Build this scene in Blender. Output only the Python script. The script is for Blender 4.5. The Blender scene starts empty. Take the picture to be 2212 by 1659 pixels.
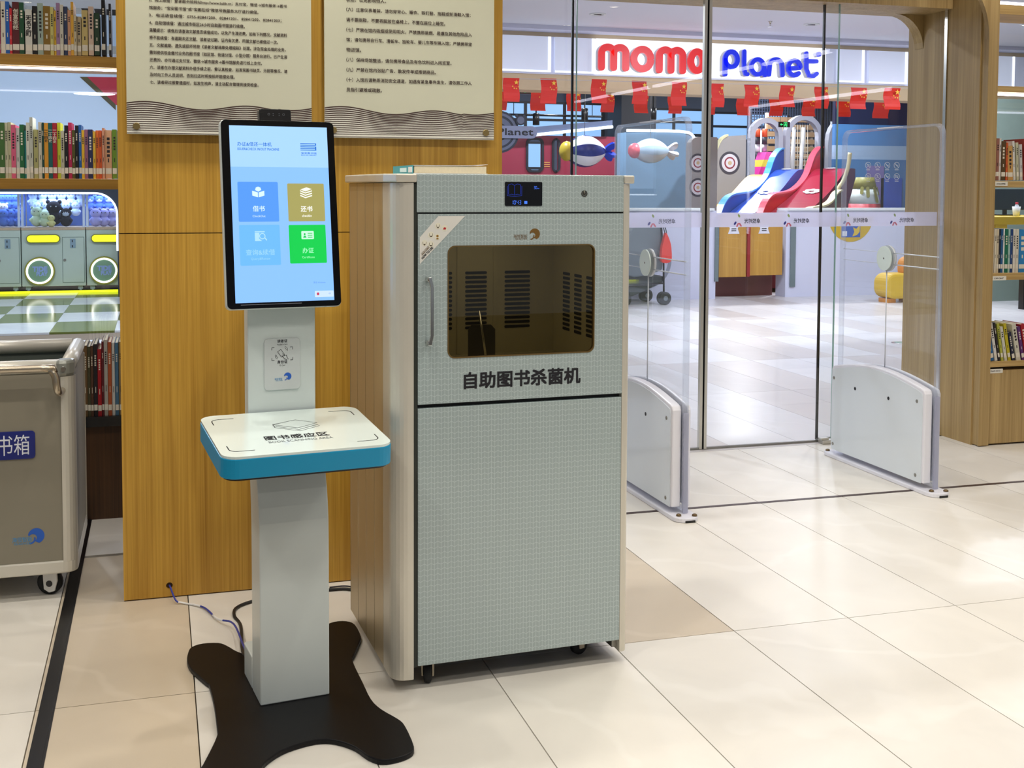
import bpy, bmesh, math, random
from mathutils import Vector, Matrix

scene = bpy.context.scene
col = scene.collection
R = math.radians
random.seed(11)

# ------------------------------------------------------------------ camera
FPX, Y0, CAMH = 2550.0, 546.0, 1.4
_p, _r, _w = R(3.17), R(0.26), R(16.72)
FW = Vector((math.sin(_w) * math.cos(_p), math.cos(_w) * math.cos(_p), -math.sin(_p)))
_rt = Vector((math.cos(_w), -math.sin(_w), 0))
_up = _rt.cross(FW)
RT = _rt * math.cos(_r) + _up * math.sin(_r)
UP = _up * math.cos(_r) - _rt * math.sin(_r)
EYE = Vector((0, 0, CAMH))
cd = bpy.data.cameras.new('camera')
cam = bpy.data.objects.new('camera', cd)
col.objects.link(cam)
cd.sensor_fit = 'HORIZONTAL'
cd.sensor_width = 36.0
cd.lens = FPX / 2212 * 36.0
cd.shift_y = (Y0 - 829.5) / 2212
cd.clip_start = 0.05
m3 = Matrix((RT, UP, -FW)).transposed()
cam.matrix_world = Matrix.Translation(EYE) @ m3.to_4x4()
scene.camera = cam

# ------------------------------------------------------------------ world, exposure
scene.view_settings.view_transform = 'Standard'
scene.view_settings.look = 'None'
scene.view_settings.gamma = 1.0
scene.view_settings.exposure = 0.12
scene.view_settings.use_curve_mapping = False
world = bpy.data.worlds.new('world')
scene.world = world
world.use_nodes = True
world.node_tree.nodes['Background'].inputs[0].default_value = (0.86, 0.92, 1.0, 1)
world.node_tree.nodes['Background'].inputs[1].default_value = 0.24
scene.cycles.max_bounces = 8
scene.cycles.transparent_max_bounces = 24
scene.cycles.glossy_bounces = 4
scene.cycles.caustics_reflective = False
scene.cycles.caustics_refractive = False
scene.cycles.sample_clamp_indirect = 6.0

LIB_Z = 3.05        # library ceiling
MALL_Z = 3.26       # mall ceiling
# (x, y, watts) of the recessed downlights of the library
LIB_LAMPS = [(x, y, w) for x in (-1.1, 0.25, 1.55, 2.8, 4.0) for (y, w) in ((0.1, 16), (1.3, 28), (2.45, 36))] + \
            [(-1.1, 3.65, 24), (-0.25, 3.62, 40), (0.62, 3.72, 46), (1.75, 3.9, 34), (2.5, 3.7, 28), (3.7, 3.8, 28), (4.9, 3.8, 16), (-1.0, 4.75, 30), (2.0, 4.75, 22), (4.2, 4.9, 18), (5.4, 4.9, 20)]
# (x, y, watts) of the recessed lamps of the mall corridor
MALL_LAMPS = [(2.2, 7.6, 30), (5.0, 7.6, 32), (7.8, 8.6, 46), (3.4, 10.6, 56), (6.4, 10.6, 58), (9.4, 11.2, 66),
              (-1.2, 8.5, 65), (-1.6, 12.6, 75), (0.6, 11.2, 60)]
SHOP_LAMPS = [(4.6, 15.4, 100), (7.2, 15.6, 120), (9.6, 15.6, 120), (6.4, 18.5, 110), (9.8, 18.6, 110)]


def ray(px, py):
    return FW + RT * ((px - 1106) / FPX) - UP * ((py - Y0) / FPX)


def atY(px, py, Y):
    d = ray(px, py)
    return EYE + d * (Y / d.y)


def atX(px, py, X):
    d = ray(px, py)
    return EYE + d * (X / d.x)


def atZ(px, py, Z=0.0):
    d = ray(px, py)
    return EYE + d * ((Z - CAMH) / d.z)


# ------------------------------------------------------------------ materials
MATS = {}


def lin(c):
    return tuple((v / 255 / 12.92) if v / 255 <= 0.04045 else ((v / 255 + 0.055) / 1.055) ** 2.4 for v in c)


def nt(name):
    m = bpy.data.materials.new(name)
    m.use_nodes = True
    n = m.node_tree
    return m, n, n.nodes['Principled BSDF']


def mat(name, rgb, rough=0.5, metal=0.0, var=0.06, scale=14.0, bump=0.0, coat=0.0, emit=0.0, ecol=None, spec=0.5):
    """plain painted / plastic / metal surface with faint procedural mottling; rgb is sRGB 0-255"""
    if name in MATS:
        return MATS[name]
    m, n, b = nt(name)
    c = lin(rgb)
    b.inputs['Roughness'].default_value = rough
    b.inputs['Metallic'].default_value = metal
    b.inputs['Coat Weight'].default_value = coat
    b.inputs['Coat Roughness'].default_value = 0.05
    b.inputs['Specular IOR Level'].default_value = spec
    tc = n.nodes.new('ShaderNodeTexCoord')
    no = n.nodes.new('ShaderNodeTexNoise')
    no.inputs['Scale'].default_value = scale
    no.inputs['Detail'].default_value = 4
    n.links.new(tc.outputs['Object'], no.inputs['Vector'])
    mx = n.nodes.new('ShaderNodeMix')
    mx.data_type = 'RGBA'
    mx.inputs['A'].default_value = tuple(v * (1 - var) for v in c) + (1,)
    mx.inputs['B'].default_value = tuple(min(1, v * (1 + var)) for v in c) + (1,)
    n.links.new(no.outputs['Fac'], mx.inputs['Factor'])
    n.links.new(mx.outputs['Result'], b.inputs['Base Color'])
    if bump:
        bp = n.nodes.new('ShaderNodeBump')
        bp.inputs['Strength'].default_value = bump
        bp.inputs['Distance'].default_value = 0.004
        n.links.new(no.outputs['Fac'], bp.inputs['Height'])
        n.links.new(bp.outputs['Normal'], b.inputs['Normal'])
    if emit:
        b.inputs['Emission Color'].default_value = (lin(ecol) if ecol else c) + (1,)
        b.inputs['Emission Strength'].default_value = emit
    MATS[name] = m
    return m


def glow(name, rgb, strength):
    if name in MATS:
        return MATS[name]
    m, n, b = nt(name)
    b.inputs['Base Color'].default_value = tuple(0.2 * v for v in lin(rgb)) + (1,)
    b.inputs['Roughness'].default_value = 0.25
    b.inputs['Emission Color'].default_value = lin(rgb) + (1,)
    b.inputs['Emission Strength'].default_value = strength
    MATS[name] = m
    return m


def wood(name, dark, light, rough=0.42, along='Z', scale=1.0):
    m, n, b = nt(name)
    tc = n.nodes.new('ShaderNodeTexCoord')
    mp = n.nodes.new('ShaderNodeMapping')
    s = {'Z': (95, 95, 1.1), 'X': (1.1, 95, 95)}[along]
    mp.inputs['Scale'].default_value = tuple(v * scale for v in s)
    n.links.new(tc.outputs['Object'], mp.inputs['Vector'])
    n1 = n.nodes.new('ShaderNodeTexNoise')
    n1.inputs['Scale'].default_value = 1.0
    n1.inputs['Detail'].default_value = 5
    n1.inputs['Roughness'].default_value = 0.65
    n.links.new(mp.outputs['Vector'], n1.inputs['Vector'])
    mp2 = n.nodes.new('ShaderNodeMapping')
    s2 = {'Z': (14, 14, 0.6), 'X': (0.6, 14, 14)}[along]
    mp2.inputs['Scale'].default_value = s2
    n.links.new(tc.outputs['Object'], mp2.inputs['Vector'])
    n2 = n.nodes.new('ShaderNodeTexNoise')
    n2.inputs['Scale'].default_value = 1.0
    n2.inputs['Detail'].default_value = 3
    n.links.new(mp2.outputs['Vector'], n2.inputs['Vector'])
    ad = n.nodes.new('ShaderNodeMath')
    ad.operation = 'MULTIPLY_ADD'
    ad.inputs[1].default_value = 0.45
    n.links.new(n2.outputs['Fac'], ad.inputs[0])
    sc = n.nodes.new('ShaderNodeMath')
    sc.operation = 'MULTIPLY'
    sc.inputs[1].default_value = 0.6
    n.links.new(n1.outputs['Fac'], sc.inputs[0])
    n.links.new(sc.outputs[0], ad.inputs[2])
    cr = n.nodes.new('ShaderNodeValToRGB')
    cr.color_ramp.elements[0].position = 0.36
    cr.color_ramp.elements[0].color = lin(dark) + (1,)
    cr.color_ramp.elements[1].position = 0.68
    cr.color_ramp.elements[1].color = lin(light) + (1,)
    n.links.new(ad.outputs[0], cr.inputs['Fac'])
    n.links.new(cr.outputs['Color'], b.inputs['Base Color'])
    b.inputs['Roughness'].default_value = rough
    bp = n.nodes.new('ShaderNodeBump')
    bp.inputs['Strength'].default_value = 0.12
    bp.inputs['Distance'].default_value = 0.001
    n.links.new(n1.outputs['Fac'], bp.inputs['Height'])
    n.links.new(bp.outputs['Normal'], b.inputs['Normal'])
    MATS[name] = m
    return m


def glass(name, tint=(1, 1, 1), amount=1.0, rough=0.0, ior=1.45, haze=0.0):
    """thin architectural pane: transparent body, fresnel mirror, optional faint diffuse haze"""
    m = bpy.data.materials.new(name)
    m.use_nodes = True
    n = m.node_tree
    n.nodes.clear()
    out = n.nodes.new('ShaderNodeOutputMaterial')
    tr = n.nodes.new('ShaderNodeBsdfTransparent')
    tr.inputs['Color'].default_value = tuple(tint) + (1,)
    gl = n.nodes.new('ShaderNodeBsdfGlossy')
    gl.inputs['Roughness'].default_value = rough
    lwt = n.nodes.new('ShaderNodeLayerWeight')
    lwt.inputs['Blend'].default_value = 0.5
    pw = n.nodes.new('ShaderNodeMath')
    pw.operation = 'POWER'
    pw.inputs[1].default_value = 5.0
    n.links.new(lwt.outputs['Facing'], pw.inputs[0])
    ml = n.nodes.new('ShaderNodeMath')
    ml.operation = 'MULTIPLY_ADD'
    ml.inputs[1].default_value = 0.96 * amount
    ml.inputs[2].default_value = 0.04 * amount
    n.links.new(pw.outputs[0], ml.inputs[0])
    mx = n.nodes.new('ShaderNodeMixShader')
    body = tr.outputs[0]
    if haze:
        d1 = n.nodes.new('ShaderNodeBsdfDiffuse')
        d1.inputs['Color'].default_value = (0.46, 0.46, 0.54, 1)
        d2 = n.nodes.new('ShaderNodeBsdfTranslucent')
        d2.inputs['Color'].default_value = (0.46, 0.46, 0.54, 1)
        df = n.nodes.new('ShaderNodeAddShader')
        n.links.new(d1.outputs[0], df.inputs[0])
        n.links.new(d2.outputs[0], df.inputs[1])
        m2 = n.nodes.new('ShaderNodeMixShader')
        m2.inputs[0].default_value = haze
        n.links.new(tr.outputs[0], m2.inputs[1])
        n.links.new(df.outputs[0], m2.inputs[2])
        body = m2.outputs[0]
    n.links.new(ml.outputs[0], mx.inputs[0])
    n.links.new(body, mx.inputs[1])
    n.links.new(gl.outputs[0], mx.inputs[2])
    n.links.new(mx.outputs[0], out.inputs['Surface'])
    MATS[name] = m
    return m


def tile_mat(name, base, vein, rough=0.38, spread=0.07):
    m, n, b = nt(name)
    tc = n.nodes.new('ShaderNodeTexCoord')
    oi = n.nodes.new('ShaderNodeObjectInfo')
    ad = n.nodes.new('ShaderNodeVectorMath')
    ad.operation = 'ADD'
    n.links.new(tc.outputs['Object'], ad.inputs[0])
    n.links.new(oi.outputs['Location'], ad.inputs[1])
    n1 = n.nodes.new('ShaderNodeTexNoise')
    n1.inputs['Scale'].default_value = 2.2
    n1.inputs['Detail'].default_value = 7
    n1.inputs['Distortion'].default_value = 1.6
    n.links.new(ad.outputs[0], n1.inputs['Vector'])
    wv = n.nodes.new('ShaderNodeTexWave')
    wv.inputs['Scale'].default_value = 0.9
    wv.inputs['Distortion'].default_value = 14
    wv.inputs['Detail'].default_value = 4
    wv.bands_direction = 'DIAGONAL'
    n.links.new(ad.outputs[0], wv.inputs['Vector'])
    cr = n.nodes.new('ShaderNodeValToRGB')
    cr.color_ramp.elements[0].position = 0.93
    cr.color_ramp.elements[0].color = (0, 0, 0, 1)
    cr.color_ramp.elements[1].position = 1.0
    cr.color_ramp.elements[1].color = (1, 1, 1, 1)
    n.links.new(wv.outputs['Fac'], cr.inputs['Fac'])
    c = lin(base)
    mx = n.nodes.new('ShaderNodeMix')
    mx.data_type = 'RGBA'
    mx.inputs['A'].default_value = tuple(v * 0.9 for v in c) + (1,)
    mx.inputs['B'].default_value = tuple(min(1, v * 1.08) for v in c) + (1,)
    n.links.new(n1.outputs['Fac'], mx.inputs['Factor'])
    hv = n.nodes.new('ShaderNodeHueSaturation')
    mr = n.nodes.new('ShaderNodeMapRange')
    mr.inputs['To Min'].default_value = 1 - spread
    mr.inputs['To Max'].default_value = 1 + spread * 0.6
    n.links.new(oi.outputs['Random'], mr.inputs['Value'])
    n.links.new(mr.outputs[0], hv.inputs['Value'])
    n.links.new(mx.outputs['Result'], hv.inputs['Color'])
    m2 = n.nodes.new('ShaderNodeMix')
    m2.data_type = 'RGBA'
    sm = n.nodes.new('ShaderNodeMath')
    sm.operation = 'MULTIPLY'
    sm.inputs[1].default_value = 0.16
    n.links.new(cr.outputs['Color'], sm.inputs[0])
    n.links.new(sm.outputs[0], m2.inputs['Factor'])
    n.links.new(hv.outputs['Color'], m2.inputs['A'])
    m2.inputs['B'].default_value = lin(vein) + (1,)
    n.links.new(m2.outputs['Result'], b.inputs['Base Color'])
    b.inputs['Roughness'].default_value = rough
    b.inputs['Specular IOR Level'].default_value = 0.4
    MATS[name] = m
    return m


def chevron_mat(name, base, line, pitch=0.0200, rise=0.0052, period=0.0156, w=0.0014):
    """printed chevron pattern on a lacquered front; lives in the object's own x / z"""
    m, n, b = nt(name)
    tc = n.nodes.new('ShaderNodeTexCoord')
    sp = n.nodes.new('ShaderNodeSeparateXYZ')
    n.links.new(tc.outputs['Object'], sp.inputs[0])

    def op(o, a, bb=None, c=None):
        q = n.nodes.new('ShaderNodeMath')
        q.operation = o
        for i, v in enumerate((a, bb, c)):
            if v is None:
                continue
            if isinstance(v, (int, float)):
                q.inputs[i].default_value = v
            else:
                n.links.new(v, q.inputs[i])
        return q.outputs[0]
    tri = op('PINGPONG', sp.outputs['X'], pitch / 2)
    slope = rise / (pitch / 2)
    v = op('FLOORED_MODULO', op('MULTIPLY_ADD', tri, slope, sp.outputs['Z']), period)
    a1 = op('LESS_THAN', v, w * 1.15)
    h = op('FLOORED_MODULO', sp.outputs['X'], pitch / 2)
    a2 = op('LESS_THAN', h, w * 0.9)
    a = op('MAXIMUM', a1, a2)
    mx = n.nodes.new('ShaderNodeMix')
    mx.data_type = 'RGBA'
    mx.inputs['A'].default_value = lin(base) + (1,)
    mx.inputs['B'].default_value = lin(line) + (1,)
    n.links.new(a, mx.inputs['Factor'])
    n.links.new(mx.outputs['Result'], b.inputs['Base Color'])
    b.inputs['Roughness'].default_value = 0.35
    b.inputs['Coat Weight'].default_value = 0.5
    b.inputs['Coat Roughness'].default_value = 0.03
    MATS[name] = m
    return m


# ------------------------------------------------------------------ geometry
def rrect(x0, x1, y0, y1, r, n=5):
    """rounded rectangle outline, counter-clockwise; r may be a 4-tuple (bl, br, tr, tl)"""
    rr = r if isinstance(r, (tuple, list)) else (r,) * 4
    pts = []
    for (cx, cy, a0, q) in ((x0, y0, 180, rr[0]), (x1, y0, 270, rr[1]), (x1, y1, 0, rr[2]), (x0, y1, 90, rr[3])):
        sx = 1 if cx == x0 else -1
        sy = 1 if cy == y0 else -1
        if q <= 0:
            pts.append((cx, cy))
            continue
        for i in range(n + 1):
            a = R(a0 + 90 * i / n)
            pts.append((cx + sx * q + q * math.cos(a), cy + sy * q + q * math.sin(a)))
    return pts


def circle(cx, cy, r, n=24, a0=0, a1=360):
    full = abs(a1 - a0) >= 360
    k = n if full else n + 1
    return [(cx + r * math.cos(R(a0 + (a1 - a0) * i / n)), cy + r * math.sin(R(a0 + (a1 - a0) * i / n))) for i in range(k)]


def smooth(pts, n=4, closed=True):
    """Catmull-Rom through the points"""
    out = []
    L = len(pts)
    rng = range(L) if closed else range(L - 1)
    for i in rng:
        if closed:
            p = [Vector(pts[(i + k) % L]) for k in (-1, 0, 1, 2)]
        else:
            p = [Vector(pts[max(0, min(L - 1, i + k))]) for k in (-1, 0, 1, 2)]
        for j in range(n):
            t = j / n
            out.append(0.5 * ((2 * p[1]) + (p[2] - p[0]) * t + (2 * p[0] - 5 * p[1] + 4 * p[2] - p[3]) * t * t
                              + (3 * p[1] - p[0] - 3 * p[2] + p[3]) * t ** 3))
    if not closed:
        out.append(Vector(pts[-1]))
    return [tuple(v) for v in out]


class G:
    def __init__(self):
        self.v, self.f, self.s = [], [], []

    def add(self, vs, fs, sm=False, M=None):
        o = len(self.v)
        self.v += [tuple(M @ Vector(p)) for p in vs] if M else [tuple(p) for p in vs]
        self.f += [tuple(i + o for i in f) for f in fs]
        self.s += [sm] * len(fs)
        return self

    def box(self, x0, x1, y0, y1, z0, z1, M=None):
        vs = [(x, y, z) for z in (z0, z1) for (x, y) in ((x0, y0), (x1, y0), (x1, y1), (x0, y1))]
        fs = [(3, 2, 1, 0), (4, 5, 6, 7), (0, 1, 5, 4), (1, 2, 6, 5), (2, 3, 7, 6), (3, 0, 4, 7)]
        return self.add(vs, fs, False, M)

    def prism(self, poly, a0, a1, plane='XZ', M=None, sm=False):
        """extrude a 2D outline; plane 'XY' extrudes along z, 'XZ' along y, 'YZ' along x"""
        def p3(p, a):
            return {'XY': (p[0], p[1], a), 'XZ': (p[0], a, p[1]), 'YZ': (a, p[0], p[1])}[plane]
        n = len(poly)
        vs = [p3(p, a0) for p in poly] + [p3(p, a1) for p in poly]
        o = len(self.v)
        self.add(vs, [tuple(range(n - 1, -1, -1)), tuple(range(n, 2 * n))], False, M)
        fs = [(i, (i + 1) % n, n + (i + 1) % n, n + i) for i in range(n)]
        self.f += [tuple(k + o for k in f) for f in fs]
        self.s += [sm] * n
        return self

    def ring(self, outer, inner, a0, a1, plane='XZ', M=None):
        """prism with a hole; outer and inner have the same number of points"""
        def p3(p, a):
            return {'XY': (p[0], p[1], a), 'XZ': (p[0], a, p[1]), 'YZ': (a, p[0], p[1])}[plane]
        n = len(outer)
        vs = [p3(p, a) for a in (a0, a1) for q in (outer, inner) for p in q]
        fs = []
        for i in range(n):
            j = (i + 1) % n
            fs += [(i, j, n + j, n + i), (2 * n + i, 3 * n + i, 3 * n + j, 2 * n + j),
                   (i, 2 * n + i, 2 * n + j, j), (n + i, n + j, 3 * n + j, 3 * n + i)]
        return self.add(vs, fs, False, M)

    def tube(self, path, r, n=8, closed=False, caps=True, M=None):
        P = [Vector(p) for p in path]
        L = len(P)
        rs = r if isinstance(r, (list, tuple)) else [r] * L
        vs, fs = [], []
        nrm = None
        for i, p in enumerate(P):
            if closed:
                t = P[(i + 1) % L] - P[i - 1]
            else:
                t = P[min(i + 1, L - 1)] - P[max(i - 1, 0)]
            t = t.normalized() if t.length > 1e-9 else Vector((0, 0, 1))
            if nrm is None:
                nrm = Vector((0, 0, 1)) if abs(t.z) < 0.9 else Vector((1, 0, 0))
            nrm = (nrm - t * nrm.dot(t)).normalized()
            b = t.cross(nrm)
            for k in range(n):
                a = 2 * math.pi * k / n
                vs.append(p + (nrm * math.cos(a) + b * math.sin(a)) * rs[i])
        m = L if closed else L - 1
        for i in range(m):
            for k in range(n):
                a, bq = i * n + k, i * n + (k + 1) % n
                c, d = ((i + 1) % L) * n + (k + 1) % n, ((i + 1) % L) * n + k
                fs.append((a, bq, c, d))
        o = len(self.v)
        self.add(vs, fs, True, M)
        if caps and not closed:
            self.f += [tuple(o + k for k in range(n - 1, -1, -1)), tuple(o + (L - 1) * n + k for k in range(n))]
            self.s += [False, False]
        return self

    def lathe(self, prof, c=(0, 0, 0), axis='Z', n=20, M=None, sm=True):
        """profile of (radius, height) pairs spun about an axis"""
        vs, fs = [], []
        for (r, h) in prof:
            for k in range(n):
                a = 2 * math.pi * k / n
                x, y = r * math.cos(a), r * math.sin(a)
                q = {'Z': (x, y, h), 'Y': (x, h, y), 'X': (h, x, y)}[axis]
                vs.append((q[0] + c[0], q[1] + c[1], q[2] + c[2]))
        for i in range(len(prof) - 1):
            for k in range(n):
                fs.append((i * n + k, i * n + (k + 1) % n, (i + 1) * n + (k + 1) % n, (i + 1) * n + k))
        o = len(self.v)
        self.add(vs, fs, sm, M)
        self.f += [tuple(o + k for k in range(n - 1, -1, -1)), tuple(o + (len(prof) - 1) * n + k for k in range(n))]
        self.s += [False, False]
        return self

    def ball(self, c, r, n=14, m=8, M=None):
        rx, ry, rz = r if isinstance(r, (tuple, list)) else (r, r, r)
        vs, fs = [], []
        for i in range(m + 1):
            th = math.pi * i / m
            for k in range(n):
                a = 2 * math.pi * k / n
                s = max(math.sin(th), 1e-3)
                vs.append((c[0] + rx * s * math.cos(a), c[1] + ry * s * math.sin(a), c[2] + rz * math.cos(th)))
        for i in range(m):
            for k in range(n):
                fs.append((i * n + k, (i + 1) * n + k, (i + 1) * n + (k + 1) % n, i * n + (k + 1) % n))
        return self.add(vs, fs, True, M)

    def ribbon(self, pts, w, a0, a1, plane='XZ', caps=True, M=None):
        """stroke of constant width drawn along a 2D polyline, extruded; round ends"""
        P = [Vector(p).to_2d() for p in pts]
        L, Rr = [], []
        for i, p in enumerate(P):
            t = (P[min(i + 1, len(P) - 1)] - P[max(i - 1, 0)])
            t = t.normalized() if t.length > 1e-9 else Vector((1, 0))
            nn = Vector((-t.y, t.x)) * w / 2
            L.append(p + nn)
            Rr.append(p - nn)
        if caps:
            t0 = (P[1] - P[0])
            t1 = (P[-1] - P[-2])
            a = math.atan2(t1.y, t1.x)
            e1 = [P[-1] + Vector((math.cos(a + th), math.sin(a + th))) * w / 2 for th in [R(60 - 30 * k) for k in range(5)]]
            a = math.atan2(-t0.y, -t0.x)
            e0 = [P[0] + Vector((math.cos(a + th), math.sin(a + th))) * w / 2 for th in [R(60 - 30 * k) for k in range(5)]]
        else:
            e0 = e1 = []

        def p3(p, q):
            return {'XY': (p[0], p[1], q), 'XZ': (p[0], q, p[1]), 'YZ': (q, p[0], p[1])}[plane]
        n = len(P)
        for i in range(n - 1):
            q = [L[i], L[i + 1], Rr[i + 1], Rr[i]]
            vs = [p3(k, a0) for k in q] + [p3(k, a1) for k in q]
            self.add(vs, [(0, 1, 2, 3), (7, 6, 5, 4), (0, 4, 5, 1), (2, 6, 7, 3)], False, M)
        if caps:
            self.prism([L[-1]] + e1 + [Rr[-1]], a0, a1, plane, M)
            self.prism([Rr[0]] + e0 + [L[0]], a0, a1, plane, M)
        return self

    def mesh(self, name):
        me = bpy.data.meshes.new(name)
        me.from_pydata(self.v, [], self.f)
        bm = bmesh.new()
        bm.from_mesh(me)
        for f, s in zip(bm.faces, self.s):
            f.smooth = s
        bmesh.ops.recalc_face_normals(bm, faces=bm.faces)
        bm.to_mesh(me)
        bm.free()
        return me

    def build(self, name, material, parent=None, loc=(0, 0, 0), rot=(0, 0, 0), bevel=0.0):
        me = self.mesh(name)
        me.materials.append(material)
        return link(name, me, parent, loc, rot, bevel)


def link(name, me, parent=None, loc=(0, 0, 0), rot=(0, 0, 0), bevel=0.0):
    o = bpy.data.objects.new(name, me)
    col.objects.link(o)
    o.parent = parent
    o.location = loc
    o.rotation_euler = rot
    if bevel:
        md = o.modifiers.new('bevel', 'BEVEL')
        md.width = bevel
        md.segments = 2
        md.limit_method = 'ANGLE'
        md.angle_limit = R(40)
    return o


def tag(o, label=None, cat=None, group=None, kind=None):
    if label:
        o['label'] = label
    if cat:
        o['category'] = cat
    if group:
        o['group'] = group
    if kind:
        o['kind'] = kind
    return o


def thing(name, label, cat, loc=(0, 0, 0), rz=0.0, group=None):
    o = bpy.data.objects.new(name, None)
    o.empty_display_size = 0.05
    col.objects.link(o)
    o.location = loc
    o.rotation_euler = (0, 0, rz)
    return tag(o, label, cat, group)


def struct(o):
    o['kind'] = 'structure'
    return o


def copy_tree(o, parent=None):
    c = o.copy()
    col.objects.link(c)
    c.parent = parent
    for ch in list(o.children):
        copy_tree(ch, c)
    return c


def text(name, body, material, parent, loc, w=None, h=None, rot=(R(90), 0, 0), bold=0.0, align='L', mirror=False, depth=0.0):
    """lettering as a mesh, scaled to a width and / or height, lower-left (or centre) at loc"""
    cu = bpy.data.curves.new(name, 'FONT')
    cu.body = body
    cu.size = 1.0
    cu.resolution_u = 2
    cu.extrude = 0.0
    ob = bpy.data.objects.new(name, cu)
    me = bpy.data.meshes.new_from_object(ob)
    bpy.data.objects.remove(ob)
    xs = [v.co.x for v in me.vertices]
    ys = [v.co.y for v in me.vertices]
    x0, x1, y0, y1 = min(xs), max(xs), min(ys), max(ys)
    sy = h / (y1 - y0) if h else None
    sx = w / (x1 - x0) if w else sy
    if sy is None:
        sy = sx
    for v in me.vertices:
        x = (v.co.x - x0) * sx
        if align == 'C':
            x -= (x1 - x0) * sx / 2
        if mirror:
            x = -x
        v.co = (x, (v.co.y - (0 if align == 'B' else y0)) * sy, 0)
    if bold:
        # heavier strokes: the same outlines printed again, a hair's breadth apart
        d = bold * sy
        V = [v.co.copy() for v in me.vertices]
        F = [tuple(p.vertices) for p in me.polygons]
        vs, fs = [], []
        for k, (ox, oy) in enumerate(((-d, -d), (d, -d), (d, d), (-d, d))):
            o = len(vs)
            vs += [(v.x + ox, v.y + oy, 0.00008 * k) for v in V]
            fs += [tuple(i + o for i in f) for f in F]
        me = bpy.data.meshes.new(name)
        me.from_pydata(vs, [], fs)
    me.name = name
    me.materials.clear()
    me.materials.append(material)
    return link(name, me, parent, loc, rot)


def lamp(name, kind, loc, watts, color, parent=None, size=0.1, angle=None, blend=0.6, rot=(0, 0, 0)):
    ld = bpy.data.lights.new(name, kind)
    ld.energy = watts
    ld.color = color
    if kind == 'AREA':
        ld.shape = 'DISK'
        ld.size = size
    elif kind in ('POINT', 'SPOT'):
        ld.shadow_soft_size = size
    if kind == 'SPOT' and angle:
        ld.spot_size = R(angle)
        ld.spot_blend = blend
    o = bpy.data.objects.new(name, ld)
    col.objects.link(o)
    o.parent = parent
    o.location = loc
    o.rotation_euler = rot
    return o


# ------------------------------------------------------------------ the palette
W_WALL = wood('honey_oak', (160, 114, 28), (214, 168, 68))
W_WALL_H = wood('honey_oak_shelf', (136, 94, 24), (186, 140, 56), along='X')
W_PALE = wood('pale_oak', (152, 124, 76), (192, 164, 112), rough=0.5)
W_PALE_H = wood('pale_oak_shelf', (166, 134, 80), (208, 176, 116), rough=0.5, along='X')
W_DARK = wood('walnut', (58, 36, 18), (92, 60, 30))
T_CREAM = tile_mat('cream_tile', (223, 218, 208), (244, 241, 234))
T_TAN = tile_mat('tan_tile', (204, 190, 168), (232, 220, 202))
T_MALL = tile_mat('corridor_tile', (222, 219, 219), (244, 242, 244), rough=0.3)
T_MALLTAN = tile_mat('corridor_tan_tile', (209, 202, 199), (228, 220, 214), rough=0.3)
T_WHITE = tile_mat('white_floor_tile', (225, 232, 240), (250, 250, 255), rough=0.12, spread=0.03)
T_GREEN = tile_mat('green_floor_tile', (104, 116, 50), (120, 130, 70), rough=0.12, spread=0.03)
GROUT = mat('grout', (120, 108, 92), 0.9)
WHITE = mat('white_paint', (232, 236, 236), 0.45, var=0.02)
WHITE_GLOSS = mat('white_gloss_panel', (222, 228, 232), 0.2, var=0.02, coat=0.4)
BLACK = mat('black_satin', (14, 13, 16), 0.3)
BLACK_G = mat('black_gloss', (6, 6, 9), 0.08)
RUBBER = mat('black_rubber', (20, 20, 21), 0.75)
ALU = mat('brushed_aluminium', (206, 202, 192), 0.33, metal=0.85, var=0.03)
CHROME = mat('chrome', (220, 218, 212), 0.15, metal=1.0)
STEEL = mat('dull_steel', (150, 148, 142), 0.4, metal=0.9)
INK = mat('black_ink', (16, 15, 24), 0.6)
INK_BROWN = mat('dark_brown_ink', (58, 34, 26), 0.6)
GLASS = glass('clear_glass', (0.985, 0.995, 0.99), 0.9)
ACRYL = glass('clear_acrylic', (0.985, 0.995, 1.0), 0.9, haze=0.02)
GLASS_EDGE = mat('green_glass_edge', (150, 190, 180), 0.15, var=0.1, scale=4)
LED = glow('white_led', (235, 235, 255), 7.0)
# ------------------------------------------------------------------ the setting: floor
WALL_Y, GLASS_Y, SHOP_Y, CLAW_Y = 4.115, 5.71, 13.55, 16.55
floor = struct(G().box(-6, 16, -6, 26, -0.12, -0.021).build('floor', GROUT))
XP, XO = 0.4125, 2.147
_tiles = {}


def floor_tile(x0, x1, y0, y1, m, gap=0.0016):
    key = (round(x1 - x0, 3), round(y1 - y0, 3), m.name)
    if key not in _tiles:
        a, b = (x1 - x0) / 2 - gap, (y1 - y0) / 2 - gap
        g = G().box(-a, a, -b, b, -0.02, 0.0)
        me = g.mesh('tile')
        me.materials.append(m)
        _tiles[key] = me
    return link('tile', _tiles[key], floor, ((x0 + x1) / 2, (y0 + y1) / 2, 0))


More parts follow.
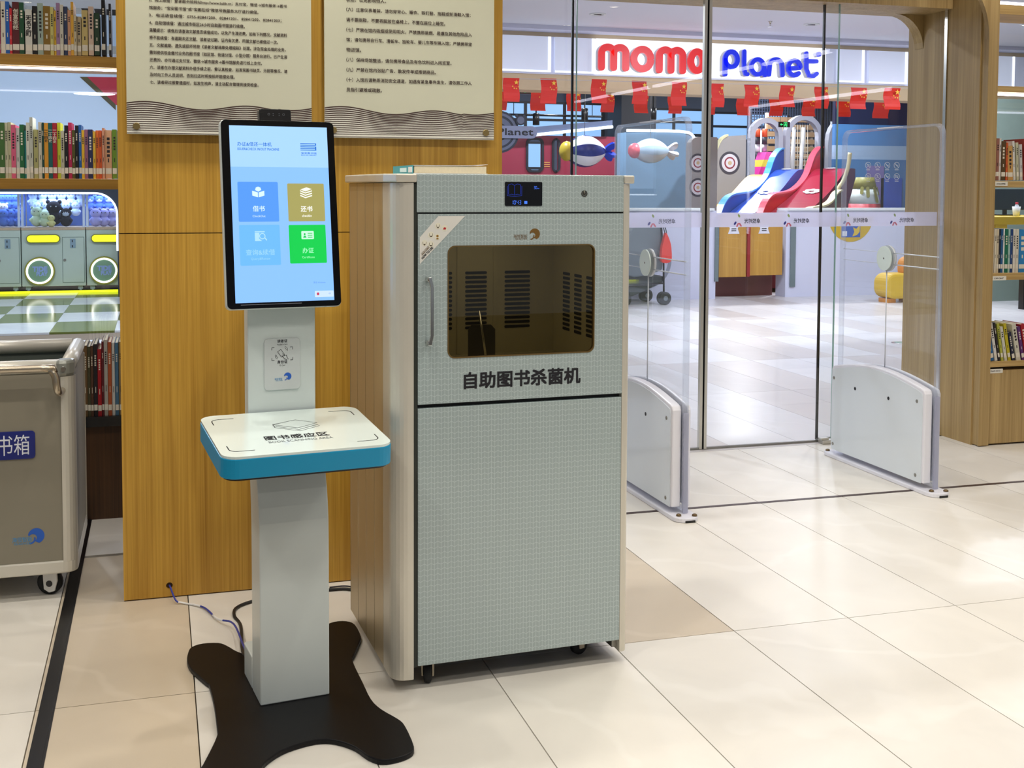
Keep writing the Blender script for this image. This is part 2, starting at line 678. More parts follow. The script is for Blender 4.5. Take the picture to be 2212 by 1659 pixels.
rows = [(0.61, 1.96), (1.96, 3.31), (3.31, 4.648), (4.672, 5.66), (5.76, 7.25), (7.25, 8.6), (8.6, 9.95), (9.95, 11.3), (11.3, 12.65), (12.65, 14.2)]
TAN = {(-2, 2), (-6, 2), (-6, 1), (1, 4), (4, 4), (5, 4), (4, 5), (5, 5), (8, 5), (6, 6), (7, 6), (9, 6), (8, 7), (11, 7), (9, 8), (13, 8), (3, 8), (7, 9), (12, 9), (-4, 5), (7, 2), (8, 3), (5, 7), (3, 6), (14, 8)}
for j, (ya, yb) in enumerate(rows):
    # the visible wedge of the floor only
    lo = {0: -3, 1: -7, 2: -8, 3: -7, 4: -8}.get(j, -9)
    hi = [3, 5, 8, 9, 11, 14, 16, 19, 20, 20][j]
    for k in range(lo, hi):
        x0 = XO + (k - 0) * XP
        if j >= 5 and x0 > 0.2 and x0 < (yb * 0.32):
            continue                       # hidden behind the wood wall
        if j >= 8 and x0 < 0.2:
            continue                       # the checked floor of the arcade lies there
        floor_tile(x0, x0 + XP, ya, yb, ((T_TAN if j < 4 else T_MALLTAN) if (k, j) in TAN else (T_CREAM if j < 4 else T_MALL)))
for j in range(5):
    for k in range(-5, 3):
        x0, y0 = -1.0 + 0.59 * k, 11.98 + 0.905 * j
        floor_tile(x0, x0 + 0.59, y0, y0 + 0.905, T_GREEN if (j + k) % 2 == 0 else T_WHITE, 0.001)

BROWN_STRIP = mat('brown_floor_strip', (62, 42, 34), 0.5)
tag(G().box(1.2, 4.25, 4.648, 4.672, -0.018, 0.001).build('floor_strip', BROWN_STRIP),
    'dark brown metal strip let into the floor across the doorway', 'strip')
tag(G().box(-0.312, -0.284, 0.6, 5.24, -0.018, 0.0035).box(-0.318, -0.312, 0.6, 5.24, -0.018, 0.002).box(-0.284, -0.278, 0.6, 5.24, -0.018, 0.002).build('floor_channel', BLACK),
    'long black channel strip in the floor beside the book cart', 'strip')
tag(G().box(1.25, 4.2, 5.66, 5.76, -0.019, 0.001).build('door_sill', mat('sill_stone', (205, 200, 198), 0.3)), 'pale stone sill under the glass doors', 'sill')

# ------------------------------------------------------------------ wood wall with the notices
XL, XR = atY(258, 600, WALL_Y).x, atY(1085, 200, WALL_Y).x
ZS = atY(500, 503, WALL_Y).z
wall = struct(G().box(XL + 0.002, XR - 0.002, WALL_Y + 0.012, WALL_Y + 0.35, 0, LIB_Z).build('wall_back', W_DARK))
hole = atY(366, 1265, WALL_Y)
ho = rrect(XL, XR, 0.012, ZS - 0.0015, 0)
# lower panel has a small round cable hole
hc = circle(hole.x, hole.z, 0.011, 24)
outer = []
for (hx, hz) in hc:
    dx, dz = hx - hole.x, hz - hole.z
    t = min(((XR if dx > 0 else XL) - hole.x) / dx if abs(dx) > 1e-9 else 1e9, (((ZS - 0.0015) if dz > 0 else 0.004) - hole.z) / dz if abs(dz) > 1e-9 else 1e9)
    outer.append([hole.x + dx * t, hole.z + dz * t])
for cxy in ((XL, 0.004), (XR, 0.004), (XR, ZS - 0.0015), (XL, ZS - 0.0015)):
    ang = math.atan2(cxy[1] - hole.z, cxy[0] - hole.x)
    i = min(range(24), key=lambda k: abs((math.atan2(hc[k][1] - hole.z, hc[k][0] - hole.x) - ang + math.pi) % (2 * math.pi) - math.pi))
    outer[i] = list(cxy)
G().ring(outer, hc, WALL_Y, WALL_Y + 0.012, 'XZ').build('wood_panel', W_WALL, wall)
G().box(XL, XR, WALL_Y, WALL_Y + 0.012, ZS + 0.0015, LIB_Z).build('wood_panel', W_WALL, wall)

# ------------------------------------------------------------------ ceilings and lamps
CEIL = mat('white_ceiling', (235, 236, 238), 0.8, var=0.01)
CEIL_M = mat('mall_ceiling', (226, 228, 240), 0.7, var=0.01)
struct(G().box(-3.5, 7.5, -7.0, 5.6, LIB_Z, LIB_Z + 0.1).build('ceiling', CEIL))
# rows of linear lights further back in the library; they show as white lines in the door glass
for k in range(5):
    t = thing('linear_light', 'long white pendant light bar over the back of the library', 'ceiling lamp', (6.4, -6.3 + 1.5 * k, 2.75), 0, 'pendant light bars of the library')
    G().box(-0.02, 0.02, 0.0, 1.36, 0.0, 0.03).build('housing', WHITE, t)
    G().box(-0.018, 0.018, 0.005, 1.355, -0.006, -0.0005).box(-0.026, -0.0205, 0.005, 1.355, 0.0, 0.028).build('light_bar', LED, t)
    for y in (0.2, 1.16):
        G().tube([(0, y, 0.03), (0, y, LIB_Z - 2.75)], 0.003, 5).build('wire', STEEL, t)
ceil_m = struct(G().box(-5.5, 16, 6.1, SHOP_Y - 0.25, MALL_Z, MALL_Z + 0.1).build('ceiling', CEIL_M))
WARM = (1.0, 0.945, 0.86)
COOL = (0.82, 0.87, 1.0)
LAMP_WARM = glow('warm_lamp_face', (255, 240, 215), 12.0)
LAMP_COOL = glow('cool_lamp_face', (235, 240, 255), 10.0)


def downlight(x, y, z, watts, color, face, label, group, angle=None):
    t = thing('downlight', label, 'ceiling lamp', (x, y, z), 0, group)
    G().lathe([(0.062, 0.0), (0.062, -0.006), (0.045, -0.012), (0.045, -0.002)], n=18).build('rim', WHITE, t)
    G().lathe([(0.044, -0.004), (0.044, -0.006)], n=18).build('lamp_face', face, t)
    if angle:
        lamp('lamp_light', 'SPOT', (0, 0, -0.03), watts, color, t, 0.04, angle, 0.5)
    else:
        lamp('lamp_light', 'AREA', (0, 0, -0.03), watts, color, t, 0.16)
    return t


for (x, y, wt) in LIB_LAMPS:
    downlight(x, y, LIB_Z, wt, WARM, LAMP_WARM, 'small round warm downlight in the library ceiling', 'library downlights', 128)
for (x, y, wt) in MALL_LAMPS:
    downlight(x, y, MALL_Z, wt, COOL, LAMP_COOL, 'round cool white downlight in the corridor ceiling', 'corridor downlights')

# ------------------------------------------------------------------ doorway: frame, glass, decals
JX = atY(2034, 500, GLASS_Y).x          # left face of the right-hand jamb
DTZ = 2.405                             # underside of the lintel
frame = struct(G().box(JX + 0.002, JX + 0.10, 5.42, 6.06, 0, 3.4).build('trim_1', W_PALE))
G().box(1.2, JX, 5.66, 6.02, DTZ, DTZ + 0.35).build('lintel', W_PALE, frame)
# rounded corner piece under the lintel, behind the glass
arc = [(JX, DTZ), (JX - 0.19, DTZ)] + [(JX - 0.19 + 0.19 * math.sin(R(a)), DTZ - 0.19 + 0.19 * math.cos(R(a))) for a in range(0, 91, 10)]
G().prism(arc, 5.92, 6.0, 'XZ').build('corner_bracket', W_PALE, frame)
G().box(JX - 0.004, JX, GLASS_Y - 0.012, GLASS_Y + 0.012, 0, DTZ).build('glass_channel', CHROME, frame)

gx = lambda px: atY(px, 600, GLASS_Y).x
FROST = glass('frosted_band', (0.93, 0.93, 0.98), 0.3, haze=0.62)


def band(parent, x0, x1, y, logos):
    z0, z1 = atY(1700, 490, GLASS_Y).z, atY(1700, 459, GLASS_Y).z
    b = G().box(x0, x1, y - 0.001, y - 0.0004, z0, z1).build('frosted_band', FROST, parent)
    for px in logos:
        # printed on the corridor side, so it reads mirrored from in here
        cx = gx(px)
        zc = (z0 + z1) / 2
        text('lettering', '卓悦时光', INK, b, (cx + 0.135, y - 0.0013, zc - 0.018), w=0.095, h=0.025, mirror=True, bold=0.015)
        G().prism(circle(0, 0, 0.011, 10), 0, 0.0003, 'XZ', Matrix.Rotation(R(35), 4, 'Y') @ Matrix.Diagonal((0.55, 1, 1, 1))).build('logo_petal', mat('petal_blue', (60, 66, 150), 0.6), b, (cx - 0.014, y - 0.0016, zc - 0.018))
        G().ribbon([(-0.011, -0.008), (-0.004, 0.006), (0.004, 0.006), (0.013, -0.006)], 0.009, 0, 0.0003).build('logo_petal', mat('petal_rose', (216, 120, 140), 0.6), b, (cx + 0.008, y - 0.0016, zc - 0.026))
        G().prism(circle(0, 0, 0.010, 10), 0, 0.0003, 'XZ', Matrix.Rotation(R(-30), 4, 'Y') @ Matrix.Diagonal((0.6, 1, 1, 1))).build('logo_petal', mat('petal_green', (160, 184, 120), 0.6), b, (cx + 0.008, y - 0.0016, zc + 0.022))
    return b


def pane(name, label, x0, x1, y, edge_l, edge_r, logos, cat='glass door'):
    t = thing(name, label, cat, ((x0 + x1) / 2, y, 0))
    t['kind'] = 'structure'
    cx = (x0 + x1) / 2
    G().box(x0 - cx, x1 - cx, -0.005, 0.005, 0.012, DTZ + 0.02).build('pane', GLASS, t)
    for (e, s) in ((edge_l, x0 - cx), (edge_r, x1 - cx)):
        d = 1 if s < 0 else -1
        if e == 'dark':
            G().box(min(s, s + d * 0.010), max(s, s + d * 0.010), -0.007, 0.007, 0.006, DTZ).build('seal_strip', BLACK, t)
        elif e == 'metal':
            G().box(min(s, s + d * 0.016), max(s, s + d * 0.016), -0.012, 0.012, 0.004, DTZ).build('edge_rail', ALU, t)
            G().box(min(s, s - d * 0.008), max(s, s - d * 0.008), -0.01, 0.01, 0.004, DTZ).build('seal_strip', BLACK, t)
        elif e == 'edge':
            G().box(min(s, s + d * 0.004), max(s, s + d * 0.004), -0.0055, 0.0055, 0.012, DTZ).build('glass_edge', GLASS_EDGE, t)
    G().box(x0 - cx, x1 - cx, -0.008, 0.008, 0.002, 0.012).build('bottom_seal', STEEL, t)
    b = band(t, x0, x1, y - 0.006, logos)
    b.location = (-cx, -y, 0)
    return t


pane('door_1', 'fixed glass panel beside the wood wall', XR + 0.02, gx(1250), GLASS_Y + 0.05, None, 'edge', [1370])
pane('door_2', 'sliding glass door leaf with black and silver closing edge, nearer the book sterilizer', gx(1231), gx(1519), GLASS_Y, 'dark', 'metal', [1405])
pane('door_3', 'sliding glass door leaf with small white icons', gx(1523), gx(1803), GLASS_Y, 'metal', 'edge', [1590, 1697])
pane('door_4', 'fixed glass panel beside the pale wood jamb', gx(1779), JX - 0.002, GLASS_Y + 0.05, 'dark', None, [1836, 1937])
g4 = bpy.data.objects['door_4']
# eight small round icons printed on the fixed pane
ICON = mat('white_decal', (236, 240, 244), 0.5)
for r_ in range(2):
    for c_ in range(4):
        p = atY(1876 + 20.6 * c_, 357 + 24.5 * r_, GLASS_Y + 0.04)
        g = G().ring(circle(0, 0, 0.0185, 18), circle(0, 0, 0.0165, 18), -0.0005, 0, 'XZ')
        k = r_ * 4 + c_
        if k in (0, 4, 7):
            g.ring(rrect(-0.008, 0.008, -0.007, 0.006, 0.002, 2), rrect(-0.0062, 0.0062, -0.0052, 0.0042, 0.002, 2), -0.0005, 0, 'XZ')
        elif k in (1, 5):
            g.ribbon([(0, 0.009), (0, -0.001), (-0.007, -0.009)], 0.002, -0.0005, 0).ribbon([(0, -0.001), (0.007, -0.009)], 0.002, -0.0005, 0)
        else:
            g.ribbon([(-0.008, 0.004), (0.004, -0.006), (0.009, 0.002)], 0.002, -0.0005, 0)
        g.ribbon([(-0.012, 0.012), (0.012, -0.012)], 0.0018, -0.0005, 0)
        g.box(-0.012, 0.012, -0.0005, 0, -0.027, -0.0235)
        g.build('icon_decal', ICON, g4, (p.x - g4.location.x, -0.0065, p.z))
tag(G().box(-0.045, 0.045, -0.03, 0.02, 0, 0.02).box(-0.05, 0.0, -0.02, 0.01, 0.02, 0.032).build('door_guide', ALU, None, (gx(1785), GLASS_Y - 0.04, 0.001), bevel=0.003),
    'small silver floor guide at the edge of the sliding door', 'door guide')
# window wall behind the left-hand bookcase
win = thing('window_1', 'tall clear window behind the open bookcase', 'window', (0, GLASS_Y + 0.1, 0))
win['kind'] = 'structure'
G().box(-2.6, XR, -0.006, 0.006, 0.03, 3.0).build('pane', GLASS, win)
G().box(-2.6, XR, -0.03, 0.03, 0.0, 0.03).build('sill_rail', ALU, win)
G().box(-2.6, XR, -0.03, 0.03, 3.0, 3.06).build('head_rail', ALU, win)
winr = thing('window_2', 'tall clear window behind the pale oak bookcase', 'window', (0, GLASS_Y + 0.3, 0))
winr['kind'] = 'structure'
G().box(JX + 0.11, 7.5, -0.006, 0.006, 0.03, 3.0).build('pane', GLASS, winr)
G().box(JX + 0.11, 7.5, -0.03, 0.03, 0.0, 0.03).build('sill_rail', ALU, winr)

# ------------------------------------------------------------------ the two notice boards
CREAM = mat('cream_acrylic', (206, 205, 182), 0.12, var=0.015, scale=3, coat=0.6)
BRASS = mat('brass_stud', (186, 160, 104), 0.3, metal=1.0)
PALE_PRINT = mat('pale_print', (236, 233, 220), 0.2)
NY = WALL_Y - 0.030


def notice(label, pxl, pxr, lines, xt, ztop, gap, lh, wave0):
    x0, x1 = atY(pxl, 200, NY).x, atY(pxr, 200, NY).x
    zb = atY(500, 293, NY).z if pxl < 500 else atY(880, 300, NY).z
    zt = 2.62
    t = thing('notice_board', label, 'notice board', ((x0 + x1) / 2, NY, zb))
    cx = (x0 + x1) / 2
    W, Hh = x1 - x0, zt - zb
    G().box(-W / 2, W / 2, 0, 0.010, 0, Hh).build('board', CREAM, t, bevel=0.001)
    for (sx, sz) in ((-1, 0.026), (1, 0.026), (-1, Hh - 0.03), (1, Hh - 0.03)):
        G().lathe([(0.0105, -0.007), (0.0115, -0.006), (0.0115, 0.0), (0.008, 0.0), (0.008, 0.028)], axis='Y', n=18).build('stud', BRASS, t, (sx * (W / 2 - 0.03), 0, sz))
    # wave print: pale ground with dark lines
    def wav(u, k):
        f = max(0.0, 1 - k / 13.0)
        a = 0.5 + 0.5 * math.cos(2 * math.pi * (u - 0.10) / 0.60) if u < 0.40 else (0.5 + 0.5 * math.cos(2 * math.pi * (u - 0.64) / 0.48))
        a2 = 0.62 if u >= 0.40 else 0.9
        return (a * a2 + (0.18 if u > 0.8 else 0)) * f
    n = 60
    zl = lambda u, k: 0.010 + (13.6 - k) * 0.0054 + wav(u, k) * 0.026
    g = G()
    for i in range(n):
        u0, u1 = i / n, (i + 1) / n
        xa, xb = -W / 2 + W * u0, -W / 2 + W * u1
        g.add([(xa, -0.0006, 0.0015), (xb, -0.0006, 0.0015), (xb, -0.0006, zl(u1, 0)), (xa, -0.0006, zl(u0, 0))], [(0, 1, 2, 3)])
    g.build('wave_ground', PALE_PRINT, t)
    g = G()
    for k in range(15):
        th = 0.0040 - 0.00016 * k
        for i in range(n):
            u0, u1 = i / n, (i + 1) / n
            xa, xb = -W / 2 + W * u0, -W / 2 + W * u1
            z0, z1 = zl(u0, k), zl(u1, k)
            if k == 14:
                z0 = z1 = 0.0042
            g.add([(xa, -0.0011, z0 - th / 2), (xb, -0.0011, z1 - th / 2), (xb, -0.0011, z1 + th / 2), (xa, -0.0011, z0 + th / 2)], [(0, 1, 2, 3)])
    g.build('wave_lines', INK_BROWN, t)
    for (row, body, wd) in lines:
        text('printed_line', body, INK_BROWN, t, (xt - cx, -0.0012, ztop - row * gap - zb - lh), w=wd, h=lh, bold=0.012)
    return t


zt1 = atY(323, -4, NY).z
xt1 = atY(323, 100, NY).x
xe1 = atY(620, 100, NY).x
g1 = (zt1 - atY(325, 173, NY).z) / 11
full = xe1 - xt1
k1 = full / 297.0
notice('cream notice board with close lines of rules, left of the kiosk camera', 273, 673, [
    (0, '2、网上续借：登录图书馆网站http://www.balib.cn；支付宝、微信→城市服务→图书', full),
    (1, '馆服务；“宝安图书馆”或“宝图在线”微信号微服务大厅进行续借。', 234 * k1),
    (2, '3、电话语音续借：0755-82841200、82841201、82841202、82841203；', 285 * k1),
    (3, '4、自助馆续借：通过城市街区24小时自助图书馆进行续借。', 204 * k1),
    (4, '温馨提示：续借后请查询文献是否续借成功，以免产生滞还费。如有下列情况，文献资料', full),
    (5, '将不能续借：有逾期未还文献、读者证过期、证内有欠费、所借文献已续借过一次。', 277 * k1),
    (6, '五、文献逾期、遗失或损坏将按《读者文献违章处理规则》处理。涉及现金处理的业务，', 294 * k1),
    (7, '需到提供现金缴付业务的图书馆（如区馆、街道分馆、小型分馆）服务台进行。已产生滞', full),
    (8, '还费的，亦可通过支付宝、微信→城市服务→图书馆服务进行线上支付。', 241 * k1),
    (9, '六、读者在办理文献资料外借手续之前，需认真检查，如发现图书缺页、污损等情况，请', full),
    (10, '及时向工作人员说明，否则归还时将按损坏赔偿处理。', 181 * k1),
    (11, '七、读者经过报警通道时，如发生响声，请主动配合管理员接受检查。', 233 * k1)], xt1, zt1, g1, 0.0125, 0)
zt2 = atY(748, 16, NY).z
xt2 = atY(748, 100, NY).x
xe2 = atY(1019, 100, NY).x
g2 = (zt2 - atY(748, 189, NY).z) / 8
full = xe2 - xt2
k2 = full / 271.0
notice('cream notice board with widely spaced rules, above the book sterilizer', 701, 1067, [
    (-1, '状态，以免影响他人。', 84 * k2),
    (0, '（六）注意仪表着装，请勿穿背心、睡衣、铁钉鞋、拖鞋或轮滑鞋入馆；', 268 * k2),
    (1, '请不要脱鞋，不要将脚放在桌椅上，不要在座位上睡觉。', 212 * k2),
    (2, '（七）严禁在馆内吸烟或使用明火，严禁携带易燃、易爆及其他危险品入', full),
    (3, '馆；请勿携带自行车、滑板车、独轮车、婴儿车等车辆入馆；严禁携带宠', full),
    (4, '物进馆。', 31 * k2),
    (5, '（八）保持场馆整洁，请勿携带食品及有色饮料进入阅览室。', 226 * k2),
    (6, '（九）严禁在馆内张贴广告、散发传单或推销商品。', 192 * k2),
    (7, '（十）入馆后请熟悉消防安全通道，如遇有紧急事件发生，请依照工作人', full),
    (8, '员指引避难或疏散。', 75 * k2)], xt2, zt2, g2, 0.0142, 0)
# ------------------------------------------------------------------ self-service kiosk
KA = R(6.8)
kiosk = thing('self_service_kiosk', 'slim white self-service kiosk with tall touch screen and blue-rimmed book tray', 'kiosk', (0.342, 3.152, 0), KA)
KWHITE = mat('kiosk_white', (206, 214, 212), 0.32, var=0.015, coat=0.25)
KBLUE = mat('kiosk_blue', (0, 146, 192), 0.35, var=0.02)
ol = [(-0.202, 0.459), (-0.185, 0.496), (-0.15, 0.51), (-0.105, 0.495), (-0.086, 0.462), (-0.066, 0.40), (-0.03, 0.355), (0.06, 0.335), (0.14, 0.365), (0.185, 0.43),
      (0.22, 0.49), (0.265, 0.516), (0.302, 0.505), (0.318, 0.465), (0.305, 0.366), (0.285, 0.319), (0.243, 0.239), (0.223, 0.194), (0.202, 0.037), (0.188, -0.078),
      (0.193, -0.148), (0.213, -0.219), (0.216, -0.266), (0.198, -0.377), (0.177, -0.409), (0.137, -0.42), (0.10, -0.413), (0.078, -0.38), (0.063, -0.321),
      (0.037, -0.276), (0.009, -0.252), (-0.03, -0.245), (-0.09, -0.257), (-0.134, -0.284), (-0.166, -0.318), (-0.19, -0.37), (-0.225, -0.405), (-0.28, -0.408),
      (-0.322, -0.375), (-0.325, -0.31), (-0.295, -0.252), (-0.253, -0.162), (-0.232, -0.11), (-0.226, -0.079), (-0.205, 0.062), (-0.192, 0.193), (-0.196, 0.221), (-0.217, 0.33), (-0.216, 0.398)]
_c, _s = math.cos(R(2.0)), math.sin(R(2.0))
ol = [(x * _c - y * _s, x * _s + y * _c) for (x, y) in ol]
G().prism(smooth(ol, 3), 0.0, 0.014, 'XY').build('base_plate', mat('base_black', (10, 9, 12), 0.45, spec=0.25), kiosk, bevel=0.003)
# bent column, seen from its side in (y, z)
front = [(0.0, 0.0142), (0.0, 0.46)] + [(0.13 * (1 - math.cos(R(a))), 0.46 + 0.25 * math.sin(R(a))) for a in range(10, 81, 10)] + [(0.134, 0.715), (0.14, 0.74), (0.14, 1.30)]
back = [(0.19, 1.30), (0.19, 0.74)] + [(0.11 + 0.075 * (1 - math.cos(R(a))), 0.44 + 0.27 * math.sin(R(a))) for a in range(80, 9, -10)] + [(0.11, 0.44), (0.11, 0.0142)]
G().prism(front + back, -0.094, 0.094, 'YZ').build('column', KWHITE, kiosk, bevel=0.003)
G().prism(rrect(-0.094, 0.094, 0.1105, 0.235, 0.01, 3), 0.0142, 0.105, 'XY').build('cable_cover', KWHITE, kiosk, bevel=0.003)
# tray
TRM = Matrix.Translation((-0.014, 0.132, 0.752)) @ Matrix.Rotation(R(5.0), 4, 'X')
def tray_part(name, g, m, parent=kiosk, **k):
    for i, v in enumerate(g.v):
        g.v[i] = tuple(TRM @ Vector(v))
    return g.build(name, m, parent, **k)
tray = tray_part('tray', G().prism(rrect(-0.216, 0.216, -0.378, 0.0, 0.04, 6), -0.028, 0.022, 'XY'), KBLUE, bevel=0.002)
tray_part('tray_underside', G().prism(rrect(-0.208, 0.208, -0.37, -0.008, 0.036, 5), -0.034, -0.0285, 'XY'), BLACK, tray)
tray_part('tray_top', G().prism(rrect(-0.2145, 0.2145, -0.3765, -0.0015, 0.039, 6), 0.0222, 0.0285, 'XY'), mat('tray_glass_top', (226, 240, 236), 0.1, var=0.01, coat=0.8), tray)
g = G()
zc = 0.0288
for sx in (-1, 1):
    for sy in (-1, 1):
        pts = [(sx * 0.190, sy * 0.095), (sx * 0.190, sy * 0.125)] + [(sx * (0.170 + 0.02 * math.cos(R(a))), sy * (0.125 + 0.02 * math.sin(R(a)))) for a in range(15, 91, 15)] + [(sx * 0.13, sy * 0.145)]
        g.ribbon([(p[0], p[1] - 0.188) for p in pts], 0.0026, zc, zc + 0.0002, 'XY', caps=False)
bk = [(-0.03, -0.15), (0.06, -0.115), (0.125, -0.165), (0.045, -0.205), (-0.03, -0.15)]
bk = [(p[0] * 0.75 - 0.02, p[1] * 0.85) for p in bk]
dn = 0.015
for d in (0, dn, dn * 1.9):
    g.ribbon([(p[0], p[1] - d) for p in (bk if d == 0 else [bk[0], bk[3], bk[2]])], 0.0016, zc, zc + 0.0002, 'XY', caps=False)
g.ribbon([(bk[0][0], bk[0][1]), (bk[0][0], bk[0][1] - dn * 1.9)], 0.0016, zc, zc + 0.0002, 'XY', caps=False)
tag(tray_part('tray_print', g, INK, tray), kind='stuff')
rt_ = (R(5), 0, 0)
pz = lambda x, y: TRM @ Vector((x, y, zc + 0.0003))
text('lettering', '图书感应区', INK, tray, pz(-0.088, -0.262), w=0.165, h=0.034, rot=rt_, bold=0.012)
text('lettering', 'BOOK SCANNING AREA', mat('grey_ink', (110, 116, 118), 0.6), tray, pz(-0.085, -0.288), w=0.165, h=0.016, rot=rt_)
# card reader on the upper column
cr_ = G().prism(rrect(-0.05, 0.05, 0.838, 0.980, 0.01, 5), 0.1365, 0.1399, 'XZ').build('card_reader', mat('reader_panel', (203, 208, 208), 0.2, coat=0.5), kiosk, bevel=0.001)
yk = 0.1358
text('lettering', '读者证', INK, cr_, (0, yk, 0.969), w=0.028, align='C', bold=0.01)
text('lettering', "Reader's Card", INK, cr_, (0, yk, 0.962), w=0.028, h=0.0042, align='C')
text('lettering', '身份证', INK, cr_, (0, yk, 0.911), w=0.028, align='C', bold=0.01)
text('lettering', 'ID Card', INK, cr_, (0, yk, 0.904), w=0.015, h=0.004, align='C')
g = G()
for sx in (-1, 1):
    for (z, d) in ((0.956, -1), (0.920, 1)):
        g.ribbon([(sx * 0.029, z + d * 0.007), (sx * 0.029, z), (sx * 0.022, z)], 0.0014, yk, yk + 0.0002, caps=False)
Mx = Matrix.Translation((-0.003, 0, 0.9395)) @ Matrix.Rotation(R(-35), 4, 'Y')
g.ring(rrect(-0.006, 0.006, -0.010, 0.010, 0.001, 2), rrect(-0.005, 0.005, -0.009, 0.009, 0.001, 2), yk, yk + 0.0002, 'XZ', Mx)
g.ribbon([(0.001, 0.938), (0.006, 0.932), (0.011, 0.934), (0.014, 0.926), (0.017, 0.922)], 0.0012, yk, yk + 0.0002)
g.ribbon([(-0.001, 0.933), (0.006, 0.924), (0.013, 0.921)], 0.0012, yk, yk + 0.0002)
for rr in (0.005, 0.009):
    g.ribbon([(0.006 + rr * math.cos(R(a)), 0.949 + rr * math.sin(R(a))) for a in range(-20, 81, 20)], 0.0008, yk, yk + 0.0002)
    g.ribbon([(-0.011 - rr * math.cos(R(a)), 0.933 - rr * math.sin(R(a))) for a in range(-20, 81, 20)], 0.0008, yk, yk + 0.0002)
g.build('reader_icon', INK, cr_)


def swirl(name, m, parent, cx, y, cz, r):
    """crescent wave emblem: disc with a curl bitten out of its lower left"""
    pts = [(cx + r * math.cos(R(a)), cz + r * math.sin(R(a))) for a in range(-70, 176, 8)]
    inn = [(cx - 0.42 * r + 0.50 * r * math.cos(R(a)), cz - 0.22 * r + 0.46 * r * math.sin(R(a))) for a in range(150, -75, -10)]
    g = G().prism(pts + inn, y, y + 0.0003, 'XZ')
    g.ribbon([(cx - 0.72 * r + 0.55 * r * math.sin(R(a)), cz - 0.95 * r + 0.62 * r * (1 - math.cos(R(a)))) for a in range(0, 100, 12)], 0.2 * r, y, y + 0.0003)
    return g.build(name, m, parent)


EMB = mat('emblem_blue', (34, 92, 190), 0.5)
EMB2 = mat('emblem_light_blue', (70, 150, 205), 0.5)
swirl('emblem', EMB, cr_, 0.0145, yk, 0.8745, 0.0105)
text('lettering', '海恒智能', EMB2, cr_, (-0.022, yk, 0.8655), w=0.022, h=0.006)
text('lettering', 'SEAEVER', EMB2, cr_, (-0.019, yk, 0.8625), w=0.020, h=0.0024)
# monitor
MON = Matrix.Translation((-0.002, 0.082, 1.070)) @ Matrix.Rotation(R(-9.0), 4, 'X')
MW, MH = 0.315, 0.518


def mon(name, g, m, parent, **k):
    for i, v in enumerate(g.v):
        g.v[i] = tuple(MON @ Vector(v))
    return g.build(name, m, parent, **k)


monitor = mon('monitor', G().prism(rrect(-MW / 2, MW / 2, 0, MH, 0.014, 5), 0.006, 0.030, 'XZ'), KWHITE, kiosk, bevel=0.003)
mon('bezel', G().prism(rrect(-MW / 2 + 0.002, MW / 2 - 0.002, 0.002, MH - 0.002, 0.013, 5), 0.0, 0.0059, 'XZ'), BLACK_G, monitor)
mon('rear_housing', G().prism(rrect(-0.12, 0.12, 0.06, 0.42, 0.012, 4), 0.0301, 0.052, 'XZ'), KWHITE, monitor)
DX0, DX1, DZ0, DZ1 = -MW / 2 + 0.0235, MW / 2 - 0.0215, 0.0175, MH - 0.0175


def uv(u, v):
    return (DX0 + (DX1 - DX0) * u, DZ1 - (DZ1 - DZ0) * v)


def ui(name, u0, u1, v0, v1, rgb, y, r=0.0, e=1.0, parent=monitor):
    a, b = uv(u0, v1), uv(u1, v0)
    m = glow('screen_%d_%d_%d' % rgb, rgb, e)
    return mon(name, G().prism(rrect(a[0], b[0], a[1], b[1], r, 3), y - 0.0002, y, 'XZ'), m, parent)


def ui_text(body, u, v, rgb, w=None, h=None, bold=0.0, align='L'):
    p = uv(u, v)
    q = MON @ Vector((p[0], -0.0011, p[1]))
    return text('lettering', body, glow('screen_%d_%d_%d' % rgb, rgb, 1.0), monitor, q, w=w, h=h, rot=(R(90 - 9), 0, 0), bold=bold, align=align)


def ui_poly(name, polys, rgb, y=-0.0011):
    g = G()
    for p in polys:
        g.prism([uv(*q) for q in p], y - 0.0002, y, 'XZ')
    return mon(name, g, glow('screen_%d_%d_%d' % rgb, rgb, 1.0), monitor)


ui('display', 0, 1, 0, 1, (134, 186, 255), -0.0002)
ui('display_header', 0, 1, 0, 0.235, (160, 204, 255), -0.0005)
ui('button', 0.062, 0.467, 0.320, 0.546, (84, 148, 246), -0.0008, 0.003)
ui('button', 0.562, 0.942, 0.328, 0.546, (160, 154, 92), -0.0008, 0.003)
ui('button', 0.062, 0.467, 0.564, 0.792, (106, 178, 255), -0.0008, 0.003)
ui('button', 0.560, 0.940, 0.566, 0.786, (20, 196, 76), -0.0008, 0.003)
NAVY = (40, 110, 200)
PALEU = (206, 232, 255)
W_ = DX1 - DX0
ui_text('办证&借还一体机', 0.075, 0.117, NAVY, w=W_ * 0.345, bold=0.008)
ui_text('ISSUER&CHECK IN/OUT MACHINE', 0.075, 0.140, NAVY, w=W_ * 0.42, h=0.0068, bold=0.01)
g = G()
for k in range(5):
    a, b = uv(0.715, 0.094 + 0.0095 * k), uv(0.88, 0.098 + 0.0095 * k)
    g.box(a[0], b[0], -0.0013, -0.0011, b[1], a[1])
for (u, k) in ((0.868, 0), (0.715, 1), (0.868, 2), (0.868, 3)):
    a, b = uv(u, 0.094 + 0.0095 * k), uv(u + 0.012, 0.107 + 0.0095 * k)
    if k != 1:
        g.box(a[0], b[0], -0.0013, -0.0011, b[1], a[1])
mon('library_emblem', g, glow('screen_%d_%d_%d' % NAVY, NAVY, 1.0), monitor)
ui_text('宝安图书馆', 0.72, 0.158, NAVY, w=W_ * 0.16, h=0.0056, bold=0.01)
